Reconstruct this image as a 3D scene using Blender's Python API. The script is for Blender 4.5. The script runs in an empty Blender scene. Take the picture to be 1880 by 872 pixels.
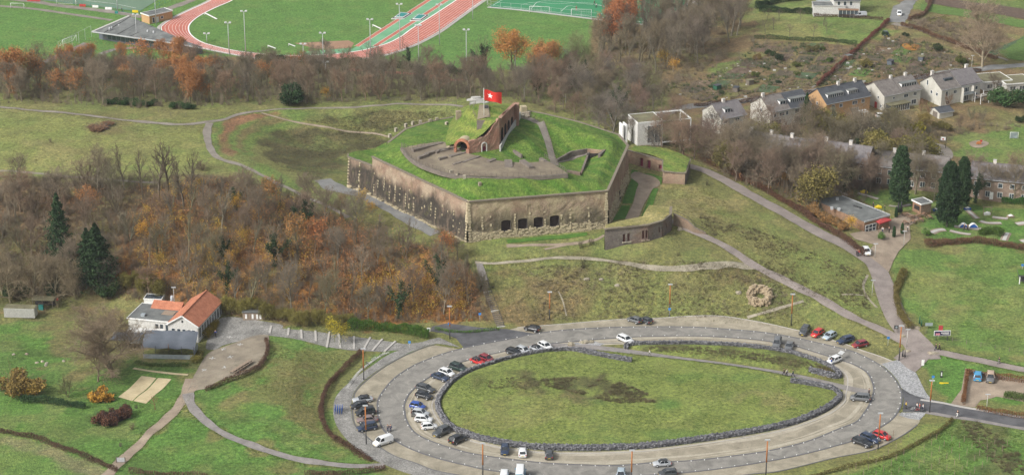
import bpy, math, random
import numpy as np
from math import radians as R, pi, sin, cos, tan
from mathutils import Vector, Matrix
random.seed(7); rng = np.random.default_rng(7)
S = bpy.context.scene
# ------------------------------------------------------------------ camera, light, exposure
CAMH = 205.0; PITCH = R(21.2); FPX = 3900.0; CX, CY = 940.0, 436.0
cd = bpy.data.cameras.new('camera'); cam = bpy.data.objects.new('camera', cd); S.collection.objects.link(cam)
cam.location = (0, 0, CAMH); cam.rotation_euler = (pi/2 - PITCH, 0, 0)
cd.sensor_width = 36; cd.lens = FPX/1880*36; cd.clip_start = 1; cd.clip_end = 30000
S.camera = cam
SUN_EL, SUN_AZ = R(40), R(235)          # azimuth measured clockwise from +Y; light comes from behind, a little left
w = bpy.data.worlds.new('World'); S.world = w; w.use_nodes = True
wn = w.node_tree.nodes; wl = w.node_tree.links
sky = wn.new('ShaderNodeTexSky'); sky.sky_type = 'NISHITA'; sky.sun_disc = False
sky.sun_elevation = SUN_EL; sky.sun_rotation = SUN_AZ; sky.dust_density = 6; sky.air_density = 1.5; sky.altitude = 100
hs = wn.new('ShaderNodeHueSaturation'); hs.inputs['Saturation'].default_value = 0.30
wl.new(sky.outputs[0], hs.inputs['Color']); wl.new(hs.outputs[0], wn['Background'].inputs['Color'])
wn['Background'].inputs['Strength'].default_value = 0.12
sd = bpy.data.lights.new('sun', 'SUN'); sd.energy = 2.0; sd.angle = R(10); sd.color = (1, .985, .96)
sun = bpy.data.objects.new('sun', sd); S.collection.objects.link(sun)
_d = Vector((sin(SUN_AZ)*cos(SUN_EL), cos(SUN_AZ)*cos(SUN_EL), sin(SUN_EL)))
sun.rotation_euler = _d.to_track_quat('Z', 'Y').to_euler(); sun.location = (0, 300, 300)
S.view_settings.view_transform = 'Standard'; S.view_settings.look = 'None'
S.view_settings.exposure = 0.46; S.view_settings.gamma = 1
S.render.engine = 'CYCLES'; S.cycles.max_bounces = 4; S.cycles.diffuse_bounces = 2; S.cycles.glossy_bounces = 2
S.cycles.transparent_max_bounces = 6
# ------------------------------------------------------------------ where a sight line meets the land
def ray(px, py):
 x = (px-CX)/FPX; y = -(py-CY)/FPX
 return np.array([x, cos(PITCH)+y*sin(PITCH), -sin(PITCH)+y*cos(PITCH)])
def U(px, py, z=0.0):
 d = ray(px, py); t = (z-CAMH)/d[2]
 return np.array([d[0]*t, d[1]*t, z])
# land heights: points seen in the picture with their height in metres
TP = """
0,872,0 250,872,0 500,872,0 0,760,0 250,720,0 480,760,.3 0,650,0 250,640,0 400,640,0 540,690,1.6 600,690,1.2 480,620,.5 560,760,1
700,872,0 640,640,0 620,760,0 760,620,0 860,610,0 960,612,0 1100,596,0 1230,592,0 1360,598,0 1480,612,0 1580,650,.2 1650,700,0 1700,760,0 1880,790,0
1200,740,0 1000,700,0 1400,800,0 900,840,0 1600,820,0 1880,872,-1 1700,872,-1 1100,872,0 1400,872,0
1880,700,.3 1760,690,0 1760,650,.5 1880,660,1 1690,650,.4 1690,600,1.2 1880,580,2 1640,560,2.4 1880,500,3 1720,470,3.6 1640,500,4 1600,475,5 1540,440,7
1880,440,4 1700,400,5 1600,420,6 1880,370,4 1480,400,8.5 1400,360,10 1340,325,11 1270,300,12
885,480,9 980,476,9.2 1060,474,9.2 1150,482,9 1230,491,8.6 1300,490,8.2 1380,486,7.4 1440,510,6 1520,560,3 1600,600,1.6
890,592,0 930,598,0 900,540,4.5 1000,540,4.4 1100,535,4.8 1200,540,4.6 1300,545,4 1400,550,3.2 1480,560,2.6
870,440,11 960,445,11 1080,430,11.2 1150,465,9.8 1230,440,10.6 1290,430,10.3 1300,380,11 1250,340,12 1400,440,9 1480,470,7 1560,540,4 1390,400,10
1180,405,11.6 1200,340,12 1170,300,12 860,450,10.6 800,420,10.6 760,410,10.4 700,370,10.6 640,335,10.8 600,330,10.8 560,360,10.8
620,385,11 700,420,10.6 780,450,10.2 850,485,9.2 400,580,0 500,585,0 600,590,0 700,592,0 800,592,0 300,560,0 200,540,0 100,530,0 0,520,0
300,500,5 450,500,5.5 600,500,5.5 750,520,4.6 840,545,4 300,420,10 450,410,10.5 150,470,4.6 0,450,4.6 150,400,8.6 0,380,9 560,430,9
100,330,12 0,320,12 300,330,12.5 200,260,12.5 0,260,12.5 60,200,12 200,205,12 380,240,12.3 390,290,12.2 440,310,12 520,340,11.5
470,210,12 430,250,11 500,235,9.5 560,260,5.4 600,300,6 640,280,5 700,260,5 760,255,5.4 560,215,11.6 700,193,11.8 840,193,11.8 840,225,8 640,225,8.5 780,215,9
480,265,9.5 520,300,9.5 600,320,9.8
300,190,11.5 500,195,11.5 650,185,11.5 800,185,11 950,190,11 1100,230,11 1150,270,11.6 1200,260,11
0,170,9 200,170,8 400,165,7 600,160,7 800,160,7 1000,180,9 1100,180,7 1200,200,7.5 1300,260,9 1350,300,8.5 1400,300,7.5 1500,330,6.5
0,130,1 200,110,0 330,110,0 500,118,0 700,122,0 880,140,.5 1000,130,0 60,60,0 500,50,0 300,0,0 700,30,0 900,60,0 1100,60,0 1000,10,0 1300,10,0
1150,120,1 1250,130,2.5 1300,170,4 1250,80,1.5 1400,150,4.2 1500,120,4.4 1600,80,4.4 1700,30,4 1500,20,3 1880,20,4 1880,100,4.6 1700,110,4.8
1300,210,6.5 1400,220,6 1500,210,5.6 1600,190,5.4 1700,170,5.2 1820,170,5 1450,260,6.2 1600,240,4.8 1750,230,4.2 1880,220,4.2 1700,290,4.2 1850,300,4 1600,330,5 1700,340,4.8 1880,340,4 1550,370,5.8
"""
tp = np.array([[float(v) for v in t.split(',')] for t in TP.split()])
TW = np.array([U(*r) for r in tp])
def rbf_solve(P, z):
 d = np.linalg.norm(P[:, None]-P[None], axis=2); n = len(P)
 A = np.zeros((n+1, n+1)); A[:n, :n] = d - np.eye(n)*0.8; A[:n, n] = 1; A[n, :n] = 1
 return np.linalg.solve(A, np.append(z, 0))
def rbf_eval(P, c, X, Y):
 q = np.stack([X.ravel(), Y.ravel()], 1); out = np.empty(len(q))
 for i in range(0, len(q), 40000):
  d = np.linalg.norm(q[i:i+40000, None]-P[None], axis=2); out[i:i+40000] = d@c[:-1]+c[-1]
 return out.reshape(X.shape)
X0, X1, Y0, Y1, GS = -226.0, 226.0, 350.0, 826.0, 2.0
_c = rbf_solve(TW[:, :2], TW[:, 2])
gx = np.arange(X0, X1+.1, GS); gy = np.arange(Y0, Y1+.1, GS)
GX, GY = np.meshgrid(gx, gy)
HZ = rbf_eval(TW[:, :2], _c, GX, GY)
def blur(A, n=1):
 for _ in range(n):
  B = np.pad(A, 1, mode='edge')
  A = (B[1:-1, :-2]+2*B[1:-1, 1:-1]+B[1:-1, 2:])/4; B = np.pad(A, 1, mode='edge')
  A = (B[:-2, 1:-1]+2*B[1:-1, 1:-1]+B[2:, 1:-1])/4
 return A
HZ = blur(HZ, 5)
def inpoly(P, X, Y):
 P = np.asarray(P)[:, :2]; r = np.zeros(X.shape, bool); n = len(P)
 for i in range(n):
  x1, y1 = P[i]; x2, y2 = P[(i+1) % n]
  if y1 == y2: continue
  c = ((y1 > Y) != (y2 > Y)) & (X < (x2-x1)*(Y-y1)/(y2-y1)+x1); r ^= c
 return r
def sdist(P, X, Y, closed=True):
 "signed distance to a polygon, negative inside (or distance to an open line)"
 P = np.asarray(P)[:, :2]; D = np.full(X.shape, 1e9); n = len(P)
 for i in range(n if closed else n-1):
  a = P[i]; b = P[(i+1) % n]; ab = b-a; L = (ab**2).sum()+1e-9
  t = np.clip(((X-a[0])*ab[0]+(Y-a[1])*ab[1])/L, 0, 1)
  D = np.minimum(D, np.hypot(X-a[0]-t*ab[0], Y-a[1]-t*ab[1]))
 return np.where(inpoly(P, X, Y), -D, D) if closed else D
def sstep(a, b, x):
 t = np.clip((x-a)/(b-a), 0, 1); return t*t*(3-2*t)
def PX(s): return [tuple(float(v) for v in t.split(',')) for t in s.split()]
def spl(P, closed=False, step=1.0):
 "Catmull-Rom through points, resampled to about step metres"
 P = [np.asarray(p, float) for p in P]; n = len(P); out = []
 rngi = range(n) if closed else range(n-1)
 for i in rngi:
  p0 = P[(i-1) % n] if closed or i > 0 else 2*P[0]-P[1]
  p1 = P[i]; p2 = P[(i+1) % n]; p3 = P[(i+2) % n] if closed or i+2 < n else 2*P[-1]-P[-2]
  k = max(2, int(np.linalg.norm(p2-p1)/(step*.5)))
  for j in range(k):
   t = j/k; out.append(.5*((2*p1)+(-p0+p2)*t+(2*p0-5*p1+4*p2-p3)*t*t+(-p0+3*p1-3*p2+p3)*t**3))
 if not closed: out.append(P[-1])
 out = np.array(out)
 if closed: out = np.vstack([out, out[:1]])
 L = np.r_[0, np.cumsum(np.linalg.norm(np.diff(out[:, :2], axis=0), axis=1))]
 m = max(2, int(round(L[-1]/step))+1); q = np.linspace(0, L[-1], m)
 r = np.stack([np.interp(q, L, out[:, k]) for k in range(out.shape[1])], 1)
 return r[:-1] if closed else r
# flat places
FLATS = [("600,640 560,760 640,872 1000,900 1500,900 1700,800 1720,740 1640,650 1560,630 1450,607 1200,586 1000,592 880,608 760,600", 0.0, 5),
         ("-60,110 -60,-40 1100,-40 1130,60 1000,112 850,122 700,112 420,105 200,105", 0.0, 10)]
for s, z, fe in FLATS:
 P = [U(a, b, z) for a, b in PX(s)]; d = sdist(P, GX, GY); k = sstep(0, fe, d); HZ = HZ*k+z*(1-k)
def Hs(X, Y):
 "height of the land, bilinear"
 X = np.asarray(X, float); Y = np.asarray(Y, float)
 u = np.clip((X-X0)/GS, 0, len(gx)-1.001); v = np.clip((Y-Y0)/GS, 0, len(gy)-1.001)
 i = u.astype(int); j = v.astype(int); u = u-i; v = v-j
 return (HZ[j, i]*(1-u)*(1-v)+HZ[j, i+1]*u*(1-v)+HZ[j+1, i]*(1-u)*v+HZ[j+1, i+1]*u*v)
def at(px, py, lift=0.0, hf=None):
 "point of the land seen at a picture position"
 hf = hf or Hs; d = ray(px, py); t0 = (40-CAMH)/d[2]; t1 = (-3-CAMH)/d[2]
 ts = np.linspace(t0, t1, 200); f = CAMH+d[2]*ts-hf(d[0]*ts, d[1]*ts)-lift
 k = np.argmax(f < 0) or len(ts)-1; a, b = ts[k-1], ts[k]
 for _ in range(22):
  m = (a+b)/2
  if CAMH+d[2]*m-hf(np.array([d[0]*m]), np.array([d[1]*m]))[0]-lift > 0: a = m
  else: b = m
 return np.array([d[0]*b, d[1]*b, CAMH+d[2]*b])
def A(s): return [at(a, b) for a, b in PX(s)]
def heading(px, py, dx, dy):
 "ground direction of an image direction at that place"
 a = at(px, py); b = U(px+dx*.2, py+dy*.2, a[2]); return math.atan2(b[1]-a[1], b[0]-a[0])
# ------------------------------------------------------------------ objects
COL = S.collection
def tag(o, label=None, cat=None, group=None, kind=None):
 if label: o['label'] = label
 if cat: o['category'] = cat
 if group: o['group'] = group
 if kind: o['kind'] = kind
 return o
def empty(name, loc, rz=0.0, label=None, cat=None, group=None):
 o = bpy.data.objects.new(name, None); COL.objects.link(o); o.empty_display_size = .5
 o.location = tuple(float(v) for v in loc); o.rotation_euler = (0, 0, rz); return tag(o, label, cat, group)
def link(name, me, parent=None, loc=(0, 0, 0), rz=0.0, color=None):
 o = bpy.data.objects.new(name, me); COL.objects.link(o)
 if parent: o.parent = parent
 o.location = tuple(float(v) for v in loc); o.rotation_euler = (0, 0, rz) if not isinstance(rz, tuple) else rz
 if color: o.color = (*color[:3], 1)
 return o
def npmesh(name, V, F, mat, smooth=False, cols=None):
 "mesh from numpy verts and equal-size faces (or a list of such arrays)"
 me = bpy.data.meshes.new(name); V = np.asarray(V, np.float32)
 Fs = F if isinstance(F, list) else [F]; Fs = [np.asarray(f, np.int32) for f in Fs if len(f)]
 me.vertices.add(len(V)); me.vertices.foreach_set('co', V.ravel())
 nl = sum(f.size for f in Fs); nf = sum(len(f) for f in Fs)
 me.loops.add(nl); me.loops.foreach_set('vertex_index', np.concatenate([f.ravel() for f in Fs]))
 me.polygons.add(nf); tot = np.concatenate([np.full(len(f), f.shape[1]) for f in Fs])
 me.polygons.foreach_set('loop_start', np.r_[0, np.cumsum(tot)[:-1]].astype(np.int32))
 if smooth: me.polygons.foreach_set('use_smooth', np.ones(nf, bool))
 if cols is not None:
  a = me.color_attributes.new('col', 'FLOAT_COLOR', 'POINT'); c = np.ones((len(V), 4), np.float32); c[:, :cols.shape[1]] = cols
  a.data.foreach_set('color', c.ravel())
 me.update(calc_edges=True); me.validate()
 for m in (mat if isinstance(mat, (list, tuple)) else [mat]): me.materials.append(m)
 return me
class MB:
 def __init__(s): s.v = []; s.f = []; s.mi = []; s.sm = []
 def add(s, vs, fs, mi=0, sm=False):
  n = len(s.v); s.v += [tuple(map(float, v)) for v in vs]; s.f += [tuple(i+n for i in f) for f in fs]
  s.mi += [mi]*len(fs); s.sm += [sm]*len(fs); return s
 def box(s, x0, x1, y0, y1, z0, z1, mi=0):
  return s.add([(x0, y0, z0), (x1, y0, z0), (x1, y1, z0), (x0, y1, z0), (x0, y0, z1), (x1, y0, z1), (x1, y1, z1), (x0, y1, z1)],
                     [(0, 3, 2, 1), (4, 5, 6, 7), (0, 1, 5, 4), (1, 2, 6, 5), (2, 3, 7, 6), (3, 0, 4, 7)], mi)
 def prism(s, P, z0, z1, mi=0, top=None):
  "polygon (anticlockwise) extruded; z0/z1 numbers or lists; top: other xy for the top ring"
  n = len(P); T = top or P; a = [(p[0], p[1], z0[i] if hasattr(z0, '__len__') else z0) for i, p in enumerate(P)]
  b = [(p[0], p[1], z1[i] if hasattr(z1, '__len__') else z1) for i, p in enumerate(T)]
  return s.add(a+b, [tuple(range(n-1, -1, -1)), tuple(range(n, 2*n))]+[(i, (i+1) % n, n+(i+1) % n, n+i) for i in range(n)], mi)
 def tube(s, p0, p1, r0, r1=None, n=8, cap=True, mi=0, sm=True):
  r1 = r0 if r1 is None else r1; p0 = Vector(p0); p1 = Vector(p1); d = (p1-p0)
  if d.length < 1e-6: return s
  q = d.to_track_quat('Z', 'Y'); vs = []
  for p, r in ((p0, r0), (p1, r1)):
   for i in range(n): vs.append(p+q@Vector((r*cos(2*pi*i/n), r*sin(2*pi*i/n), 0)))
  s.add(vs, [(i, (i+1) % n, n+(i+1) % n, n+i) for i in range(n)], mi, sm)
  if cap: k = len(s.v)-2*n; s.f += [tuple(k+i for i in range(n-1, -1, -1)), tuple(k+n+i for i in range(n))]; s.mi += [mi]*2; s.sm += [False]*2
  return s
 def bar(s, p0, p1, w, h, mi=0):
  "square bar from p0 to p1, w wide sideways, h high"
  p0 = Vector(p0); p1 = Vector(p1); d = (p1-p0).normalized(); u = Vector((0, 0, 1))
  sd_ = d.cross(u); sd_ = Vector((1, 0, 0)) if sd_.length < 1e-4 else sd_.normalized(); u = sd_.cross(d)
  vs = [p+sd_*(a*w/2)+u*(b*h/2) for p in (p0, p1) for a, b in ((-1, -1), (1, -1), (1, 1), (-1, 1))]
  return s.add(vs, [(0, 1, 2, 3), (7, 6, 5, 4), (0, 4, 5, 1), (1, 5, 6, 2), (2, 6, 7, 3), (3, 7, 4, 0)], mi)
 def mesh(s, name, mat, off=(0, 0, 0)):
  me = bpy.data.meshes.new(name); o = off
  me.from_pydata([(v[0]-o[0], v[1]-o[1], v[2]-o[2]) for v in s.v], [], s.f)
  for m in (mat if isinstance(mat, (list, tuple)) else [mat]): me.materials.append(m)
  me.polygons.foreach_set('material_index', s.mi); me.polygons.foreach_set('use_smooth', s.sm); me.update(); return me
 def build(s, name, mat, parent=None, loc=(0, 0, 0), rz=0.0, off=(0, 0, 0), color=None):
  return link(name, s.mesh(name, mat, off), parent, loc, rz, color)
# ------------------------------------------------------------------ materials
MATS = {}
def ramp(nt, pts):
 r = nt.nodes.new('ShaderNodeValToRGB'); e = r.color_ramp.elements
 while len(e) < len(pts): e.new(.5)
 for k, (p, c) in enumerate(pts): e[k].position = p; e[k].color = (*c, 1)
 return r
def mat(name, cols, scale=1.0, detail=6, rough=.9, coord='world', bump=0.0, bscale=None, rnd=0.0, spec=.25, metal=0.0,
  tint=False, attr=False, stretch=None, fine=0.0, fscale=20.0, distort=0.0, coat=0.0, trans=0.0):
 "procedural material: noise-driven colours, optional per-object tint and brightness, fine grain, bump"
 m = bpy.data.materials.new(name); m.use_nodes = True; nt = m.node_tree; N = nt.nodes; L = nt.links; b = N['Principled BSDF']
 b.inputs['Roughness'].default_value = rough; b.inputs['Metallic'].default_value = metal
 b.inputs['Specular IOR Level'].default_value = spec
 if coat: b.inputs['Coat Weight'].default_value = coat
 if coord == 'world': src = N.new('ShaderNodeNewGeometry').outputs['Position']
 else: src = N.new('ShaderNodeTexCoord').outputs['Object']
 if stretch:
  mp = N.new('ShaderNodeMapping'); mp.inputs['Scale'].default_value = stretch; L.new(src, mp.inputs[0]); src = mp.outputs[0]
 nz = N.new('ShaderNodeTexNoise'); nz.inputs['Scale'].default_value = scale; nz.inputs['Detail'].default_value = detail
 nz.inputs['Roughness'].default_value = .62; nz.inputs['Distortion'].default_value = distort; L.new(src, nz.inputs['Vector'])
 if not isinstance(cols[0][0], (int, float)) : cols = [(.3+.4*i/max(1, len(cols)-1), c) for i, c in enumerate(cols)]
 rp = ramp(nt, cols); L.new(nz.outputs['Fac'], rp.inputs[0]); out = rp.outputs[0]
 def mul(a, bsock, isfac=False):
  x = N.new('ShaderNodeMix'); x.data_type = 'RGBA'; x.blend_type = 'MULTIPLY'; x.inputs[0].default_value = 1
  L.new(a, x.inputs[6]); L.new(bsock, x.inputs[7]); return x.outputs[2]
 if attr:
  at_ = N.new('ShaderNodeAttribute'); at_.attribute_name = 'col'; out = mul(out, at_.outputs['Color'])
 if fine:
  n2 = N.new('ShaderNodeTexNoise'); n2.inputs['Scale'].default_value = fscale; n2.inputs['Detail'].default_value = 4
  n2.inputs['Roughness'].default_value = .7; L.new(src, n2.inputs['Vector'])
  mr = N.new('ShaderNodeMapRange'); mr.inputs[1].default_value = .25; mr.inputs[2].default_value = .75
  mr.inputs[3].default_value = 1-fine; mr.inputs[4].default_value = 1+fine; L.new(n2.outputs['Fac'], mr.inputs[0]); out = mul(out, mr.outputs[0])
 if tint or rnd:
  oi = N.new('ShaderNodeObjectInfo')
  if tint: out = mul(out, oi.outputs['Color'])
  if rnd:
   mr = N.new('ShaderNodeMapRange'); mr.inputs[3].default_value = 1-rnd; mr.inputs[4].default_value = 1+rnd
   L.new(oi.outputs['Random'], mr.inputs[0]); out = mul(out, mr.outputs[0])
 L.new(out, b.inputs['Base Color'])
 if bump:
  n3 = N.new('ShaderNodeTexNoise'); n3.inputs['Scale'].default_value = bscale or scale*4; n3.inputs['Detail'].default_value = 5
  L.new(src, n3.inputs['Vector']); bp = N.new('ShaderNodeBump'); bp.inputs['Strength'].default_value = bump
  bp.inputs['Distance'].default_value = .3; L.new(n3.outputs['Fac'], bp.inputs['Height']); L.new(bp.outputs[0], b.inputs['Normal'])
 MATS[name] = m; return m
def flat(name, c, rough=.6, **k): return mat(name, [(.35, tuple(v*.85 for v in c)), (.65, tuple(min(1, v*1.12) for v in c))], k.pop('scale', 3), rough=rough, **k)
# ------------------------------------------------------------------ ground materials
M = MATS
mat('ground', [(.30, (.6, .62, .55)), (.45, (1.0, 1.02, .95)), (.56, (1.25, 1.24, 1.12)), (.70, (1.85, 1.66, 1.3))], 1.1, 9, .95, attr=True, fine=.55, fscale=3.6, bump=1.0, bscale=2.4)
mat('road_brick', [(.34, (.165, .158, .142)), (.5, (.22, .21, .19)), (.66, (.28, .265, .235))], .3, 10, .9, fine=.22, fscale=4, distort=1.0)
mat('asphalt', [(.4, (.075, .075, .08)), (.6, (.115, .115, .12))], .3, 7, .9, fine=.15, fscale=4)
mat('asphalt_old', [(.35, (.20, .17, .155)), (.65, (.29, .25, .225))], .3, 7, .92, fine=.18, fscale=3)
mat('sand', [(.3, (.20, .18, .135)), (.5, (.28, .25, .19)), (.7, (.38, .34, .26))], .3, 10, .95, fine=.2, fscale=3, distort=.6)
mat('sand_light', [(.3, (.44, .36, .22)), (.7, (.58, .49, .31))], .4, 8, .95, fine=.12, fscale=3)
mat('dirt', [(.3, (.21, .165, .125)), (.7, (.35, .285, .215))], .3, 8, .95, fine=.2, fscale=3)
mat('gravel', [(.3, (.17, .15, .125)), (.7, (.28, .25, .215))], .3, 8, .95, fine=.25, fscale=4)
mat('stone_gravel', [(.3, (.14, .14, .138)), (.7, (.25, .25, .24))], .3, 8, .95, fine=.25, fscale=4)
mat('path_grey', [(.35, (.19, .175, .165)), (.65, (.27, .25, .235))], .5, 7, .9, fine=.15, fscale=4)
mat('track_red', [(.35, (.40, .12, .085)), (.65, (.50, .17, .12))], .2, 6, .85, fine=.08, fscale=2)
mat('track_green', [(.35, (.12, .30, .16)), (.65, (.17, .37, .21))], .2, 6, .85, fine=.06, fscale=2)
mat('clay', [(.35, (.26, .16, .10)), (.65, (.34, .21, .14))], .3, 6, .9)
mat('astro', [(.35, (.035, .19, .085)), (.65, (.05, .24, .11))], .1, 6, .9, fine=.08, fscale=2)
mat('astro_grey', [(.35, (.12, .19, .13)), (.65, (.15, .22, .15))], .1, 6, .9, fine=.06, fscale=2)
mat('sand_track', [(.3, (.30, .27, .21)), (.7, (.44, .40, .32))], .4, 8, .95, fine=.2, fscale=3)
mat('terrace_gravel', [(.3, (.17, .145, .115)), (.5, (.24, .205, .155)), (.7, (.30, .26, .20))], .25, 9, .95, fine=.2, fscale=4)
flat('paint_white', (.78, .78, .76), .7); flat('kerb', (.13, .13, .135), .85, fine=.2, fscale=5); flat('kerb_light', (.42, .40, .37), .85)
# cobbles: voronoi setts with dark joints and relief
def cobble_mat(name, c1, c2, joint, sc):
 m = mat(name, [(.3, c1), (.7, c2)], .3, 7, .85, fine=.15, fscale=4); nt = m.node_tree; N = nt.nodes; L = nt.links; b = N['Principled BSDF']
 g = N.new('ShaderNodeNewGeometry'); v = N.new('ShaderNodeTexVoronoi'); v.inputs['Scale'].default_value = sc; L.new(g.outputs['Position'], v.inputs['Vector'])
 ve = N.new('ShaderNodeTexVoronoi'); ve.feature = 'DISTANCE_TO_EDGE'; ve.inputs['Scale'].default_value = sc; L.new(g.outputs['Position'], ve.inputs['Vector'])
 src = b.inputs['Base Color'].links[0].from_socket
 r1 = ramp(nt, [(0, (.72, .72, .72)), (1, (1.35, 1.35, 1.35))]); L.new(v.outputs['Color'], r1.inputs[0])
 r2 = ramp(nt, [(.03, joint), (.12, (1, 1, 1))]); L.new(ve.outputs['Distance'], r2.inputs[0])
 o = src
 for r in (r1, r2):
  x = N.new('ShaderNodeMix'); x.data_type = 'RGBA'; x.blend_type = 'MULTIPLY'; x.inputs[0].default_value = 1; L.new(o, x.inputs[6]); L.new(r.outputs[0], x.inputs[7]); o = x.outputs[2]
 L.new(o, b.inputs['Base Color']); bp = N.new('ShaderNodeBump'); bp.inputs['Strength'].default_value = .6; L.new(r2.outputs[0], bp.inputs['Height']); L.new(bp.outputs[0], b.inputs['Normal'])
cobble_mat('cobble', (.17, .165, .155), (.33, .32, .30), (.6, .6, .57), 3.2)
cobble_mat('cobble_light', (.28, .285, .29), (.40, .40, .40), (.6, .6, .6), 2.2)
# ------------------------------------------------------------------ land relief extras
UP = lambda s, z=0: [U(a, b, z) for a, b in PX(s)]
HZ0 = HZ
# double the grid resolution
gx2 = np.arange(X0, X1+.1, 1.0); gy2 = np.arange(Y0, Y1+.1, 1.0); GX, GY = np.meshgrid(gx2, gy2)
HZ = Hs(GX, GY); GS = 1.0; gx, gy = gx2, gy2
HZ = blur(HZ, 2)
LAWN = spl(UP("803,750 804,737 815,718.5 831,701 859,684 907,667 957,654 1004,646 1043,644 1115,645 1200,654 1343,671 1450,690 1535,712 1541,723 1540,735 1515,755 1468,775 1415,789 1343,801.5 1271,812 1200,821 1136,825 1065,826.5 993,825 939,819 886,809 856,799.6 828,787 812,768"), True)
LENS = spl(UP("1154,633.5 1200,632 1271,631.5 1343,634.5 1400,640 1450,648 1493,661 1522,673 1541,687 1541,695 1500,691 1450,683 1343,664 1230,652 1165,641"), True)
for P, h in ((LAWN, .75), (LENS, .6)):
 d = -sdist(P, GX, GY); HZ = HZ+h*sstep(.2, 1.6, d)+.35*sstep(2, 18, d)
# small uneven ground away from the flat places
nz = rng.normal(size=HZ.shape); nz = blur(nz, 6)*1.6; lo = blur(rng.normal(size=HZ.shape), 40)*7
keep = np.ones(HZ.shape)
for s, z, fe in FLATS: keep *= sstep(0, 12, sdist([U(a, b, z) for a, b in PX(s)], GX, GY))
HZ = HZ+(nz*.35+lo*.35)*keep
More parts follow.
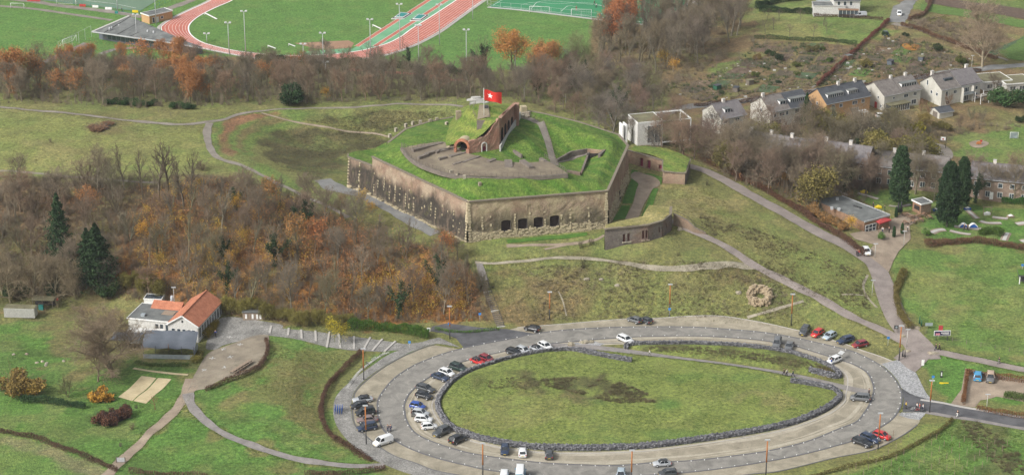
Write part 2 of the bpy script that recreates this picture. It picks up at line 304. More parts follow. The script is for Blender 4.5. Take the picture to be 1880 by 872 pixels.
# paths cut the slope a little
# ------------------------------------------------------------------ land colours
C_ = dict(lush=(.08, .163, .036), green=(.10, .165, .043), pitch=(.088, .178, .045), grass=(.145, .175, .058), olive=(.14, .142, .055), meadow=(.175, .19, .066),
          dry=(.23, .195, .095), heather=(.062, .056, .03), brown=(.15, .105, .06), leaf=(.17, .085, .045), orange=(.33, .15, .035), soil=(.145, .095, .07),
          dark=(.07, .065, .04), red=(.20, .10, .065), earth=(.21, .165, .115), grey=(.22, .20, .185))
col = np.ones(HZ.shape+(3,))*np.array(C_['olive'])
nwarp = blur(rng.normal(size=HZ.shape), 10)*14; nwarp2 = blur(rng.normal(size=HZ.shape), 3)*4; nwf = blur(rng.normal(size=HZ.shape), 1)*1.6
ZONES = [
 ("-200,420 -200,120 1200,120 1300,330 1900,330 2000,-60 -200,-60", 'brown', 3, 1, 0),
 ("-80,112 -80,-80 1200,-80 1150,0 1090,30 1080,100 1000,130 870,128 700,112 420,104 260,110 200,110 120,118 60,132", 'pitch', 2, 1, 0),
 ("-200,430 -200,188 100,190 200,205 330,213 400,208 470,200 560,196 720,192 860,192 990,200 1200,250 1290,300 1340,330 1600,480 1640,560 1700,640 1560,640 1450,606 1200,586 930,595 880,520 860,470 760,415 620,385 480,340 380,330 200,328 0,322", 'olive', 3, 1, 0),
 ("-200,205 120,210 380,238 372,300 180,325 0,318 -200,320", 'meadow', 4, .9, 3),
 ("60,260 150,262 160,290 70,292", 'dry', 8, .5, 3),
 ("150,225 230,222 235,238 155,240", 'brown', 4, .6, 2),
 ("380,235 470,208 560,196 700,192 850,196 845,212 700,222 560,214 470,222 420,250 430,300 520,345 600,330 620,385 480,335 385,290", 'grass', 4, .8, 2),
 ("392,232 440,208 520,202 560,204 560,232 480,250 470,290 540,330 560,352 500,335 430,300 390,270", 'green', 2, .75, .6),
 ("512,204 470,207 430,217 405,235 399,258 410,282 434,290 423,268 420,252 428,239 450,226 480,216 518,212", 'red', 1.2, .9, .5),
 ("540,214 500,216 465,228 440,245 430,258 438,272 452,280 448,262 456,250 474,239 508,228 545,224", 'brown', 1.5, .8, .6),
 ("480,258 500,241 560,227 620,232 700,246 728,265 640,282 605,318 575,326 520,306 485,282", 'heather', 2.5, .9, 1.5),
 ("560,222 700,200 820,200 838,215 790,228 740,232 690,244 600,228", 'heather', 4, .8, 4),
 ("640,205 780,195 845,200 840,230 790,216", 'olive', 4, .6, 4),
 ("-200,330 180,338 420,330 560,372 700,425 850,480 905,520 925,590 640,600 430,585 300,560 0,535 -200,530", 'brown', 4, 1, 2),
 ("250,360 420,350 560,430 560,500 400,520 250,500", 'leaf', 10, .8, 3),
 ("560,440 700,440 850,490 880,580 650,585 560,540", 'leaf', 8, .9, 3),
 ("640,520 700,500 850,510 850,580 650,580", 'orange', 6, .85, 4),
 ("400,440 520,440 560,500 430,540 300,520 270,450", 'orange', 10, .45, 6),
 ("890,485 1000,478 1130,480 1230,492 1380,487 1470,530 1560,600 1500,612 1360,595 1200,585 960,600 925,590", 'olive', 2, .8, 2),
 ("930,500 1090,495 1180,520 1110,585 930,592", 'brown', 8, .75, 5),
 ("1290,500 1400,495 1440,520 1400,545 1300,540", 'brown', 6, .7, 4),
 ("1120,500 1320,520 1400,560 1300,585 1120,560", 'grass', 10, .5, 5),
 ("880,445 1100,440 1140,470 1060,474 890,480", 'grass', 4, .7, 3),
 ("1215,345 1290,340 1400,420 1590,500 1600,590 1500,560 1400,500 1260,420 1215,400", 'olive', 3, .7, 3),
 ("1215,345 1290,345 1350,370 1300,400 1230,395", 'dry', 6, .7, 4),
 ("1380,420 1480,450 1580,510 1600,590 1540,590 1440,510", 'grass', 6, .6, 3),
 ("1640,478 1700,455 1880,462 2000,465 2000,680 1880,652 1740,632 1680,590 1650,540", 'green', 2, 1, 1),
 ("1660,505 1730,500 1740,540 1680,550", 'meadow', 8, .7, 3),
 ("1740,560 1880,575 1880,610 1720,600", 'grass', 6, .7, 4),
 ("1690,400 1760,385 1880,385 2000,385 2000,462 1720,450 1700,425", 'lush', 2, 1, 1),
 ("1580,360 1640,350 1720,365 1720,390 1640,385", 'green', 2, .9, 1),
 ("1690,668 1740,645 1880,668 2000,700 2000,735 1780,735 1720,728", 'lush', 2, 1, 1),
 ("1640,845 1690,790 1760,760 1880,790 2000,810 2000,900 1640,900 1500,880", 'lush', 3, .9, 2),
 ("1400,905 1560,870 1700,800 1760,765 1740,762 1680,795 1560,850 1400,872", 'meadow', 2, .8, 1),
 ("1760,770 1800,775 1870,830 1880,872 1840,872 1780,810", 'heather', 4, .6, 3),
 ("-200,590 0,590 60,585 140,600 200,640 150,640 345,690 300,790 225,860 -200,900", 'lush', 3, .95, 2),
 ("-100,560 200,560 260,600 240,650 180,690 120,690 100,600 -100,585", 'brown', 4, .7, 3),
 ("-300,800 0,795 130,840 240,872 240,960 -300,960", 'green', 2, .9, 2),
 ("-300,782 0,795 130,835 210,872 150,872 0,815 -300,810", 'earth', 1.5, .6, 1),
 ("340,730 370,705 440,690 495,616 640,640 590,700 600,790 700,852 500,840 400,800 355,752", 'lush', 2, .95, 2),
 ("440,680 500,640 600,650 640,650 585,700 590,770 640,830 540,800 480,720", 'olive', 7, .8, 5),
 ("470,720 520,700 580,730 600,780 560,790", 'brown', 6, .4, 4),
 ("220,872 330,752 380,790 520,845 700,870 560,900", 'lush', 2, .95, 2),
 ("595,770 625,720 670,660 720,640 800,640 790,655 700,672 640,710 618,750 625,790 665,830 660,840", 'green', 2, .85, 1),
 ("1390,0 1620,40 1590,80 1400,68 1380,50", 'meadow', 2, .8, 2),
 ("1490,40 1620,40 1600,75 1560,75", 'green', 4, .8, 2),
 ("1370,10 1500,-40 1880,-60 2000,0 1700,-20 1640,30 1480,40", 'green', 2, .6, 2),
 ("1690,0 1740,-20 2000,0 2000,40 1700,20", 'green', 2, .8, 1),
 ("1740,250 1790,240 2000,232 2000,330 1850,325 1780,290", 'green', 3, .9, 2),
 ("1300,130 1360,110 1380,125 1330,150", 'green', 2, .8, 1),
]
def zone_alpha(s, feather, warp, P=None):
 P = A(s) if P is None else P
 if warp: P = spl(P, True, 3.0)
 d = sdist(P, GX, GY)+warp*(nwarp+nwarp2+nwf)*.6
 return sstep(feather*.5, -feather*.5, d)
for s, c, fe, st, wp in ZONES:
 a = zone_alpha(s, fe, wp)[..., None]*st; col = col*(1-a)+np.array(C_[c])*a
# the oval lawn and its heather
for P in (LAWN, LENS):
 a = sstep(.8, -.8, sdist(P, GX, GY))[..., None]; col = col*(1-a)+np.array((.148, .182, .052))*a
LAWNZ = [("880,700 960,688 1000,706 960,718 900,714", 'heather', 6, .5, 3), ("985,696 1060,692 1140,700 1200,722 1204,738 1120,740 1060,722 990,708", 'heather', 3, .85, 2.5),
         ("1110,738 1220,736 1230,746 1130,752", 'lush', 4, .7, 2), ("880,730 1000,730 1020,780 900,770", 'dry', 12, .3, 6),("1380,732 1440,735 1440,745 1385,745", 'dry', 4, .6, 3),
         ("1050,800 1400,790 1500,760 1400,790 1200,815", 'green', 6, .7, 3), ("1230,690 1330,690 1300,720", 'green', 8, .6, 4),
         ("1180,634 1290,634 1420,650 1530,676 1536,688 1440,672 1320,655 1200,645", 'heather', 3, .6, 2), ("1480,668 1530,676 1536,688 1490,680", 'leaf', 3, .5, 1.5)]
for s, c, fe, st, wp in LAWNZ:
 a = zone_alpha(s, fe, wp)[..., None]*st; col = col*(1-a)+np.array(C_[c])*a
# random patches: dry, lush and thin spots everywhere outdoors
for c, st, sd_ in (('dry', .28, 1), ('green', .3, 2), ('heather', .22, 3), ('meadow', .2, 4)):
 r2 = np.random.default_rng(100+sd_); n_ = blur(r2.normal(size=HZ.shape), 14)*16+blur(r2.normal(size=HZ.shape), 2)*2.2
 a = sstep(.5, 2.0, n_)[..., None]*st*(.35+.65*keep[..., None]); col = col*(1-a)+np.array(C_[c])*a
col *= (1+.10*np.clip(nwf, -2, 2))[..., None]
def landcol(X, Y, mul=1.0):
 i = np.clip(np.round(X-X0).astype(int), 0, len(gx)-1); j = np.clip(np.round(Y-Y0).astype(int), 0, len(gy)-1); return col[j, i]*mul
# ground sheet: fine in the middle, stretching to the horizon
def stretch(a):
 e = np.array([3, 8, 20, 50, 120, 300, 800, 2000, 6000.]); return np.r_[a[0]-e[::-1], a, a[-1]+e]
ex, ey = stretch(gx), stretch(gy); EX, EY = np.meshgrid(ex, ey); EZ = Hs(EX, EY)
far = np.maximum(np.maximum(X0-EX, EX-X1), np.maximum(Y0-EY, EY-Y1)); EZ = EZ*(1-sstep(10, 300, far))
cc = landcol(EX, EY); k = sstep(5, 120, far)[..., None]; cc = cc*(1-k)+np.array((.11, .12, .05))*k
ny, nx = EX.shape; idx = np.arange(nx*ny).reshape(ny, nx)
F = np.stack([idx[:-1, :-1], idx[:-1, 1:], idx[1:, 1:], idx[1:, :-1]], -1).reshape(-1, 4)
o = link('ground', npmesh('ground', np.stack([EX, EY, EZ], -1).reshape(-1, 3), F, M['ground'], True, cc.reshape(-1, 3))); tag(o, kind='structure')
# ------------------------------------------------------------------ sheets on the land
def H1(x, y): return float(Hs(np.array([x]), np.array([y]))[0])
def resample(P, n):
 P = np.asarray(P, float); L = np.r_[0, np.cumsum(np.linalg.norm(np.diff(P[:, :2], axis=0), axis=1))]
 q = np.linspace(0, L[-1], n); return np.stack([np.interp(q, L, P[:, k]) for k in range(P.shape[1])], 1)
def band(name, Lp, Rp, m, lift=.06, cross=4, kind='structure', closed=False, parent=None, thick=None, hf=None):
 "sheet between two edge lines (world points), following the land"
 hf = hf or Hs
 Lp = np.asarray(Lp)[:, :2]; Rp = np.asarray(Rp)[:, :2]
 if closed: Lp = np.vstack([Lp, Lp[:1]]); Rp = np.vstack([Rp, Rp[:1]])
 n = max(8, int(np.linalg.norm(np.diff(Lp, axis=0), axis=1).sum()/.9)); a = resample(Lp, n); b = resample(Rp, n)
 t = np.linspace(0, 1, cross+1)[None, :, None]; G = a[:, None]*(1-t)+b[:, None]*t
 Z = hf(G[..., 0], G[..., 1])+lift; V = np.concatenate([G, Z[..., None]], -1).reshape(-1, 3); I = np.arange(n*(cross+1)).reshape(n, cross+1)
 F = np.stack([I[:-1, :-1], I[:-1, 1:], I[1:, 1:], I[1:, :-1]], -1).reshape(-1, 4)
 nrm = np.cross(V[F[0, 1]]-V[F[0, 0]], V[F[0, 2]]-V[F[0, 0]])
 if nrm[2] < 0: F = F[:, ::-1]
 o = link(name, npmesh(name, V, F, m, True), parent)
 if kind: o['kind'] = kind
 return o
def offset(P, d, closed=False):
 P = np.asarray(P)[:, :2]
 if closed: T = np.roll(P, -1, 0)-np.roll(P, 1, 0)
 else: T = np.gradient(P, axis=0)
 T /= np.linalg.norm(T, axis=1)[:, None]+1e-9; return P+np.stack([-T[:, 1], T[:, 0]], 1)*np.asarray(d).reshape(-1, 1)
def strip(name, s, width, m, lift=.06, kind='structure', cross=3, P=None, parent=None, hf=None):
 "path along picture points; width one number or one per point"
 P = A(s) if P is None else P
 if hasattr(width, '__len__'): P = [np.r_[p, w_] for p, w_ in zip(P, width)]
 else: P = [np.r_[p, width] for p in P]
 C = spl(P, False, 1.0); wd = C[:, 3]/2; wd = wd*(1+.16*np.sin(np.arange(len(C))*.61+len(C))*np.sin(np.arange(len(C))*.23)) if name in ('footpath', 'worn_path', 'moat_path', 'sports_path', 'lane') else wd
 return band(name, offset(C, wd), offset(C, -wd), m, lift, cross, kind, parent=parent, hf=hf)
def patch(name, P, m, lift=.05, kind='structure', parent=None, smoothstep=None, cell=1.5, hf=None):
 "filled outline following the land, cut into cells"
 import bmesh
 hf = hf or Hs
 P = [tuple(p[:2]) for p in P]; bm = bmesh.new(); f = bm.faces.new([bm.verts.new((x, y, 0)) for x, y in P])
 xs = [p[0] for p in P]; ys = [p[1] for p in P]
 for v0, v1, ax in ((min(xs), max(xs), 0), (min(ys), max(ys), 1)):
  c = math.floor(v0/cell)*cell+cell*.5003
  while c < v1:
   co = [0, 0, 0]; no = [0, 0, 0]; co[ax] = c; no[ax] = 1
   bmesh.ops.bisect_plane(bm, geom=bm.verts[:]+bm.edges[:]+bm.faces[:], plane_co=co, plane_no=no); c += cell
 bmesh.ops.triangulate(bm, faces=[f for f in bm.faces if len(f.verts) > 4])
 bmesh.ops.recalc_face_normals(bm, faces=bm.faces[:])
 X = np.array([v.co.x for v in bm.verts]); Y = np.array([v.co.y for v in bm.verts]); Z = hf(X, Y)
 for v, z in zip(bm.verts, Z): v.co.z = z+lift
 if sum(f.normal.z for f in bm.faces) < 0: bmesh.ops.reverse_faces(bm, faces=bm.faces[:])
 me = bpy.data.meshes.new(name); bm.to_mesh(me); bm.free(); me.materials.append(m); o = link(name, me, parent)
 if kind: o['kind'] = kind
 return o
# verge tufts soften sheet edges are scattered later
def kerb_mb(mb, P, w_, h, closed=False, z0=-.1, lift=0.0):
 a = offset(P, w_/2, closed); b = offset(P, -w_/2, closed); n = len(a); z = Hs(np.asarray(P)[:, 0], np.asarray(P)[:, 1])+lift
 vs = []
 for i in range(n):
  vs += [(a[i][0], a[i][1], z[i]+z0), (a[i][0], a[i][1], z[i]+h), (b[i][0], b[i][1], z[i]+h), (b[i][0], b[i][1], z[i]+z0)]
 fs = []
 for i in range(n if closed else n-1):
  j = (i+1) % n
  for k in range(3): fs.append((4*i+k, 4*j+k, 4*j+k+1, 4*i+k+1))
 if not closed: fs += [(0, 1, 2, 3), (4*n-1, 4*n-2, 4*n-3, 4*n-4)]
 return mb.add(vs, fs)
RO = spl(UP("693.5,756 693.5,737 703,718.5 725,693.5 756,673 787,659 818,648 846,640.5 899,628 972,614.5 1029,606.5 1100,602 1172,600 1271.5,600.5 1343,605 1400,610 1450,618 1504,630 1558,643 1586,654 1618,672 1639.5,692 1653,714 1655.6,735 1650,753 1636,771 1611,787 1571.5,807 1536,817.6 1504,826.5 1450,839 1379,851.6 1307,862 1236,869 1150,874 1060,876 980,873 899,863 856,854 818,845 775,832 740,817 718.5,803 703,787 695,768"), True)
RI = spl(UP("743,756 742,743.5 750,725 762,712 784,695 818,676 849.5,664 899,651 957,639.4 1022,630 1065,626 1100,622.6 1172,618.3 1271,617 1343,620 1400,625 1458,635 1504,649 1546.5,662 1571.5,671 1593,685 1602,703 1604,717 1598,739 1586,758.6 1571.5,774.7 1540,787 1486,808.7 1415,826.5 1343,837 1271.5,845 1200,849 1136,854 1065,853 993,849 921.6,841 865,832 831,823 793,810.5 765,796.5 753,784 745,768"), True)
ISL = spl(UP("801,750 802,737 813,718 829,700 857,683 905,666 955,652.5 1004,644 1043,638 1100,633 1154,631.5 1200,630.5 1271,630 1343,633 1400,638 1450,646.5 1493,659 1524,672 1546,688 1549,705 1545,725 1543,737 1517,757 1468,777 1415,791 1343,803.5 1271,814 1200,823 1136,827 1065,828.5 993,827 939,821 886,811 856,801.6 828,789 810,768"), True)
o = band('road', RO, RI, M['road_brick'], .05, 6, closed=True)
band('parking_strip', RI, ISL, M['sand'], .03, 4, closed=True)
mixp = lambda t: np.stack([resample(np.vstack([RI, RI[:1]]), 400)[:, k]*(1-t)+resample(np.vstack([ISL, ISL[:1]]), 400)[:, k]*t for k in (0, 1)], 1)[:-1]
for t0, w_ in ((.16, .45), (.30, .4), (.78, .7), (.92, .5)):
 C = mixp(t0); w_ = w_*(.5+.5*np.sin(np.arange(len(C))*.09+t0*20))+.05; band('wheel_track', offset(C, w_, True), offset(C, -w_, True), M['sand_track'], .042, 1, closed=True)
# outer sand strip: from the left-top tip round the left side to the bottom right
oL = spl(UP("838,640 799.6,633 749.7,650 709,671.7 675,696.6 653,718.5 649,735 647,756 653,781 672,799.6 693.5,818 725,837 762,849.5 806,865 900,880 1000,893 1150,896 1307,880 1379,870 1415,867 1450,860.5 1522,842.6 1543,838 1600,826.5 1643,807 1672,789 1690,771 1670,762 1652,760"))
iL = spl(UP("846,641.5 818,649 787,660 756,674 725,694.5 703,719.5 694,737 694,756 695.5,768 703,787 718.5,803 740,817 775,832 818,845 856,854 899,863 980,873 1060,876 1150,874 1236,869 1307,862 1379,851.6 1450,839 1504,826.5 1536,817.6 1571.5,807 1611,787 1636,771 1648,756"))
def match(Pa, Pb):
 "pair edge lines by angle about the oval centre so that quads stay short"
 c = U(1170, 722)[:2]; f = lambda P: np.unwrap(np.arctan2(P[:, 1]-c[1], P[:, 0]-c[0])); a, b = f(Pa), f(Pb); n = len(Pa)
 t0, t1 = a[0], a[-1]; q = np.linspace(0, 1, n)
 ia = (a-a[0])/(a[-1]-a[0]); ib = (b-b[0])/(b[-1]-b[0]); ia = np.maximum.accumulate(ia); ib = np.maximum.accumulate(ib)
 g = lambda t, P: np.stack([np.interp(q, t, P[:, k]) for k in range(3)], 1); return g(ia, Pa), g(ib, Pb)
a, b = match(oL, iL); band('parking_strip', a, b, M['sand'], .03, 4)
oT = spl(UP("930,606 955,601 1000,597.5 1022,596 1100,590 1172,586 1200,586 1271,586 1343,589 1415,598 1486,612.5 1558,634 1571.5,639.5 1618,655 1640,664")); iT = spl(UP("950,618 972,615 1000,611 1029,607 1100,602.5 1172,600.5 1200,600 1271,601 1343,605.5 1400,610.5 1450,618.5 1504,630.5 1558,643.5 1590,657 1618,673"))
a, b = match(oT, iT); band('parking_strip', a, b, M['sand'], .03, 4)
for P in (RO, RI):
 kb = MB(); kerb_mb(kb, P, .38, .11, True); o = kb.build('kerb', M['kerb']); tag(o, kind='structure')
 sb = MB(); c = np.cumsum(np.r_[0, np.linalg.norm(np.diff(P[:, :2], axis=0), axis=1)]); D = offset(P, .28 if P is RI else -.28, True)
 for q in np.arange(0, c[-1], 2.9):
  x, y = np.interp(q, c, D[:, 0]), np.interp(q, c, D[:, 1]); sb.box(x-.09, x+.09, y-.09, y+.09, 0, .2)
 o = sb.build('kerb_marker_stones', M['paint_white']); tag(o, kind='stuff')
for P in (ISL,):
 kb = MB(); kerb_mb(kb, offset(P, .9, True) if sdist(P, *[np.array([v]) for v in offset(P, .9, True)[0]])[0] > 0 else offset(P, -.9, True), .2, .08, True); tag(kb.build('kerb', M['kerb_light']), kind='structure')
kb = MB(); kerb_mb(kb, oL[6:-8], .25, .10); tag(kb.build('kerb', M['kerb']), kind='structure')
kb = MB(); kerb_mb(kb, oT[3:], .2, .12); tag(kb.build('kerb', M['kerb_light']), kind='structure')
# cobbled promenade round the left side, plaza by the restaurant
cO = spl(UP("846,632 838,622 820,618 790,623 757,635 715,650 678,675 650,695 626,716 614,735 612,760 620,785 640,810 665,832 700,850 760,872 850,890")); cI = spl(UP("846,638 832,636 799.6,631 762,643 749.7,648 709,669.7 674,694 651.5,717 646,735 645,756 651,781 670,799.6 692,818 724,837 761,849.5 806,865 880,880"))
a, b = match(cO, cI); band('cobble_path', a, b, M['cobble'], .05, 5)
patch('cobble_plaza', spl(A("378,640 385,610 392,590 420,582 470,588 520,598 497,614 470,617 440,626 410,634 395,642"), True, 1.5), M['cobble'], .07)
band('cobble_path', A("497,601 560,607 640,617 700,625 745,632 775,628"), A("480,614 540,622 600,637 640,643 700,646 750,641 785,633"), M['cobble'], .07, 6)
patch('gravel_terrace', spl(A("345,722 352,700 370,665 388,645 430,630 486,614 494,625 488,655 470,675 440,688 400,700 378,714 360,716"), True, 1.5), M['terrace_gravel'], .08)
# roads and paths
patch('asphalt_road', UP("793,600 820,596 880,602 930,604 978,612 955,619.5 899,630 852,639 846,632 838,622 815,612 790,608"), M['asphalt'], .055)
patch('asphalt_road', A("1655.6,713 1670,722 1686,728 1750,742.5 1822,755 1880,764 1990,785 2000,812 1880,785 1822,775 1750,764 1700,756 1657,756 1659,735"), M['asphalt'], .06)
patch('cobble_plaza', UP("1618,668 1650,660 1682,685 1700,721 1712,735 1686,730 1668,722 1655,712 1648,698 1636,684"), M['cobble_light'], .06)
patch('cobble_plaza', UP("1655,757 1700,756.5 1697,762 1688,771 1668,768 1650,762"), M['cobble_light'], .065)
strip('pavement', "1690,734 1732,740 1760,746 1822,756.5 1880,766 1990,787", .9, M['kerb_light'], .09)
strip('pavement', "1700,757 1760,767 1822,777 1880,787 1990,812", 1.4, M['path_grey'], .09)
strip('access_road', "1262,304 1300,316 1350,342 1400,370 1440,392 1500,425 1560,455 1600,480 1618,510 1630,545 1648,585 1670,615 1690,640 1700,660", [3.6, 4, 4.2, 4.4, 4.6, 4.6, 4.6, 4.8, 5, 5.5, 5.5, 6, 7, 7], M['asphalt_old'], .09)
patch('brick_forecourt', A("1600,475 1590,465 1605,450 1570,440 1560,430 1590,424 1640,402 1652,395 1668,392 1690,400 1670,415 1672,440 1650,462 1640,480 1632,500 1620,490"), M['dirt'], .14)
strip('brick_path', "1690,640 1720,646 1790,660 1880,679 2000,700", 2.8, M['asphalt_old'], .08)
patch('brick_forecourt', A("1665,640 1700,640 1712,650 1700,665 1680,684 1665,676 1650,662 1640,658 1652,648"), M['asphalt_old'], .12)
strip('footpath', "1232,404 1262,420 1300,437 1340,458 1380,485 1440,515 1500,545 1560,580 1610,602 1660,628 1680,640", 2.6, M['asphalt_old'], .10)
strip('worn_path', "872,482 900,484 940,481 1000,475 1062,474 1110,478 1150,484 1200,492 1250,493 1300,488 1340,485 1388,489", [1.0, .8, .8, 1, 1.2, 1.2, 1.4, 1.8, 2.2, 2.4, 2.6, 2.8], M['sand'], .08, cross=2)
strip('worn_path', "1372,583 1410,572 1440,563 1475,553", .9, M['sand'], .07, cross=2)
strip('worn_path', "1025,535 1033,552 1040,580", .35, M['sand'], .07, cross=2)
strip('worn_path', "1088,441 1060,447 1000,450 930,452", 1.2, M['dirt'], .07, cross=2)
strip('worn_path', "1110,432 1090,442 1040,450 1000,458", .8, M['dirt'], .08, cross=2)
strip('worn_path', "1593,505 1585,525 1592,545 1610,565", .6, M['sand'], .07, cross=2)
strip('worn_path', "1545,541 1570,541 1590,543", .5, M['sand'], .075, cross=2)
strip('footpath', "-60,193 0,197 80,205 180,215 260,224 340,229 400,222 440,210 500,202 570,199 680,195 760,192 850,196", [1.5, 1.5, 1.5, 1.7, 1.9, 2.2, 1.8, 1.5, 1.2, 1.1, 1, 1, 1], M['gravel'], .08)
strip('footpath', "385,226 380,245 385,270 400,290 440,303 480,322 520,342 560,362 600,378 640,400", [2.2, 2.2, 2.0, 1.8, 1.6, 1.4, 1.3, 1.2, 1.2, 1.2], M['gravel'], .09)
strip('footpath', "480,208 530,222 600,234 680,245 740,256", .7, M['dirt'], .08, cross=2)
strip('worn_path', "0,314 60,318 130,325 200,330 290,336", 1.0, M['gravel'], .07, cross=2)
strip('moat_path', "592,330 615,345 640,352 680,365 720,385 765,412 800,430", [5, 5.5, 5, 4.6, 4.4, 4, 3], M['stone_gravel'], .09)
strip('footpath', "190,880 210,858 240,830 280,790 320,755 345,720 352,695", [2.6, 2.6, 2.4, 2.4, 2.6, 3, 3.4], M['dirt'], .08)
strip('footpath', "345,722 352,745 380,775 430,805 500,830 580,848 640,855 706,855", [2.6, 2.2, 2, 2, 2, 2, 2, 2], M['path_grey'], .09)
strip('footpath', "245,676 275,681 300,684 345,688", .9, M['sand_light'], .07, cross=2)
strip('lawn_path', "1011,634 1080,637 1150,645 1230,657 1343,671 1450,689 1558,713 1597,720", 2.5, M['path_grey'], .07)
patch('cobble_plaza', UP("1004,646 1012,634 1045,630 1090,626 1110,632 1080,641 1045,644"), M['cobble_light'], .045)
strip('worn_path', "1490,162 1530,130 1570,94 1628,40", .9, M['meadow_path'] if 'meadow_path' in M else M['gravel'], .08, cross=2)
strip('lane', "1700,-20 1668,5 1656,25 1645,42", [5, 5, 5.5, 6], M['stone_gravel'], .08)
strip('lane', "1640,44 1700,60 1760,82 1850,112", [3, 1.6, 1.4, 1.4], M['gravel'], .09)
patch('gravel_yard', A("1640,12 1668,4 1655,40 1632,38"), M['stone_gravel'], .07)
strip('lane', "1180,220 1250,200 1300,192 1420,178 1560,160 1700,140 1800,128 1900,118 2000,110", 4.5, M['stone_gravel'], .08)
patch('gravel_yard', spl(A("1642,270 1660,262 1700,260 1735,268 1750,284 1740,296 1700,294 1660,284"), True, 2), M['gravel'], .08)
patch('gravel_yard', A("1772,676 1840,690 1990,720 1990,745 1880,738 1830,728 1800,735 1790,748 1745,742 1765,715"), M['dirt'], .07)
patch('sand_court', A("217,729 260,690 287,694 243,736"), M['sand_light'], .08); patch('sand_court', A("245,736 290,694 315,696 268,741"), M['sand_light'], .08)
# ------------------------------------------------------------------ masonry materials
def wall_mat(name, brick, brick2, zmid, zw, dark, damt, cream=0.0, zc=0.0, moss=.2):
 "brickwork: mottled colour, weathering streaks low down, pale stone patches near the foot"
 m = bpy.data.materials.new(name); m.use_nodes = True; nt = m.node_tree; N = nt.nodes; L = nt.links; b = N['Principled BSDF']
 b.inputs['Roughness'].default_value = .95; b.inputs['Specular IOR Level'].default_value = .1
 g = N.new('ShaderNodeNewGeometry'); sp = N.new('ShaderNodeSeparateXYZ'); L.new(g.outputs['Position'], sp.inputs[0])
 def noise(sc, det=6, st=None, ro=.6):
  n = N.new('ShaderNodeTexNoise'); n.inputs['Scale'].default_value = sc; n.inputs['Detail'].default_value = det; n.inputs['Roughness'].default_value = ro; s = g.outputs['Position']
  if st: mp = N.new('ShaderNodeMapping'); mp.inputs['Scale'].default_value = st; L.new(s, mp.inputs[0]); s = mp.outputs[0]
  L.new(s, n.inputs['Vector']); return n.outputs['Fac']
 def mrange(s, a, b_, c, d):
  r = N.new('ShaderNodeMapRange'); r.inputs[1].default_value = a; r.inputs[2].default_value = b_; r.inputs[3].default_value = c; r.inputs[4].default_value = d; L.new(s, r.inputs[0]); return r.outputs[0]
 def mth(op, a, b_):
  x = N.new('ShaderNodeMath'); x.operation = op
  for i, v in enumerate((a, b_)):
   if hasattr(v, 'links'): L.new(v, x.inputs[i])
   else: x.inputs[i].default_value = v
  return x.outputs[0]
 def mix(f, a, b_, bt='MIX'):
  x = N.new('ShaderNodeMix'); x.data_type = 'RGBA'; x.blend_type = bt
  if hasattr(f, 'links'): L.new(f, x.inputs[0])
  else: x.inputs[0].default_value = f
  for i, v in ((6, a), (7, b_)):
   if hasattr(v, 'links'): L.new(v, x.inputs[i])
   else: x.inputs[i].default_value = (*v, 1)
  return x.outputs[2]
 c = mix(mrange(noise(.3, 6), .38, .6, 0, 1), brick, brick2)
 c = mix(mrange(noise(.45, 6, (1, 1, .6), .7), .5, .68, 0, .6), c, tuple(v*.42 for v in brick))
 c = mix(mrange(noise(3.5, 5, None, .75), .55, .7, 0, .55), c, tuple(v*.55 for v in brick))
 c = mix(mrange(noise(2.8, 4, (1, 1, 2.2), .75), .55, .66, 0, .5), c, (.46, .41, .30)); c = mix(mrange(noise(.16, 4), .5, .62, 0, .45), c, (.22, .13, .09))
 zz = mth('ADD', sp.outputs['Z'], mth('MULTIPLY', mth('SUBTRACT', noise(.22, 6, (1, 1, .35)), .5), 9.0))
 low = mrange(zz, zmid-zw, zmid+zw, 1, 0)
 st = mrange(noise(.9, 7, (1, 1, .3), .7), .33, .5, .55, 1)
 c = mix(mth('MULTIPLY', mth('MULTIPLY', low, st), damt), c, dark)
 if cream:
  z2 = mth('ADD', sp.outputs['Z'], mth('MULTIPLY', mth('SUBTRACT', noise(.5, 5), .5), 4.0)); lc = mrange(z2, zc-.5, zc+.5, 1, 0)
  c = mix(mth('MULTIPLY', mth('MULTIPLY', lc, mrange(noise(2.2, 4, (1, 1, 1.8), .7), .42, .52, 0, 1)), cream), c, (.50, .43, .29))
 c = mix(mrange(noise(.5, 7), .58, .75, 0, moss*3), c, (.15, .15, .06))
 c = mix(1.0, c, mrange(noise(5, 5, (1, 1, 1.8), .8), .3, .7, .6, 1.4), 'MULTIPLY')
 L.new(c, b.inputs['Base Color'])
 bp = N.new('ShaderNodeBump'); bp.inputs['Strength'].default_value = .8; bp.inputs['Distance'].default_value = .25; L.new(noise(3, 6, (1, 1, 1.6)), bp.inputs['Height']); L.new(bp.outputs[0], b.inputs['Normal'])
 MATS[name] = m; return m
wall_mat('scarp_left', (.32, .225, .165), (.37, .295, .215), 17.7, 1.3, (.05, .045, .038), .97, .25, 11.5)
wall_mat('scarp_front', (.31, .235, .165), (.42, .355, .225), 16.6, 1.8, (.07, .062, .045), .85, .95, 13.2, .22)
wall_mat('scarp_right', (.30, .20, .15), (.31, .235, .17), 14.5, 1.5, (.12, .10, .075), .6, .75, 15.5)
wall_mat('casemate_brick', (.36, .19, .14), (.38, .25, .19), 10, 1, (.1, .08, .06), .0, 0, 0, .1)
wall_mat('gate_brick', (.35, .23, .165), (.36, .27, .19), 13.2, 1.5, (.13, .11, .085), .5, 0, 0, .12)
wall_mat('dark_brick', (.145, .125, .115), (.20, .17, .15), 10.5, 2, (.065, .058, .055), .6, 0, 0, .12)
wall_mat('red_brick', (.42, .16, .09), (.45, .20, .12), 0, 1, (.1, .08, .06), .0, 0, 0, .0)
wall_mat('old_wall', (.30, .27, .22), (.40, .37, .31), 10, 1, (.1, .09, .07), .3, .3, 30, .3)
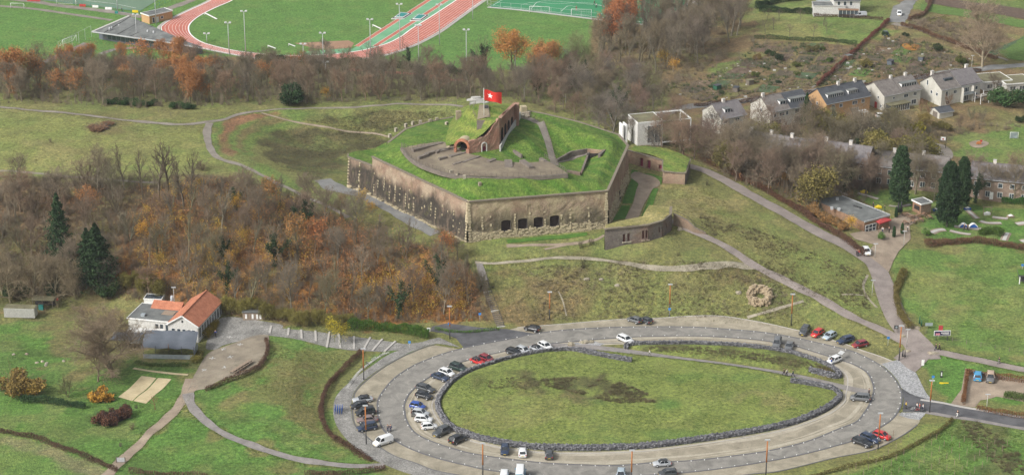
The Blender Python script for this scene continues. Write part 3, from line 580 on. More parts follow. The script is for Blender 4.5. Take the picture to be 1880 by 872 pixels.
flat('jamb_dark', (.06, .05, .045), .9); flat('embrasure_back', (.075, .055, .048), .9, fine=.3); flat('limestone', (.42, .36, .24), .9, fine=.25, fscale=4, rnd=.12); flat('opening_dark', (.035, .03, .028), .9); flat('door_red', (.20, .03, .06), .6); flat('door_brown', (.10, .045, .035), .7)
flat('coping', (.20, .17, .13), .95, fine=.3, fscale=4); flat('concrete', (.45, .44, .41), .85, fine=.12, fscale=5); flat('wood_grey', (.17, .145, .12), .9, fine=.2, fscale=6); flat('metal_grey', (.45, .46, .47), .45, spec=.5)
flat('iron_dark', (.05, .05, .052), .6); flat('white_wall', (.60, .59, .56), .8, fine=.06, fscale=4)
mat('mortar_lilac', [(.3, (.13, .11, .095)), (.7, (.22, .19, .16))], .8, 6, .95, fine=.2, fscale=5)
def lerp(a, b, t): return np.asarray(a, float)*(1-t)+np.asarray(b, float)*t
def wallface(name, B0, B1, T0, T1, m, holes=(), parent=None, depth=1.0, back=None, jit=.07, jamb=None, rise0=None, cell=1.0, off=(0, 0, 0), topz=None):
 "masonry face on base line B0-B1 and top line T0-T1 (world) with real recesses; holes (u0,u1,v0,v1,arched)"
 B0, B1, T0, T1 = [np.asarray(p, float) for p in (B0, B1, T0, T1)]
 Lh = np.linalg.norm(B1-B0); Ht = np.linalg.norm(T0-B0); us = {0., 1.}; vs = {0., 1.}
 us |= set(np.round(np.linspace(0, 1, max(2, int(Lh/cell)+1)), 5)); vs |= set(np.round(np.linspace(0, 1, max(2, int(Ht/cell)+1)), 5))
 for h in holes:
  us = {u for u in us if not (h[0]-.3*cell/Lh < u < h[1]+.3*cell/Lh) or u in (0., 1.)}; vs = {v for v in vs if abs(v-h[2]) > .3*cell/Ht and abs(v-h[3]) > .3*cell/Ht or v in (0., 1.)}
 for h in holes: us |= {h[0], h[1]}; vs |= {h[2], h[3]}
 us = sorted(us); vs = sorted(vs); r = random.Random(len(us)*7+len(vs))
 nrm = np.cross(B1-B0, T0-B0); nrm /= np.linalg.norm(nrm)
 def tz(u): return T0*(1-u)+T1*u if topz is None else np.array([*(T0*(1-u)+T1*u)[:2], np.interp(u, *topz)])
 P = lambda u, v: (B0*(1-u)+B1*u)*(1-v)+tz(u)*v
 inh = lambda u, v: any(h[0] <= u <= h[1] and h[2] <= v <= h[3] for h in holes)
 mb = MB(); g = {}
 for i, u in enumerate(us):
  for j, v in enumerate(vs):
   p = P(u, v)
   if not inh(u, v) and 0 < i < len(us)-1 and 0 < j: p = p+nrm*r.uniform(-jit, jit)
   g[i, j] = len(mb.v); mb.v.append(tuple(p))
 for i in range(len(us)-1):
  for j in range(len(vs)-1):
   um = (us[i]+us[i+1])/2; vm = (vs[j]+vs[j+1])/2
   if inh(um, vm): continue
   mb.f.append((g[i, j], g[i+1, j], g[i+1, j+1], g[i, j+1])); mb.mi.append(0); mb.sm.append(False)
 o = mb.build(name, m, parent, off=off)
 for h in holes:
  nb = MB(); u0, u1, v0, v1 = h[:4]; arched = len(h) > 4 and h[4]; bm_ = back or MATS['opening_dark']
  out = [(u0, v0), (u1, v0)]
  if arched:
   rise = min((u1-u0)*Lh/2/Ht, (v1-v0)*.9) if rise0 is None else rise0/Ht; vc = v1-rise
   arc = [((u0+u1)/2+(u1-u0)/2*cos(t), vc+rise*sin(t)) for t in np.linspace(0, pi, 9)]
   out += arc
   e = nrm*.0
   for side in (0, 1):
    pts = arc[:5] if side == 0 else arc[4:]; cn = (u1, v1) if side == 0 else (u0, v1)
    vs_ = [P(*cn)]+[P(*q) for q in pts]; nb.add(vs_, [tuple([0]+[k, k+1]) for k in range(1, len(vs_)-1)], 0)
  else: out += [(u1, v1), (u0, v1)]
  n = len(out); fr = [P(*q) for q in out]; bk = [p-nrm*depth for p in fr]
  nb.add(fr+bk, [(i, (i+1) % n, n+(i+1) % n, n+i) for i in range(n)], 2)
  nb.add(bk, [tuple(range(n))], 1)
  nb.build('embrasure', [m, bm_, jamb or m], parent, off=off)
 return o
def stones(name, n, place, m, parent, size=(.5, .4, .35), off=(0, 0, 0)):
 "rough blocks joined into one part"
 mb = MB(); r = random.Random(n)
 for _ in range(n):
  q = place(r)
  if q is None: continue
  p, dirv = q; d = Vector(dirv).normalized(); s = [v*r.uniform(.6, 1.3) for v in size]; nn = Vector((-d.y, d.x, 0)); u = Vector((0, 0, 1)); p = Vector(p)
  vs = [p+d*(a*s[0]/2*r.uniform(.8, 1.1))+nn*(b_*s[1]/2*r.uniform(.8, 1.1))+u*(c*s[2]/2*r.uniform(.8, 1.1)) for c in (-1, 1) for a, b_ in ((-1, -1), (1, -1), (1, 1), (-1, 1))]
  mb.add(vs, [(0, 3, 2, 1), (4, 5, 6, 7), (0, 1, 5, 4), (1, 2, 6, 5), (2, 3, 7, 6), (3, 0, 4, 7)])
 o = mb.build(name, m, parent, off=off); o['kind'] = 'stuff'; return o
def fence(name, P, h, m, label, cat='fence', step=2.0, rails=(1.0, .55), pr=.045, rr=.025, group=None, panel=None, hf=None, lift=0, split=True):
 "posts and rails along world points; every post a part"
 C = spl(P, False, step); z = (hf or Hs)(C[:, 0], C[:, 1])+lift; o0 = np.array([C[0, 0], C[0, 1], z[0]]); root = empty(name, o0, 0, label, cat, group)
 pm = MB().box(-pr, pr, -pr, pr, -.1, h).mesh('post', m);
 for i, c in enumerate(C):
  if i < 300: link('post', pm, root, (c[0]-o0[0], c[1]-o0[1], z[i]-o0[2]), random.uniform(0, .3))
 for k in rails:
  rb = MB()
  for i in range(len(C)-1): rb.bar((C[i][0], C[i][1], z[i]+h*k-.02), (C[i+1][0], C[i+1][1], z[i+1]+h*k-.02), rr*1.5, rr*2)
  rb.build('rail', m, root, off=o0)
 if panel:
  pb = MB()
  for i in range(len(C)-1): pb.bar((C[i][0], C[i][1], z[i]+h*.5), (C[i+1][0], C[i+1][1], z[i+1]+h*.5), .02, h*.9)
  pb.build('panel', panel, root, off=o0)
 return root
# ------------------------------------------------------------------ the fort
ZT = 21.5
Q = lambda s, z: [U(a, b, z) for a, b in PX(s)]
L0, L1 = U(640, 288, 19), U(684, 304, 19); M1 = U(697, 293, ZT); Cc = U(860, 370, ZT); D_ = U(1115, 350, ZT); E_ = U(1152, 268, 22)
LR = U(712, 265, 19.5)
fo = np.array([*U(900, 340, 20)[:2], 11.0]); fort = empty('fort', fo, 0, 'pentagonal hilltop brick fort with grass ramparts and a red flag flying above it', 'fort')
def foot(p, q, out=.7, z=None):
 "foot of the wall under p, battered outwards of line p-q"
 d = (q-p)[:2]; d /= np.linalg.norm(d); n = np.array([d[1], -d[0]])*out; return n
def scarp(p, q, m, holes=(), out=.8, zb=None):
 n = foot(p, q, out); B0 = np.array([p[0]+n[0], p[1]+n[1], 0]); B1 = np.array([q[0]+n[0], q[1]+n[1], 0])
 for B in (B0, B1): B[2] = H1(B[0], B[1])-.4
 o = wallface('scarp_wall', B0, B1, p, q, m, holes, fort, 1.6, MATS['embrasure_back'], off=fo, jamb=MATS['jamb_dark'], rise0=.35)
 cb = MB(); cb.bar(p+np.array([n[0]*.12, n[1]*.12, .02]), q+np.array([n[0]*.12, n[1]*.12, .02]), .7, .28); cb.build('coping', MATS['coping'], fort, off=fo)
 return B0, B1
scarp(U(641, 283, 19), L0, M['scarp_left'])
BL = scarp(L0, L1, M['scarp_left']); BM = scarp(L1+np.array([0, 0, ZT-19]), Cc, M['scarp_left'])
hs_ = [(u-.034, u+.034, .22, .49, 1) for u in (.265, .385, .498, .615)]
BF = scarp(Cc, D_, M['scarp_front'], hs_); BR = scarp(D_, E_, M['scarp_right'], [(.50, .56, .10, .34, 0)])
bk = [E_, U(1135, 248, 23), U(1060, 224, 25), U(1000, 210, 25.5), U(957, 202, 25.5), U(880, 192, 23), U(842, 214, 22), U(790, 224, 22), U(745, 238, 21.8), U(714, 262, ZT)]
for a, b in zip(bk[:-1], bk[1:]): scarp(a, b, M['gate_brick'])
scarp(U(712, 262, ZT), U(641, 283, ZT-2.5), M['gate_brick'], out=.2) if False else None
# pale stone quoins, buttress strips and rubble courses
def along(B, T0, T1, u, v, out=.05):
 B0, B1 = B; p = lerp(lerp(B0, B1, u), lerp(T0, T1, u), v); d = (B1-B0)[:2]; d = d/np.linalg.norm(d); return p+np.array([d[1], -d[0], 0])*out, (d[0], d[1], 0)
def strips(B, T0, T1, us, v0, v1, size=(.55, .3, .5), n=9, skip=.15):
 def pl(r, st=iter([(u+random.Random(int(u*999)).uniform(-.018, .018)*(.01 < u < .98), v) for u in us for v in np.linspace(v0, v1, n)])):
  u, v = next(st)
  if r.random() < skip: return None
  return along(B, T0, T1, u+r.uniform(-.002, .002), v)
 stones('limestone_block', len(us)*n, pl, M['limestone'], fort, size, fo)
M1w = L1+np.array([0, 0, ZT-19])
strips(BM, M1w, Cc, np.linspace(.03, .92, 17), .2, .62, (.4, .22, .5), 7, .55); strips(BM, M1w, Cc, [.995], 0, 1, (.8, .35, .55), 16, 0)
strips(BL, L0, L1, [.02, .5], .1, .95, (.5, .3, .6), 10); strips(BF, Cc, D_, [.004], .0, 1, (.8, .35, .55), 16, 0); strips(BF, Cc, D_, [.993], .0, 1, (.8, .35, .55), 16, .1)
strips(BF, Cc, D_, [.1, .16, .22, .325, .44, .556, .67, .74, .86], .15, .6, (.42, .22, .5), 8, .45); strips(BR, D_, E_, [.02, .2, .36, .62, .8, .96], .05, .5, (.5, .22, .5), 8, .4)
def foot_scatter(B, T0, T1, n, v1, size, u0=0, u1=1):
 stones('limestone_block', n, lambda r: along(B, T0, T1, r.uniform(u0, u1), v1*r.random()**1.6, .08), M['limestone'], fort, size, fo)
foot_scatter(BF, Cc, D_, 420, .25, (.7, .35, .28), .1, .9); foot_scatter(BM, M1w, Cc, 220, .07, (.8, .7, .35)); foot_scatter(BR, D_, E_, 160, .45, (.6, .3, .3)); foot_scatter(BL, L0, L1, 60, .12, (.7, .6, .3))
# grass tops
def field(pts):
 P = np.array(pts); c = rbf_solve(P[:, :2], P[:, 2]); return lambda X, Y: rbf_eval(P[:, :2], c, np.asarray(X, float), np.asarray(Y, float))
fp = [U(*r) for r in PX("""697,293,21.5 740,312,21.5 780,333,21.5 820,351,21.5 860,370,21.5 920,366,21.5 1000,359,21.5 1060,355,21.5 1115,350,21.5 1128,322,21.7 1140,295,21.8 1152,268,22 1135,248,23 1100,238,24 1060,224,25 1000,210,25.5 957,202,25.5 1000,220,26.6 1040,232,26.3 1085,246,25.6 1120,258,24.8
 880,192,23 842,214,22 790,224,22 745,238,21.8 714,262,21.5 730,262,24 760,247,25 800,240,25.2 835,238,25.4 800,255,24.9 722,275,23.4 740,272,24.6 765,302,24.6 800,317,24.7 830,325,24.8 870,330,24.8 900,331,24.8 960,330,24.8 1035,326,24.4 780,268,25 830,268,25 850,290,25 900,300,25 960,310,25 1020,316,24.5
 916,273,25 950,285,23.8 980,290,23.6 940,232,25 955,222,25 960,245,26.2 975,258,26.2 990,272,24.6 1000,285,22.8 1020,295,22 1050,295,20.6 1075,285,20.8 1060,312,20.8 1085,300,21.9 1045,318,22.5 1065,330,22.2 1090,325,22.2 1105,312,24 1120,290,24.4 1130,275,24.4 1135,265,24.2 1095,330,23.6
 965,214,25.2 990,228,24.6 1010,250,24 1022,275,22.4 1040,245,24.8 1080,255,24.4 1060,268,22.8 1100,272,22.9 1020,225,25.2 880,345,23.6 980,343,23.5 1060,340,22.8 780,315,23.3 820,335,23.4"""
)]
HF0 = field(fp)
_ring = [M1w, Cc, D_]+bk
def HF(X, Y):
 X = np.asarray(X, float); Y = np.asarray(Y, float); Z = HF0(X, Y); D = np.full(X.shape, 1e9); ZE = np.zeros(X.shape)
 for i in range(len(_ring)):
  a, b = _ring[i], _ring[(i+1) % len(_ring)]; ab = (b-a)[:2]; t = np.clip(((X-a[0])*ab[0]+(Y-a[1])*ab[1])/(ab@ab), 0, 1)
  d = np.hypot(X-a[0]-t*ab[0], Y-a[1]-t*ab[1]); k = d < D; D = np.where(k, d, D); ZE = np.where(k, a[2]*(1-t)+b[2]*t, ZE)
 k = sstep(.3, 3.5, D); return (ZE+.05)*(1-k)+np.maximum(Z, ZE+.25*np.minimum(D, 4) if False else Z)*k
FTP = [M1w[:2], Cc[:2], D_[:2]]+[b[:2] for b in bk]
def colour_mesh(o, fn, smooth=True):
 me = o.data; n = len(me.vertices); co = np.empty(n*3, np.float32); me.vertices.foreach_get('co', co); co = co.reshape(-1, 3)+np.array(o.location)
 a = me.color_attributes.new('col', 'FLOAT_COLOR', 'POINT'); c = np.ones((n, 4), np.float32); c[:, :3] = fn(co); a.data.foreach_set('color', c.ravel())
 if smooth: me.polygons.foreach_set('use_smooth', np.ones(len(me.polygons), bool))
def grasscol(base, var, seed=0):
 r = np.random.default_rng(seed); K = r.uniform(.2, 1.4, (6, 3)); ph = r.uniform(0, 6, 6)
 def f(co):
  n = sum(np.sin(co@K[i]+ph[i]) for i in range(6))/3.0; n = n+r.normal(size=len(co))*.25
  t = np.clip(.5+.5*n, 0, 1)[:, None]; return np.array(base)*(1-t)+np.array(var)*t
 return f
o = patch('rampart', FTP, M['ground'], .0, None, fort, cell=1.1, hf=HF); o.location = (-fo[0], -fo[1], -fo[2]);
def gc1(co):
 c = grasscol((.058, .125, .02), (.11, .158, .036), 1)(co+fo)
 return c
colour_mesh(o, gc1)
tri = [L0[:2], L1[:2], M1w[:2]+(LR[:2]-M1w[:2])*.02, U(712, 262, 19)[:2], U(690, 270, 19)[:2], U(641, 283, 19)[:2]]
o = patch('rampart', tri, M['ground'], .0, None, fort, cell=1.5, hf=lambda X, Y: np.full(np.shape(X), 19.0)+.3*np.sin(np.asarray(X)*.7)); o.location = tuple(-fo); colour_mesh(o, gc1)
# terrace with foundations
TER = Q("737,271 750,286 768,299 800,312 830,320 870,324.5 900,325.5 960,324 1000,322 1040,319 1036,312 1012,297 1000,292 985,296 940,296 905,294 880,288 862,284 846,279 832,268 812,262 790,264", 25)
HT = lambda X, Y: np.maximum(HF(X, Y), 24.55)+.12
o = patch('terrace', spl(TER, True, 1.5), M['terrace_earth'] if 'terrace_earth' in M else mat('terrace_earth', [(.3, (.14, .115, .085)), (.5, (.20, .165, .12)), (.7, (.27, .235, .16))], .2, 8, .95, fine=.2, fscale=3), .05, None, fort, cell=1.2, hf=HT); o.location = tuple(-fo)
for s, wd in (("757,277 812,264", 1.2), ("800,281 812,276 860,275", .9), ("808,279 836,274", .9), ("826,289 868,279", 1.0), ("848,301 880,289", .9), ("806,293 820,290", .8), ("832,304 850,299", .8), ("780,285 800,279", .9), ("896,299 908,294", 1.2), ("933,296 934,310", 2), ("958,296 976,309", 1.4), ("884,310 892,306", 1.0), ("768,291 786,285", .8)):
 P = [U(a, b, 25) for a, b in PX(s)]; fb = MB()
 for a, b in zip(P[:-1], P[1:]):
  a = a.copy(); b = b.copy(); a[2] = b[2] = 25.0; fb.bar(a, b, wd, .9)
 fb.build('foundation_wall', M['mortar_lilac'], fort, off=fo)
rw = MB(); kerb_mb(rw, spl(Q("737,271 750,287 768,300 800,313 830,321 870,325.5 900,326.5 960,325 1000,323 1042,320", 25), False, 1.5), .7, 0, False);
rw = MB(); P = spl(Q("737,271 750,287 768,300 800,313 830,321 870,325.5 900,326.5 960,325 1000,323 1042,320", 25), False, 1.5)
for a, b in zip(P[:-1], P[1:]): rw.bar((a[0], a[1], 24.6), (b[0], b[1], 24.6), .6, 1.0)
rw.build('terrace_kerb', M['mortar_lilac'], fort, off=fo)
fence('terrace_fence', P, 1.05, M['wood_grey'], 'grey paling fence curving along the front edge of the fort terrace', step=1.4, rails=(1, .6, .25), hf=lambda X, Y: np.full(np.shape(X), 25.1))
fence('terrace_fence', Q("737,270 757,276 785,268 812,262 ", 25), 1.1, M['wood_grey'], 'short grey fence across the left end of the fort terrace', step=1.4, hf=lambda X, Y: np.full(np.shape(X), 25.1))
# inner paths
strip('rampart_path', None, 2.0, M['gravel'], .10, None, 3, P=Q("962,222 978,226 992,236 1003,252 1012,272 1020,290", 24.3), parent=fort, hf=HF).location = tuple(-fo)
strip('rampart_path', None, 2.0, M['gravel'], .12, None, 3, P=Q("1016,297 1035,288 1055,280 1078,276", 22.3), parent=fort, hf=HF).location = tuple(-fo)
fence('path_fence', Q("958,219 976,222 994,233 1006,249 1015,268 1022,285", 24.4), 1.1, M['wood_grey'], 'fence beside the gravel path down the eastern rampart', step=1.6, hf=HF)
# retaining walls in the hollow and the steps at the terrace end
def lowwall(s, z, h, m, w_=.7, nm='retaining_wall'):
 P = [U(a, b, z) for a, b in PX(s)]; mb = MB()
 for a, b in zip(P[:-1], P[1:]): mb.bar((a[0], a[1], z+h/2-1), (b[0], b[1], z+h/2-1), w_, h+1.6)
 return mb.build(nm, m, fort, off=fo)
lowwall("1079,275 1110,278", 23.2, .4, M['gate_brick']); lowwall("1022,295 1048,280 1078,275", 22.4, .5, M['dark_brick'], .5); lowwall("1083,277 1066,322", 22.2, .7, M['dark_brick'], .5); lowwall("1066,322 1042,318", 22.4, 1.0, M['dark_brick'])
lowwall("943,283 958,292 ", 23.8, 1.4, M['mortar_lilac'], .5); lowwall("1110,279 1100,288", 22.9, .9, M['dark_brick'])
mb = MB(); a, b = U(1078, 289, 22), U(1106, 288, 22); mb.bar(a, b, .4, 1.9); mb.build('dark_opening', M['opening_dark'], fort, off=fo)
stp = [U(997+i*4.4, 294+i*2.9, 24.7-i*.2) for i in range(10)]
for i, p in enumerate(stp): MB().box(-.5, .5, -1.3, 1.3, -.6, .25).build('stair_tread', M['mortar_lilac'], fort, p-fo, .5)
fence('stair_fence', Q("1000,290 1012,299 1040,318", 24.6), 1.1, M['wood_grey'], 'dark fence beside the steps at the right end of the terrace', step=1.2, hf=lambda X, Y: HT(X, Y))
def bollards(s, z, hf, nm, lab, gr, sz=.8):
 pass
for px_, py_ in PX("828,318 840,323 853,327 881,340 716,251 727,240 745,232 758,228 772,226 790,224 802,221 820,229 960,209"):
 p = at(px_, py_, 0, HF); MB().prism([(-.4, -.35), (.4, -.3), (.35, .35), (-.4, .3)], -.3, .75).build('vent_block', M['old_wall'], fort, p-fo, random.uniform(0, 1))
# the casemate mound
mp = [U(*r) for r in PX("818,268,25 820,252,25 824,238,25 828,222,24.4 838,206,24 850,198,24.5 831,254,26.4 837,240,27.8 844,224,29.6 852,207,31.6 850,235,28.2 845,222,28 843,262,27.4 836,256,26.6 856,200,32 862,189,33.6 885,189,33.6 905,192,33.4 870,215,32 888,212,32.2 900,215,32.2 875,235,30.2 895,232,32.8 906,236,33.2 888,245,31.2 862,250,28.6 880,252,30.6 870,262,29 845,262,26.5 925,199,32 912,208,32.4 938,196,31 900,205,32.8 855,222,30.5 865,235,29.8")]
def onwall(a, b, t, z): p = lerp(a, b, t); return np.array([p[0], p[1], z])
w0, w1, w2 = U(861, 282.5, 25), U(916, 273, 25), U(942.5, 232, 25)
mp += [onwall(w0, w1, t, z) for t, z in ((0, 27.6), (.12, 28.3), (.25, 28.7), (.5, 29.6), (.75, 32), (1, 33.2))]+[onwall(w1, w2, t, z) for t, z in ((.25, 32.9), (.5, 32.3), (.75, 31.8), (1, 31.2))]
HM = field(mp); mpoly = [U(817, 269, 25)[:2], U(834, 272, 25)[:2], U(845, 277, 25)[:2], w0[:2], w1[:2], w2[:2], U(930, 205, 27)[:2], U(880, 192, 24)[:2], U(838, 205, 24)[:2], U(826, 226, 25)[:2], U(820, 250, 25)[:2]]
o = patch('casemate_mound', mpoly, M['ground'], -.02, None, fort, cell=.9, hf=HM); o.location = tuple(-fo); colour_mesh(o, lambda co: grasscol((.08, .135, .025), (.17, .19, .05), 5)(co+fo))
# front wall with the barrel arch and the door, arcade wall on the right
Z25 = np.array([0, 0, 1.])
def P3(p, z): return np.array([p[0], p[1], z])
n_ = foot(w0, w1, .25); wa = w0+P3(n_, 0); wb = w1+P3(n_, 0)
wallface('casemate_front', P3(wa, 24.4), P3(wb, 24.4), P3(wa, 30), P3(wb, 30), M['casemate_brick'], [(.42, .555, .02, .46, 1)], fort, .35, MATS['door_red'], off=fo, topz=([0, .3, .4, .5, .62, .75, .82, .93, 1], [28.4, 28.6, 29, 28.8, 29.4, 30.6, 31.8, 32.5, 33.4]), cell=.8)
tzs = [(0, 28.4), (.3, 28.6), (.4, 29), (.5, 28.8), (.62, 29.4), (.75, 30.6), (.82, 31.8), (.93, 32.5), (1, 33.4)]; nb_ = P3(foot(w0, w1, .45), 0)
for (t0, z0), (t1, z1) in zip(tzs[:-1], tzs[1:]): MB().bar(P3(lerp(wa, wb, t0)-nb_, z0-.25), P3(lerp(wa, wb, t1)-nb_, z1-.25), .85, .6).build('wall_top', M['casemate_brick'], fort, off=fo)
n2 = foot(w1, w2, .25); wc = w1+P3(n2, 0); wd_ = w2+P3(n2, 0)
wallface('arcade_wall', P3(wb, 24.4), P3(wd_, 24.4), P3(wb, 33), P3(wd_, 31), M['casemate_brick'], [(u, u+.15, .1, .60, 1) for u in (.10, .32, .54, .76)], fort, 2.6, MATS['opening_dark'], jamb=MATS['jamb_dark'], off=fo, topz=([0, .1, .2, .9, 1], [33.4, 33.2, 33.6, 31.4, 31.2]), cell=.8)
for a, b, z0, z1 in ((wb, wd_, 33.3, 31.3),):
 MB().bar(P3(lerp(a, b, .05), z0), P3(b, z1), .9, .35).build('coping', M['casemate_brick'], fort, off=fo)
# white arched surround of the door
wdir = (wb-wa)[:2]; wl_ = np.linalg.norm(wdir); wdir /= wl_; wang = math.atan2(wdir[1], wdir[0])
sb = MB(); cen = lerp(wa, wb, .4875); r_ = .0675*wl_+.12; pts = [(-r_, 0.)]+[(-r_*cos(t), 1.75+r_*sin(t)) for t in np.linspace(0, pi, 9)]+[(r_, 0.)]
for (x0, z0), (x1, z1) in zip(pts[:-1], pts[1:]): sb.bar((x0, -.08, z0), (x1, -.08, z1), .2, .28)
sb.build('door_surround', M['white_wall'], fort, (cen[0]-fo[0], cen[1]-fo[1], 25.0-fo[2]), wang)
# red brick barrel arch
ab = MB(); R1, R0 = 2.15, 1.5; ts = np.linspace(-.25, pi+.25, 15); ln = 3.4
cA = U(848.5, 281, 25); aang = -.28
for y0, y1, Ra, Rb, mi in ((-.3, .35, R1, R0, 0), (.3, ln, R1-.15, R0, 1)):
 for t0, t1 in zip(ts[:-1], ts[1:]):
  q = [(r*cos(t), y, max(0, 1.7+r*sin(t))) for y in (y0, y1) for r, t in ((Rb, t0), (Ra, t0), (Ra, t1), (Rb, t1))]
  ab.add(q, [(0, 1, 2, 3), (7, 6, 5, 4), (1, 5, 6, 2), (0, 3, 7, 4)], mi)
for sx in (-1, 1): ab.box(min(sx*R0, sx*R1), max(sx*R0, sx*R1), -.3, .35, -.6, 1.9, 0)
ab.build('barrel_arch', [M['red_brick'], M['limestone']], fort, cA-fo, aang)
bb = MB(); bb.add([(R0*cos(t), ln-.2, 1.7+R0*sin(t)) for t in np.linspace(0, pi, 9)]+[(-R0, ln-.2, -.6), (R0, ln-.2, -.6)], [tuple(range(11))]); bb.build('arch_back_wall', M['opening_dark'], fort, cA-fo, aang)
MB().bar(U(862, 281, 25.3), U(856, 280.5, 25.3), .6, 1.9).build('side_wall', M['casemate_brick'], fort, off=fo)
# ledge and handrail to the right of the arcade
MB().bar(P3(U(918, 277, 25), 25.5), P3(U(955, 219, 25), 26.2), .35, 1.8).build('ledge_wall', M['concrete'], fort, off=fo)
MB().prism([tuple(P3(w2, 0)[:2]), tuple((w2[:2]+np.array([1.4, -.4]))), tuple(w2[:2]+np.array([1.6, 1.6])), tuple(w2[:2]+np.array([0, 1.8]))], 24.5, 31.2).build('wall_pier', M['casemate_brick'], fort, off=fo)
stones('ruin_stone', 40, lambda r: (at(r.uniform(944, 975), r.uniform(203, 216), .3, HF)+0, (r.uniform(-1, 1), 1, 0)), M['old_wall'], fort, (1.1, .9, .8), fo)
MB().box(-.8, .8, -.8, .8, -1, 2.0).build('chimney_block', M['limestone'], fort, at(961, 208, 0, HF)-fo, .3)
MB().box(-.7, .7, -.6, .6, -3.5, 3.4).build('wall_pier', M['old_wall'], fort, U(842, 226, 24.5)-fo, .2)
stones('edge_stone', 60, lambda r: (lambda t: (np.array([*U(*lerp((842, 232), (822, 272), t))[:0], *U(lerp(842, 822, t)+r.uniform(-1, 1), lerp(232, 272, t), 25.1)]), (1, .6, 0)))(r.random()), M['limestone'], fort, (.7, .5, .4), fo)
# platform on top: slabs, steps and low rails
pz = 33.0
for cx_, cy_, rx, ry, h in ((874, 184.5, 2.6, 1.2, 1.3), (880, 190, 2.6, .8, .5)):
 p = U(cx_, cy_, pz); P = [(rx*cos(t), ry*sin(t)*(.6 if sin(t) < 0 else 1)) for t in np.linspace(0, 2*pi, 14)[:-1]]; mb = MB(); mb.prism(P, 0, .3); mb.prism([(x*.7, y*.7) for x, y in P], -4.5, .02)
 mb.prism([(x*.55, y*.5+.1) for x, y in P], .28, .28+h*.5); mb.build('viewing_platform', M['concrete'], fort, p-fo, .15)
for i in range(8): MB().box(-1.1, 1.1, -.22, .22, -.5, .12).build('stair_tread', M['wood_grey'], fort, U(883, 222+i*1.9, 31.6-i*.17)-fo)
MB().box(-.5, .5, -.5, .5, -.2, 1.5).build('information_panel', M['iron_dark'], fort, U(893, 204, 32.4)-fo)
o = patch('lookout_floor', [U(a, b, 32.5)[:2] for a, b in PX("876,214 899,214 897,200 880,200")], M['terrace_earth'], .25, None, fort, cell=2, hf=HM); o.location = tuple(-fo)
HMm = lambda X, Y: HM(X, Y)
fence('lookout_rail', Q("863,196 863,188 870,186", 33.2), 1.0, M['wood_grey'], 'short rail at the left edge of the lookout on the fort mound', step=1.2, hf=HMm)
fence('lookout_rail', Q("874,212 868,203 873,197", 32.6), 1.0, M['wood_grey'], 'dark rail on the left side of the lookout steps', step=1.2, hf=HMm)
fence('lookout_rail', Q("900,214 896,203", 32.6), 1.0, M['wood_grey'], 'dark rail on the right side of the flagpole lookout', step=1.2, hf=HMm)
# flag
fpz = at(888.5, 213, 0, HM); fl = empty('flagpole', fpz, 0, 'white flagpole on the fort mound flying a red flag with a white star', 'flagpole')
MB().tube((0, 0, -.3), (0, 0, 7.4), .09, .06, 8).build('pole', M['paint_white'], fl); MB().tube((0, 0, 7.4), (0, 0, 7.6), .12, .04, 8).build('finial', M['paint_white'], fl)
flat('flag_red', (.62, .035, .025), .7); flat('flag_white', (.85, .85, .83), .7)
def flagpt(u, v): return (.08+u*4.6, .35*sin(u*7)*u**.5, 7.2-v*2.9-u*(1.0)*(1-.25*v)+.12*sin(u*9+v*2)-.35*(u**3)*(v-.3))
mb = MB(); nu, nv = 20, 10
mb.add([flagpt(i/nu, j/nv) for i in range(nu+1) for j in range(nv+1)], [(i*(nv+1)+j, (i+1)*(nv+1)+j, (i+1)*(nv+1)+j+1, i*(nv+1)+j+1) for i in range(nu) for j in range(nv)], 0, True)
fo_ = mb.build('flag', M['flag_red'], fl)
for sy in (-.03, .03):
 mb = MB(); cu, cv = .34, .47; st_ = [(cu, cv)]+[(cu+(.17 if k % 2 == 0 else .068)*sin(k*pi/5), cv-(.27 if k % 2 == 0 else .108)*cos(k*pi/5)) for k in range(10)]
 pts = [flagpt(u, v) for u, v in st_]; pts = [(x, y+sy, z) for x, y, z in pts]; mb.add(pts, [(0, 1+k, 1+(k+1) % 10) for k in range(10)]); mb.build('star', M['flag_white'], fo_)
# ------------------------------------------------------------------ gatehouse, front casemate, moat garden
def bldg_origin(px, py, z=None):
 p = at(px, py) if z is None else U(px, py, z); return p
go = bldg_origin(1200, 320, 12); gate = empty('gatehouse', go, 0, 'low brick gatehouse with grass roof and red double doors behind the moat garden', 'gatehouse')
gz = 15.6
a, b, c, d_ = U(1153, 276, gz), U(1218, 295, gz), U(1217, 315, gz), U(1258, 318.5, gz)
e, f = U(1267, 293, gz), U(1222, 273, gz)
g_ = U(1168, 268, gz)
def wf(p, q, m, holes=(), back=None, root=gate, zb=None, dep=.5, nm='wall', o=go, out=.15):
 n = foot(p, q, out); B0 = P3(p+P3(n, 0), (zb if zb is not None else H1(p[0], p[1])-.5)); B1 = P3(q+P3(n, 0), (zb if zb is not None else H1(q[0], q[1])-.5))
 wallface(nm, B0, B1, p, q, m, holes, root, dep, back, off=o, jit=.04)
wf(a, b, M['gate_brick'], [(.34, .44, .12, .72), (.55, .65, .12, .72), (.88, .96, .3, .62)], M['door_red'])
wf(b, c, M['gate_brick']); wf(c, d_, M['gate_brick']); wf(d_, e, M['dark_brick']); wf(e, f, M['dark_brick']); wf(f, g_, M['gate_brick']); wf(g_, a, M['gate_brick'])
for p, q in ((a, b), (b, c), (c, d_), (d_, e)): MB().bar(p+Z25*.05, q+Z25*.05, .6, .25).build('coping', M['coping'], gate, off=go)
gp = [p.copy() for p in (a, b, c, d_, e, f, g_)]; gpt = [P3(p, gz) for p in gp]+[U(1240, 300, gz+.9), U(1235, 285, gz+1.1), U(1200, 280, gz+.8), U(1250, 300, gz+.7)]
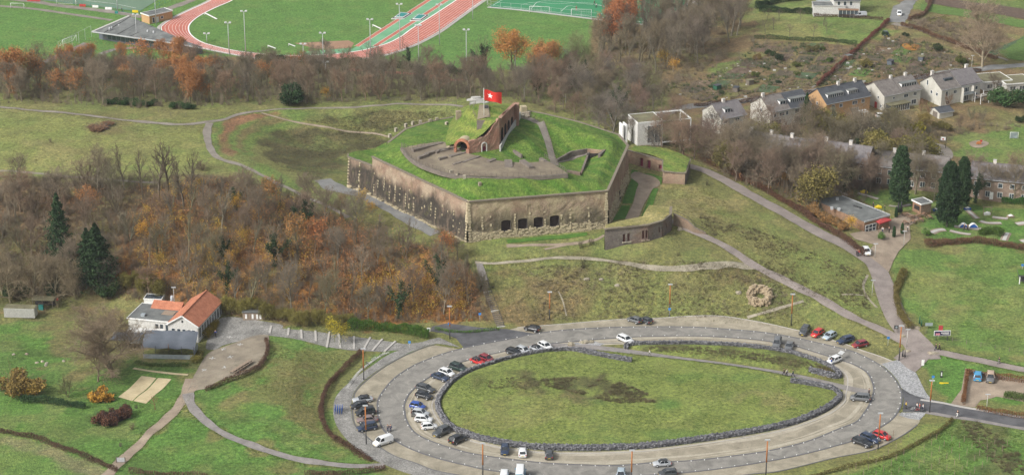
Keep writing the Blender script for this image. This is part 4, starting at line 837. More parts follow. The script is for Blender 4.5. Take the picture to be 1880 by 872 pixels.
HG = field(gpt); o = patch('grass_roof', [p[:2] for p in gp], M['ground'], .05, None, gate, cell=1.0, hf=HG); o.location = tuple(-go); colour_mesh(o, lambda co: grasscol((.085, .15, .03), (.16, .18, .05), 9)(co+go))
# front casemate
cz = 15.1; cp = [U(1110, 421, cz), U(1138, 418, cz), U(1190, 413, cz), U(1215, 406, cz), U(1231, 393, cz), U(1232, 380, cz), U(1192, 377, cz), U(1180, 398, cz), U(1130, 408, cz), U(1112, 413, cz)]
co_ = U(1170, 455, 10); case = empty('casemate', co_, 0, 'dark brick casemate with shuttered window pairs and a dry grass roof below the fort', 'casemate')
for i, (p, q) in enumerate(zip(cp, cp[1:]+cp[:1])):
 hl = {1: [(.28, .42, .38, .75), (.52, .66, .38, .75)], 2: [(.02, .14, 0, 0)]}.get(i, [])
 L_ = np.linalg.norm(q-p)
 if i == 1: hl = [(.10, .195, .22, .66), (.26, .355, .22, .66), (.78, .87, .28, .72), (.90, .985, .28, .72)]
 elif i == 2: hl = [(.74, .86, .4, .72)]
 elif i == 3: hl = [(.4, .47, .45, .75)]
 else: hl = []
 wf(p, q, M['dark_brick'], hl, M['door_brown'], case, None, .35, 'wall', co_, .5 if i < 5 else 0)
 if i < 5: MB().bar(p+Z25*.02, q+Z25*.02, .7, .3).build('coping', M['coping'], case, off=co_)
# pale sills
for u in (.16, .31, .84, .96):
 p = lerp(cp[1], cp[2], u); n = foot(cp[1], cp[2], .5); MB().box(-.65, .65, -.12, .12, -.15, .15).build('window_sill', M['old_wall'], case, P3(p+P3(n, 0), cz-3.9)-co_, math.atan2(*(cp[2]-cp[1])[[1, 0]]))
ct = [P3(p, cz) for p in cp]+[U(1190, 393, cz+.7), U(1210, 390, cz+.8), U(1150, 411, cz+.5)]
HC = field(ct); o = patch('grass_roof', [p[:2] for p in cp], M['ground'], .04, None, case, cell=.9, hf=HC); o.location = tuple(-co_); colour_mesh(o, lambda c_: grasscol((.19, .18, .07), (.27, .235, .11), 11)(c_+co_))
# earth ramp up to the casemate roof
# descending wall with railing
rw = empty('retaining_wall', at(1237, 415), 0, 'brick retaining wall with railing stepping down beside the casemate path', 'retaining wall'); ro = np.array(rw.location)
pr = [(1236, 414), (1250, 418), (1262, 421), (1275, 428), (1296, 431)]; hh = [3.2, 2.9, 2.5, 1.6, .5]
for (p, q), (h0, h1) in zip(zip(pr[:-1], pr[1:]), zip(hh[:-1], hh[1:])):
 p3, q3 = at(*p), at(*q); wallface('wall', p3-Z25*.5, q3-Z25*.5, p3+Z25*h0, q3+Z25*h1, M['gate_brick'], (), rw, off=ro); MB().bar(p3+Z25*h0, q3+Z25*h1, .4, .25).build('coping', M['coping'], rw, off=ro)
 MB().bar(p3+Z25*(h0+.9), q3+Z25*(h1+.9), .08, .08).build('handrail', M['iron_dark'], rw, off=ro)
# moat garden: brick path and lawns
patch('brick_path', spl(A("1165,316 1190,322 1205,328 1212,336 1208,344 1200,346 1190,362 1180,380 1170,402 1148,404 1154,390 1163,372 1168,350 1172,338 1158,326"), True, 1.2), M['dirt'], .12)
LAWNM = mat('lawn', [(.3, (.05, .12, .02)), (.6, (.085, .175, .03)), (.75, (.13, .2, .05))], .6, 8, .95, fine=.3, fscale=3, bump=.6, bscale=3)
for s in ("1160,328 1172,336 1168,352 1160,374 1142,374 1150,352", "1141,378 1157,378 1148,402 1124,406", "1209,347 1199,346 1188,372 1176,402 1172,404 1190,402 1200,372", "1180,318 1198,320 1216,327 1214,340 1206,334 1196,326", "930,440 1000,434 1078,427 1078,433 1000,441 932,447", "1160,312 1172,314 1168,320 1158,320"):
 patch('garden_lawn', A(s), LAWNM, .10)
# ------------------------------------------------------------------ trees and shrubs
mat('bark', [(.3, (.13, .115, .09)), (.7, (.26, .235, .185))], 2, 6, .95, 'obj', tint=True, fine=.25, fscale=8)
mat('bark_ivy', [(.35, (.03, .055, .02)), (.65, (.10, .10, .06))], 1.5, 6, .95, 'obj')
mat('twig', [(.3, (.13, .108, .085)), (.7, (.29, .245, .195))], .35, 4, .95, 'obj', tint=True, rnd=.14, spec=.05)
mat('leaf_autumn', [(.3, (.30, .14, .06)), (.7, (.50, .25, .11))], .4, 4, .9, 'obj', tint=True, rnd=.15, spec=.1)
mat('leaf_brown', [(.3, (.085, .055, .04)), (.7, (.17, .11, .075))], .6, 4, .9, 'obj', tint=True, rnd=.15, spec=.1)
mat('leaf_yellow', [(.3, (.42, .26, .04)), (.7, (.62, .42, .08))], .5, 4, .9, 'obj', tint=True, rnd=.12, spec=.1)
mat('leaf_dark', [(.3, (.018, .042, .018)), (.7, (.05, .085, .035))], .6, 5, .85, 'obj', tint=True, rnd=.2, spec=.15)
mat('leaf_green', [(.3, (.06, .10, .025)), (.7, (.12, .17, .045))], .6, 5, .85, 'obj', tint=True, rnd=.2, spec=.15)
mat('leaf_olive', [(.3, (.12, .11, .04)), (.7, (.24, .21, .075))], .6, 5, .85, 'obj', tint=True, rnd=.2, spec=.1)
mat('leaf_litter', [(.3, (.16, .08, .04)), (.5, (.29, .135, .045)), (.75, (.46, .27, .06))], .25, 6, .95, fine=.35, fscale=5, spec=.05)
mat('leaf_litter_brown', [(.3, (.13, .075, .05)), (.7, (.26, .14, .085))], .25, 6, .95, fine=.35, fscale=5, spec=.05)
mat('heather', [(.3, (.085, .077, .046)), (.55, (.14, .122, .07)), (.8, (.21, .18, .10))], .3, 7, .95, fine=.35, fscale=4, spec=.05)
mat('tuft', [(.3, (.12, .12, .045)), (.6, (.19, .18, .07)), (.8, (.27, .23, .11))], .15, 7, .95, fine=.3, fscale=4, spec=.05)
mat('tuft_green', [(.3, (.05, .09, .018)), (.6, (.10, .14, .035)), (.8, (.19, .19, .07))], .15, 7, .95, fine=.3, fscale=4, spec=.05)
mat('scrub', [(.3, (.12, .10, .07)), (.5, (.20, .165, .12)), (.7, (.30, .25, .18))], .12, 7, .95, fine=.3, fscale=4, spec=.05)
def tubes(P0, P1, R0, R1, n=3):
 "many thin tapered tubes at once"
 P0, P1 = np.asarray(P0), np.asarray(P1); d = P1-P0; L = np.linalg.norm(d, axis=1, keepdims=True)+1e-9; d = d/L
 ref = np.where(np.abs(d[:, 2:3]) > .9, np.array([[1., 0, 0]]), np.array([[0, 0, 1.]])); u = np.cross(d, ref); u /= np.linalg.norm(u, axis=1, keepdims=True); v = np.cross(d, u)
 V = []
 for P, Rr in ((P0, R0), (P1, R1)):
  for k in range(n): V.append(P+(u*cos(2*pi*k/n)+v*sin(2*pi*k/n))*np.asarray(Rr)[:, None])
 V = np.stack(V, 1); m = len(P0); F = np.array([(k, (k+1) % n, n+(k+1) % n, n+k) for k in range(n)])
 return V.reshape(-1, 3), (F[None]+(np.arange(m)*2*n)[:, None, None]).reshape(-1, 4)
def quads(P, size, r, flat_=.0, asp=.7):
 "leaf-sized faces at P, turned at random"
 n = len(P); a = r.normal(size=(n, 3)); a[:, 2] *= (1-flat_); a /= np.linalg.norm(a, axis=1, keepdims=True); b = r.normal(size=(n, 3)); b[:, 2] *= (1-flat_)
 b -= (a*b).sum(1, keepdims=True)*a; b /= np.linalg.norm(b, axis=1, keepdims=True); s = np.asarray(size)*r.uniform(.6, 1.3, n); a = a*s[:, None]; b = b*(s*asp)[:, None]
 V = np.stack([P-a, P-b*.9, P+a, P+b], 1).reshape(-1, 3); return V, np.arange(4*n).reshape(-1, 4)
def grow(seed, H, spread, trunkr, levels=4, up=.35, nb=(5, 5, 5, 5), first=.24, lenf=.64, ang=(.5, .9), twigr=.024, gnarl=.12, multi=1, toplen=1.0):
 r = np.random.default_rng(seed); T0, T1, A0, A1 = [], [], [], []; B0, B1, C0, C1 = [], [], [], []; tips = []
 def seg(p, q, ra, rb, lvl):
  if lvl <= 1: T0.append(p); T1.append(q); A0.append(ra); A1.append(rb)
  else: B0.append(p); B1.append(q); C0.append(ra); C1.append(rb)
 def branch(p, d, L, rad, lvl):
  k = max(2, 4-lvl if lvl else 6); pts = [p]; dd = d
  for i in range(k):
   dd = dd+r.normal(size=3)*gnarl*(1.3 if lvl else .5)+np.array([0, 0, up*.16 if lvl else .05]); dd /= np.linalg.norm(dd); q = pts[-1]+dd*L/k
   seg(pts[-1], q, rad*(1-.72*i/k), rad*(1-.72*(i+1)/k), lvl); pts.append(q)
  if lvl >= levels: tips.append(pts[-1]); tips.append(pts[len(pts)//2]); return
  n = nb[lvl]+int(r.integers(-1, 2)); f0 = first if lvl == 0 else .25
  for i in range(n):
   t = f0+(1-f0)*(i+r.random()*.8)/n; t = min(t, .99); x = t*k; j = min(int(x), k-1); pt = pts[j]*(1-x+j)+pts[j+1]*(x-j)
   dm = pts[j+1]-pts[j]; dm /= np.linalg.norm(dm); a = r.uniform(*ang)*(1.15-.55*t if lvl == 0 else 1); ph = (i*2.4+r.random()*1.2)
   u = np.cross(dm, [.3, .2, 1.]) if abs(dm[2]) < .95 else np.cross(dm, [1., 0, 0]); u /= np.linalg.norm(u); v = np.cross(dm, u)
   nd = dm*cos(a)+(u*cos(ph)+v*sin(ph))*sin(a)*spread; nd += np.array([0, 0, up*.3]); nd /= np.linalg.norm(nd)
   ll = L*lenf*(1.05-.5*t if lvl == 0 else r.uniform(.6, 1.05)-.3*t)*r.uniform(.85, 1.15); branch(pt, nd, ll, max(twigr, rad*(1-.65*t)*.62), lvl+1)
  tips.append(pts[-1])
 for s in range(multi):
  if multi == 1: d = np.array([r.normal()*.03, r.normal()*.03, 1.])
  else: a_ = s*2*pi/multi+r.random(); d = np.array([cos(a_)*.35, sin(a_)*.35, 1.]); d /= np.linalg.norm(d)
  branch(np.array([r.normal()*.1*(multi > 1), r.normal()*.1*(multi > 1), -.3]), d, H*(.72 if multi == 1 else .6)*toplen, trunkr, 0)
 return (np.array(T0), np.array(T1), np.array(A0), np.array(A1)), (np.array(B0), np.array(B1), np.array(C0), np.array(C1)), np.array(tips)
PROTO = {}
def proto(name, seed, leaf=None, leafm=None, nleaf=0, lsize=.16, barkm='bark', ivy=0, **k):
 T, B, tips = grow(seed, **k); V, F = tubes(*T, n=5); tm = npmesh('trunk', V, F, M[barkm], True); V, F = tubes(*B); cm = npmesh('crown', V, F, M['twig'])
 parts = [('trunk', tm), ('crown', cm)]; r = np.random.default_rng(seed+50)
 if nleaf:
  i = r.integers(0, len(tips), nleaf); P = tips[i]+r.normal(size=(nleaf, 3))*.38; V, F = quads(P, lsize, r); parts.append(('foliage', npmesh('foliage', V, F, M[leafm])))
 if ivy:
  i = r.integers(0, max(1, int(len(T[0])*.5)), ivy); t = r.random((ivy, 1)); P = T[0][i]*(1-t)+T[1][i]*t+r.normal(size=(ivy, 3))*.33; P[:, 2] = np.abs(P[:, 2]); V, F = quads(P, .2, r); parts.append(('ivy', npmesh('ivy', V, F, M['leaf_dark'])))
 PROTO[name] = parts
for i in range(4): proto(f'bare{i}', 10+i, H=12, spread=1.15, trunkr=.20, levels=4, nb=(13, 7, 7, 5), ang=(.55, .95))
for i in range(2): proto(f'tall{i}', 30+i, H=15, spread=.9, trunkr=.26, levels=4, nb=(14, 6, 6, 5), first=.35, ang=(.35, .7), lenf=.45)
for i in range(2): proto(f'wide{i}', 40+i, H=11, spread=1.3, trunkr=.30, levels=4, nb=(10, 7, 7, 5), first=.2, ang=(.6, 1.05), lenf=.8)
for i in range(2): proto(f'multi{i}', 50+i, H=8, spread=1.0, trunkr=.09, levels=3, nb=(8, 6, 5), multi=5, first=.2, lenf=.5, gnarl=.1)
proto('ivy0', 60, ivy=1500, barkm='bark_ivy', H=12, spread=1.0, trunkr=.22, levels=4, nb=(9, 5, 5, 3)); proto('ivy1', 61, ivy=2600, barkm='bark_ivy', H=13, spread=.9, trunkr=.24, levels=4, nb=(8, 5, 4, 3))
for i in range(2): proto(f'autumn{i}', 70+i, leafm='leaf_autumn', nleaf=6500, lsize=.13, H=12, spread=1.1, trunkr=.2, levels=4, nb=(10, 6, 4, 3), ang=(.5, .9))
proto('thin_autumn', 75, leafm='leaf_autumn', nleaf=1800, lsize=.15, H=12, spread=1.05, trunkr=.18, levels=4, nb=(10, 6, 5, 4))
proto('yellow0', 80, leafm='leaf_yellow', nleaf=750, lsize=.13, H=7, spread=1.15, trunkr=.08, levels=3, nb=(11, 6, 5), multi=1)
proto('willow', 82, leafm='leaf_olive', nleaf=5000, lsize=.15, H=8, spread=1.2, trunkr=.12, levels=3, nb=(10, 7, 5), multi=3)
proto('grand', 84, H=19, spread=1.3, trunkr=.36, levels=4, nb=(18, 10, 10, 8), first=.12, ang=(.5, 1.0), lenf=.62, twigr=.022)
proto('orchard', 85, H=4.5, spread=1.3, trunkr=.09, levels=3, nb=(6, 6, 5), first=.45, twigr=.012, lenf=.7)
proto('sapling', 86, H=5, spread=.7, trunkr=.05, levels=3, nb=(9, 5, 4), first=.2, twigr=.010, lenf=.45)
def cone_tree(name, seed, H, Rr, n, lm, shape='cone', size=.22):
 r = np.random.default_rng(seed); t = r.random(n)**.8; z = H*(.06+.94*t) if shape == 'cone' else H*(.09+.91*t); a = r.uniform(0, 2*pi, n)
 if shape == 'cone': rad = Rr*(1-t)**.8*(1+.34*np.sin(z*3.4+1.2*np.sin(a*3))+.26*np.sin(a*5+z*1.7)); rr = rad*r.uniform(.1, 1.12, n)**.5
 else: rad = Rr*np.sqrt(np.clip(1-(2*t-.85)**2/1.35, 0, 1))**.7*(1-.3*t)*(1+.16*np.sin(a*4+z*2.1)+.13*np.sin(z*4.3+a*2)+.1*np.sin(a*7-z*1.3)); rr = rad*r.uniform(.35, 1.08, n)**.5
 P = np.stack([rr*np.cos(a), rr*np.sin(a), z], 1); P += r.normal(size=P.shape)*.08; V, F = quads(P, size, r)
 tb = MB().tube((0, 0, -.3), (0, 0, H*.9), .22, .05, 7).mesh('trunk', M['bark']); PROTO[name] = [('trunk', tb), ('foliage', npmesh('foliage', V, F, M[lm]))]
cone_tree('spruce0', 90, 16, 3.4, 7000, 'leaf_dark'); cone_tree('spruce1', 91, 13, 3.8, 7500, 'leaf_dark'); cone_tree('cypress', 92, 13, 2.5, 14000, 'leaf_dark', 'col', .2)
def bushproto(name, seed, Rr, H, n, lm, size=.14, lobes=7, twigs=250):
 r = np.random.default_rng(seed); cs = np.stack([r.normal(size=lobes)*Rr*.45, r.normal(size=lobes)*Rr*.45, H*r.uniform(.3, .7, lobes)], 1); k = r.integers(0, lobes, n)
 v = r.normal(size=(n, 3)); v /= np.linalg.norm(v, axis=1, keepdims=True); P = cs[k]+v*np.array([Rr*.5, Rr*.5, H*.34])*r.uniform(.5, 1.05, (n, 1)); P[:, 2] = np.abs(P[:, 2]); V, F = quads(P, size, r)
 q = cs[r.integers(0, lobes, twigs)]+r.normal(size=(twigs, 3))*[Rr*.4, Rr*.4, H*.3]; q[:, 2] = np.abs(q[:, 2])+.1; TV, TF = tubes(r.normal(size=(twigs, 3))*[.25, .25, 0], q, np.full(twigs, .02), np.full(twigs, .008))
 PROTO[name] = [('stem', npmesh('stem', TV, TF, M['twig'])), ('foliage', npmesh('foliage', V, F, M[lm]))]
bushproto('bush_green', 100, 1.6, 2.2, 2600, 'leaf_green'); bushproto('bush_dark', 101, 1.8, 2.6, 3000, 'leaf_dark'); bushproto('bush_olive', 102, 1.8, 2.4, 2200, 'leaf_olive')
bushproto('bush_yellow', 103, 1.5, 2.0, 1600, 'leaf_yellow'); bushproto('bush_autumn', 104, 1.4, 1.7, 2200, 'leaf_autumn', .11)
T_, B_, tips_ = grow(110, H=3.6, spread=1.2, trunkr=.035, levels=3, nb=(7, 6, 4), multi=6, first=.1, twigr=.012, lenf=.5, ang=(.4, .9)); V, F = tubes(*T_); V2, F2 = tubes(*B_)
PROTO['shrub'] = [('stem', npmesh('stem', V, F, M['twig'])), ('crown', npmesh('crown', V2, F2, M['twig']))]
TREEKIND = dict(bare='bare_tree', tall='bare_tree', wide='spreading_tree', grand='spreading_tree', multi='coppiced_tree', ivy='ivy_tree', autumn='autumn_tree', thin_autumn='autumn_tree', yellow='yellow_tree', willow='willow_tree', orchard='fruit_tree', sapling='young_tree', spruce='spruce_tree', cypress='cypress_tree',
    bush_green='green_bush', bush_dark='evergreen_bush', bush_olive='olive_bush', bush_yellow='yellow_bush', bush_autumn='autumn_bush', shrub='bare_shrub')
GREYS = [(1, 1, 1), (1.05, .95, .88), (.9, .92, .95), (1.0, .98, .82), (1.15, .95, .85), (.85, .85, .82), (1.1, .92, .92)]
def tree(kind, p, h=None, label='', group=None, tint=None, wx=None, cat=None):
 "a copy of a tree with its parts, stood at p, h metres tall"
 base = kind.rstrip('0123456789') if kind not in ('thin_autumn',) else kind; parts = PROTO[kind]; H0 = {'bare': 12, 'tall': 15, 'wide': 11, 'grand': 19, 'multi': 8, 'ivy': 12, 'autumn': 12, 'thin_autumn': 12, 'yellow': 7, 'willow': 8, 'orchard': 4.5, 'sapling': 5, 'spruce': 15, 'cypress': 13, 'bush_green': 2.4, 'bush_dark': 2.9, 'bush_olive': 2.6, 'bush_yellow': 2.2, 'bush_autumn': 1.9, 'shrub': 3.4}[base]
 s = (h or H0)/H0; c = cat or ('bush' if 'bush' in base or base == 'shrub' else 'tree'); e = empty(TREEKIND[base], (p[0], p[1], p[2]-.05), random.uniform(0, 6.28), label, c, group); w_ = wx or random.uniform(.9, 1.12); e.scale = (s*w_, s*w_, s)
 t = tint or random.choice(GREYS);
 for n, me in parts: link(n, me, e, color=t if n != 'ivy' else (1, 1, 1))
 return e
def scatter_poly(s, spacing, jitter=.8, seed=0, z=None):
 "points over a picture outline, evenly spread on the ground"
 P = np.array(A(s))[:, :2]; r = np.random.default_rng(seed); x0, y0 = P.min(0); x1, y1 = P.max(0); out = []
 X, Y = np.meshgrid(np.arange(x0, x1, spacing), np.arange(y0, y1, spacing)); X = X+r.uniform(-.5, .5, X.shape)*spacing*jitter; Y = Y+r.uniform(-.5, .5, Y.shape)*spacing*jitter
 k = inpoly(P, X, Y); X, Y = X[k], Y[k]; return np.stack([X, Y, Hs(X, Y)], 1)
LMK = [(60, 170, 'at the left end of the belt'), (200, 160, 'in front of the clubhouse'), (330, 165, 'below the left track curve'), (450, 165, 'below the infield floodlights'), (537, 175, 'beside the dark evergreen'), (640, 165, 'below the clay sector'), (740, 165, 'below the red lanes'), (840, 165, 'behind the flag'), (930, 170, 'right of the flag'), (1020, 190, 'behind the eastern crest'), (1100, 210, 'behind the eastern rampart'), (1180, 200, 'left above the cube house'),
 (1140, 80, 'by the rusty corner trees'), (1220, 60, 'in the middle of the grey wood'), (1230, 120, 'near the yellow bush'), (1310, 60, 'at the right edge of the grey wood'), (1330, 300, 'where the access road begins'), (1400, 300, 'before the first brick terrace'), (1480, 320, 'before the gap of the terraces'), (1560, 330, 'above the cafe roof'), (1640, 310, 'by the tallest cypress'), (1520, 240, 'below the ochre house'), (1620, 240, 'below the red-doored house'), (1720, 230, 'below the garage'), (1820, 220, 'above the playground'),
 (1780, 355, 'behind the two cypresses'), (40, 400, 'at the upper left of the slope'), (60, 500, 'left of the spruces'), (190, 400, 'above the spruces'), (300, 420, 'below the meadow edge'), (300, 510, 'above the plank shed'), (420, 420, 'by the pale tall trunk'), (450, 520, 'above the cobbled yard'), (530, 450, 'in the middle of the slope'), (600, 470, 'just right of the slope middle'), (930, 155, 'under the orange round tree'), (1010, 160, 'under the orange pitch trees'), (580, 540, 'above the cobbled steps'), (500, 365, 'below the curved footpath'), (680, 430, 'below the moat path'), (700, 530, 'above the green hedge'), (800, 480, 'under the fort corner'), (870, 540, 'beside the hill steps'), (960, 190, 'above the chimney block'), (1300, 150, 'near the green hut'), (1390, 110, 'below the dark hedge'), (1470, 125, 'left of the straight hedge'), (1600, 100, 'right of the straight hedge'), (1680, 90, 'near the bark heap'), (1500, 160, 'above the ochre house'), (1720, 130, 'above the right house'), (1160, 262, 'left of the cube house'), (1210, 285, 'in front of the cube house'), (1240, 250, 'behind the cube house frame'), (1260, 285, 'right of the cube house'), (1285, 295, 'at the top of the access road'), (1310, 275, 'above the road bend')]
def near(x, y): q = min(LMK, key=lambda q: (q[0]-x)**2+2*(q[1]-y)**2); return q[2]+', '+('far ' if abs(x-q[0]) > 28 else '')+('left' if x < q[0] else 'right')+(' front' if y > q[1] else ' back')
def wood(s, spacing, kinds, hr, label, group, seed, tints=None):
 random.seed(seed); c_, s_ = cos(PITCH), sin(PITCH)
 for p in scatter_poly(s, spacing, .95, seed):
  k = random.choice(kinds); h = random.uniform(*hr)*(1 if not k.startswith('bush') else .4); t = random.choice(tints or GREYS); zc = p[1]*c_-(p[2]-CAMH)*s_; px = CX+FPX*p[0]/zc; py = CY-FPX*((p[2]-CAMH)*c_+p[1]*s_)/zc
  if px < -25 or px > 1905: continue
  lm = near(px, py); f = (h-hr[0])/(hr[1]-hr[0]); z_ = 'low ' if f < .25 else 'tall ' if f > .75 else ''; cw = 'reddish ' if t[0] > 1.03 else 'greyish ' if t[0] < .93 else ''
  kd = {'ivy': 'ivy-clad', 'multi': 'many-stemmed', 'bare1': 'x', 'tall': 'slender', 'wide': 'wide-crowned', 'willow': 'olive-leaved', 'thin_autumn': 'orange-leaved', 'bush_dark': 'evergreen', 'bush_olive': 'olive'}.get(k.rstrip('0123456789'), 'bare'); tree(k, p, h, z_+cw+kd+' tree '+lm, group, t)
def edge_pts(P, n, seed, wd=.35):
 r = np.random.default_rng(seed); P = np.asarray(P)[:, :2]; q = resample(P, n)+r.normal(size=(n, 2))*wd; return np.column_stack([q, Hs(q[:, 0], q[:, 1])])
# undergrowth: joined twiggy clumps
def clumps(name, P, n_each, rad, h, m, seed, wdt=.014, lean=.5):
 r = np.random.default_rng(seed); n = len(P)*n_each; b = np.repeat(P, n_each, 0); sc = np.repeat(r.uniform(.5, 1.35, len(P)), n_each); a = r.uniform(0, 2*pi, n); q = r.random(n)**.6*rad*sc
 p0 = b+np.stack([np.cos(a)*q*.5, np.sin(a)*q*.5, np.zeros(n)-.05], 1); top = b+np.stack([np.cos(a)*q, np.sin(a)*q, h*sc*r.uniform(.35, 1, n)*(1-.35*q/rad/sc)], 1)+r.normal(size=(n, 3))*[.2*rad, .2*rad, 0]
 d = top-p0; s_ = np.stack([-d[:, 1], d[:, 0], r.normal(size=n)*.3], 1); s_ /= np.linalg.norm(s_, axis=1, keepdims=True)+1e-9; wv = s_*(wdt*r.uniform(.6, 1.6, n))[:, None]
 V = np.stack([p0-wv, p0+wv, top], 1).reshape(-1, 3); o = link(name, npmesh(name, V, np.arange(3*n).reshape(-1, 3), m)); o['kind'] = 'stuff'; return o
def leafstuff(name, P, size, m, seed, flat_=.75, lift=.05):
 r = np.random.default_rng(seed); P = P.copy(); P[:, 2] += lift+r.random(len(P))*.1; V, F = quads(P, size, r, flat_); o = link(name, npmesh(name, V, F, m)); o['kind'] = 'stuff'; return o
def randpoly(s, n, seed, P=None, clump=0):
 P = np.array(A(s))[:, :2] if P is None else np.asarray(P)[:, :2]; r = np.random.default_rng(seed); x0, y0 = P.min(0); x1, y1 = P.max(0); out = np.zeros((0, 2))
 while len(out) < n:
  q = r.uniform([x0, y0], [x1, y1], (n*2, 2))
  if clump: q = q+r.normal(size=q.shape)*.5; v = np.sin(q[:, 0]*.35+seed)+np.sin(q[:, 1]*.31+q[:, 0]*.13)+.7*np.sin(q[:, 0]*.9-q[:, 1]*.7)+.5*np.sin(q[:, 1]*1.7); q = q[v > clump-r.random(len(q))]
  q = q[inpoly(P, q[:, 0], q[:, 1])]; out = np.vstack([out, q])
 out = out[:n]; return np.column_stack([out, Hs(out[:, 0], out[:, 1])])
WOODL = "-60,345 60,338 180,335 330,345 420,335 470,345 560,385 640,405 700,430 780,455 850,478 890,520 905,560 895,590 800,592 640,596 500,590 400,575 300,560 150,545 -60,535"
BELT = "-60,188 -60,128 100,118 200,112 330,112 500,120 700,128 870,138 960,150 960,188 850,186 700,184 500,192 330,200 200,198 60,190"
leafstuff('leaf_litter', randpoly("250,380 420,370 560,440 690,455 850,490 890,590 640,590 500,560 400,540 250,520", 32000, 1, clump=.2), .16, M['leaf_litter'], 1)
leafstuff('leaf_litter', randpoly("640,500 780,490 860,520 870,590 640,592 600,540", 9000, 2), .17, M['leaf_litter'], 2)
leafstuff('leaf_litter', randpoly(WOODL, 42000, 3), .17, M['leaf_litter_brown'], 3)
leafstuff('leaf_litter', randpoly("1150,290 1300,300 1500,400 1560,410 1600,380 1560,350 1350,290 1200,250", 9000, 4), .15, M['leaf_litter_brown'], 4)
clumps('undergrowth', randpoly(WOODL, 1500, 5), 60, 1.3, 3.2, M['scrub'], 5, .018)
clumps('sapling_thicket', randpoly(WOODL, 1000, 45), 22, 1.0, 6.5, M['scrub'], 45, .03)
clumps('sapling_thicket', randpoly(BELT, 900, 46), 26, 1.0, 6.0, M['scrub'], 46, .03)
clumps('sapling_thicket', randpoly('1335,335 1310,290 1400,262 1560,262 1660,250 1690,290 1690,345 1620,345 1500,385 1420,360', 420, 47), 26, 1.0, 6.5, M['scrub'], 47, .03)
clumps('undergrowth', randpoly(BELT, 1500, 6), 55, 1.4, 3.6, M['scrub'], 6, .02)
clumps('undergrowth', randpoly("960,190 960,140 1100,110 1100,20 1230,30 1330,60 1340,110 1250,150 1200,190 1150,260 1100,240 1000,200", 900, 7), 50, 1.4, 3.5, M['scrub'], 7, .02)
clumps('undergrowth', randpoly("1280,290 1290,200 1400,270 1550,260 1700,240 1880,220 1880,240 1760,250 1690,290 1700,340 1640,345 1560,380 1500,390 1400,345", 900, 8), 50, 1.3, 2.6, M['scrub'], 8, .02)
clumps('undergrowth', randpoly("-60,330 200,325 420,325 480,345 420,350 330,350 180,340 -60,350", 260, 9), 50, 1.2, 2.2, M['scrub'], 9)
# heather and rough tufts
clumps('heather', randpoly("990,696 1060,692 1140,702 1190,722 1204,738 1130,740 1060,722 1000,708", 900, 11, clump=-.2), 20, .55, .55, M['heather'], 11, .035)
clumps('heather', randpoly("885,702 960,688 1000,704 960,716 900,712", 130, 12, clump=.0), 20, .5, .5, M['heather'], 12, .035)
clumps('heather', randpoly("1185,636 1290,636 1420,652 1530,678 1536,688 1440,670 1320,654 1205,645", 600, 13, clump=0), 20, .5, .55, M['heather'], 13, .035)
clumps('heather', randpoly("475,270 520,240 620,232 700,246 730,268 640,282 605,320 560,325 500,300", 1100, 14), 14, .6, .5, M['heather'], 14, .035)
clumps('heather', randpoly("560,222 700,202 820,202 838,215 790,228 740,232 690,244 600,228", 900, 15), 14, .6, .45, M['heather'], 15, .035)
clumps('heather', randpoly("1280,390 1400,425 1590,505 1600,570 1500,550 1400,490 1290,425", 900, 16, clump=.4), 22, .55, .6, M['heather'], 16, .035)
clumps('heather', randpoly("930,495 1100,480 1400,495 1500,560 1400,590 1200,580 950,590", 500, 17, clump=.8), 22, .6, .6, M['heather'], 17, .035)
clumps('slope_scrub', randpoly('930,495 1100,482 1400,495 1500,560 1400,590 1200,580 950,590', 1400, 48, clump=-.3), 16, .7, .6, M['scrub'], 48, .035)
clumps('heather', randpoly("1765,772 1800,776 1870,832 1890,872 1850,872 1780,812", 260, 18), 34, .6, .7, M['heather'], 18, .035)
for i, (s, n) in enumerate((("890,485 1380,490 1500,600 1200,585 930,592", 4200), ("1215,345 1290,340 1400,420 1590,500 1600,590 1500,560 1260,420", 3800), ("440,680 500,640 640,650 585,700 600,800 520,760", 1800), ("0,205 380,240 372,300 0,318", 1500), ("400,250 470,215 720,200 720,260 560,330 430,300", 1500))):
 clumps('grass_tufts', randpoly(s, n, 20+i), 9, .35, .32, M['tuft'], 20+i, .04)
clumps('grass_tufts', randpoly(None, 7000, 30, LAWN, .1), 8, .35, .22, M['tuft_green'], 30, .04)
for i, (q, n, h_) in enumerate((("0,590 150,600 150,640 345,690 300,790 225,860 0,780", 2600, .16), ("340,730 495,616 640,640 590,790 700,852 500,840", 2200, .2), ("1650,480 1880,470 1880,650 1690,600", 2600, .16), ("1640,845 1760,765 1880,790 1880,872 1560,872", 1800, .25), ("220,872 330,752 520,845 700,870", 1200, .16))): clumps('grass_tufts', randpoly(q, n, 60+i, clump=.2), 8, .35, h_, M['tuft_green'], 60+i, .05)
def flecks(q, n, m, seed, hmax):
 P = randpoly(q, n//14, seed, clump=.2); r = np.random.default_rng(seed); P = np.repeat(P, 14, 0); k = np.repeat(r.uniform(.5, hmax, len(P)//14), 14); P = P+r.normal(size=P.shape)*.55; P[:, 2] += k; leafstuff('autumn_leaves', P, .13, m, seed, 0, 0)
flecks("250,370 420,355 560,400 600,480 560,560 400,560 260,540", 9000, M['leaf_yellow'], 71, 5); flecks("560,420 700,440 860,500 880,585 640,590 560,540", 9000, M['leaf_autumn'], 72, 4); flecks("640,510 780,500 860,530 860,585 660,588", 7500, M['leaf_yellow'], 73, 2.5)
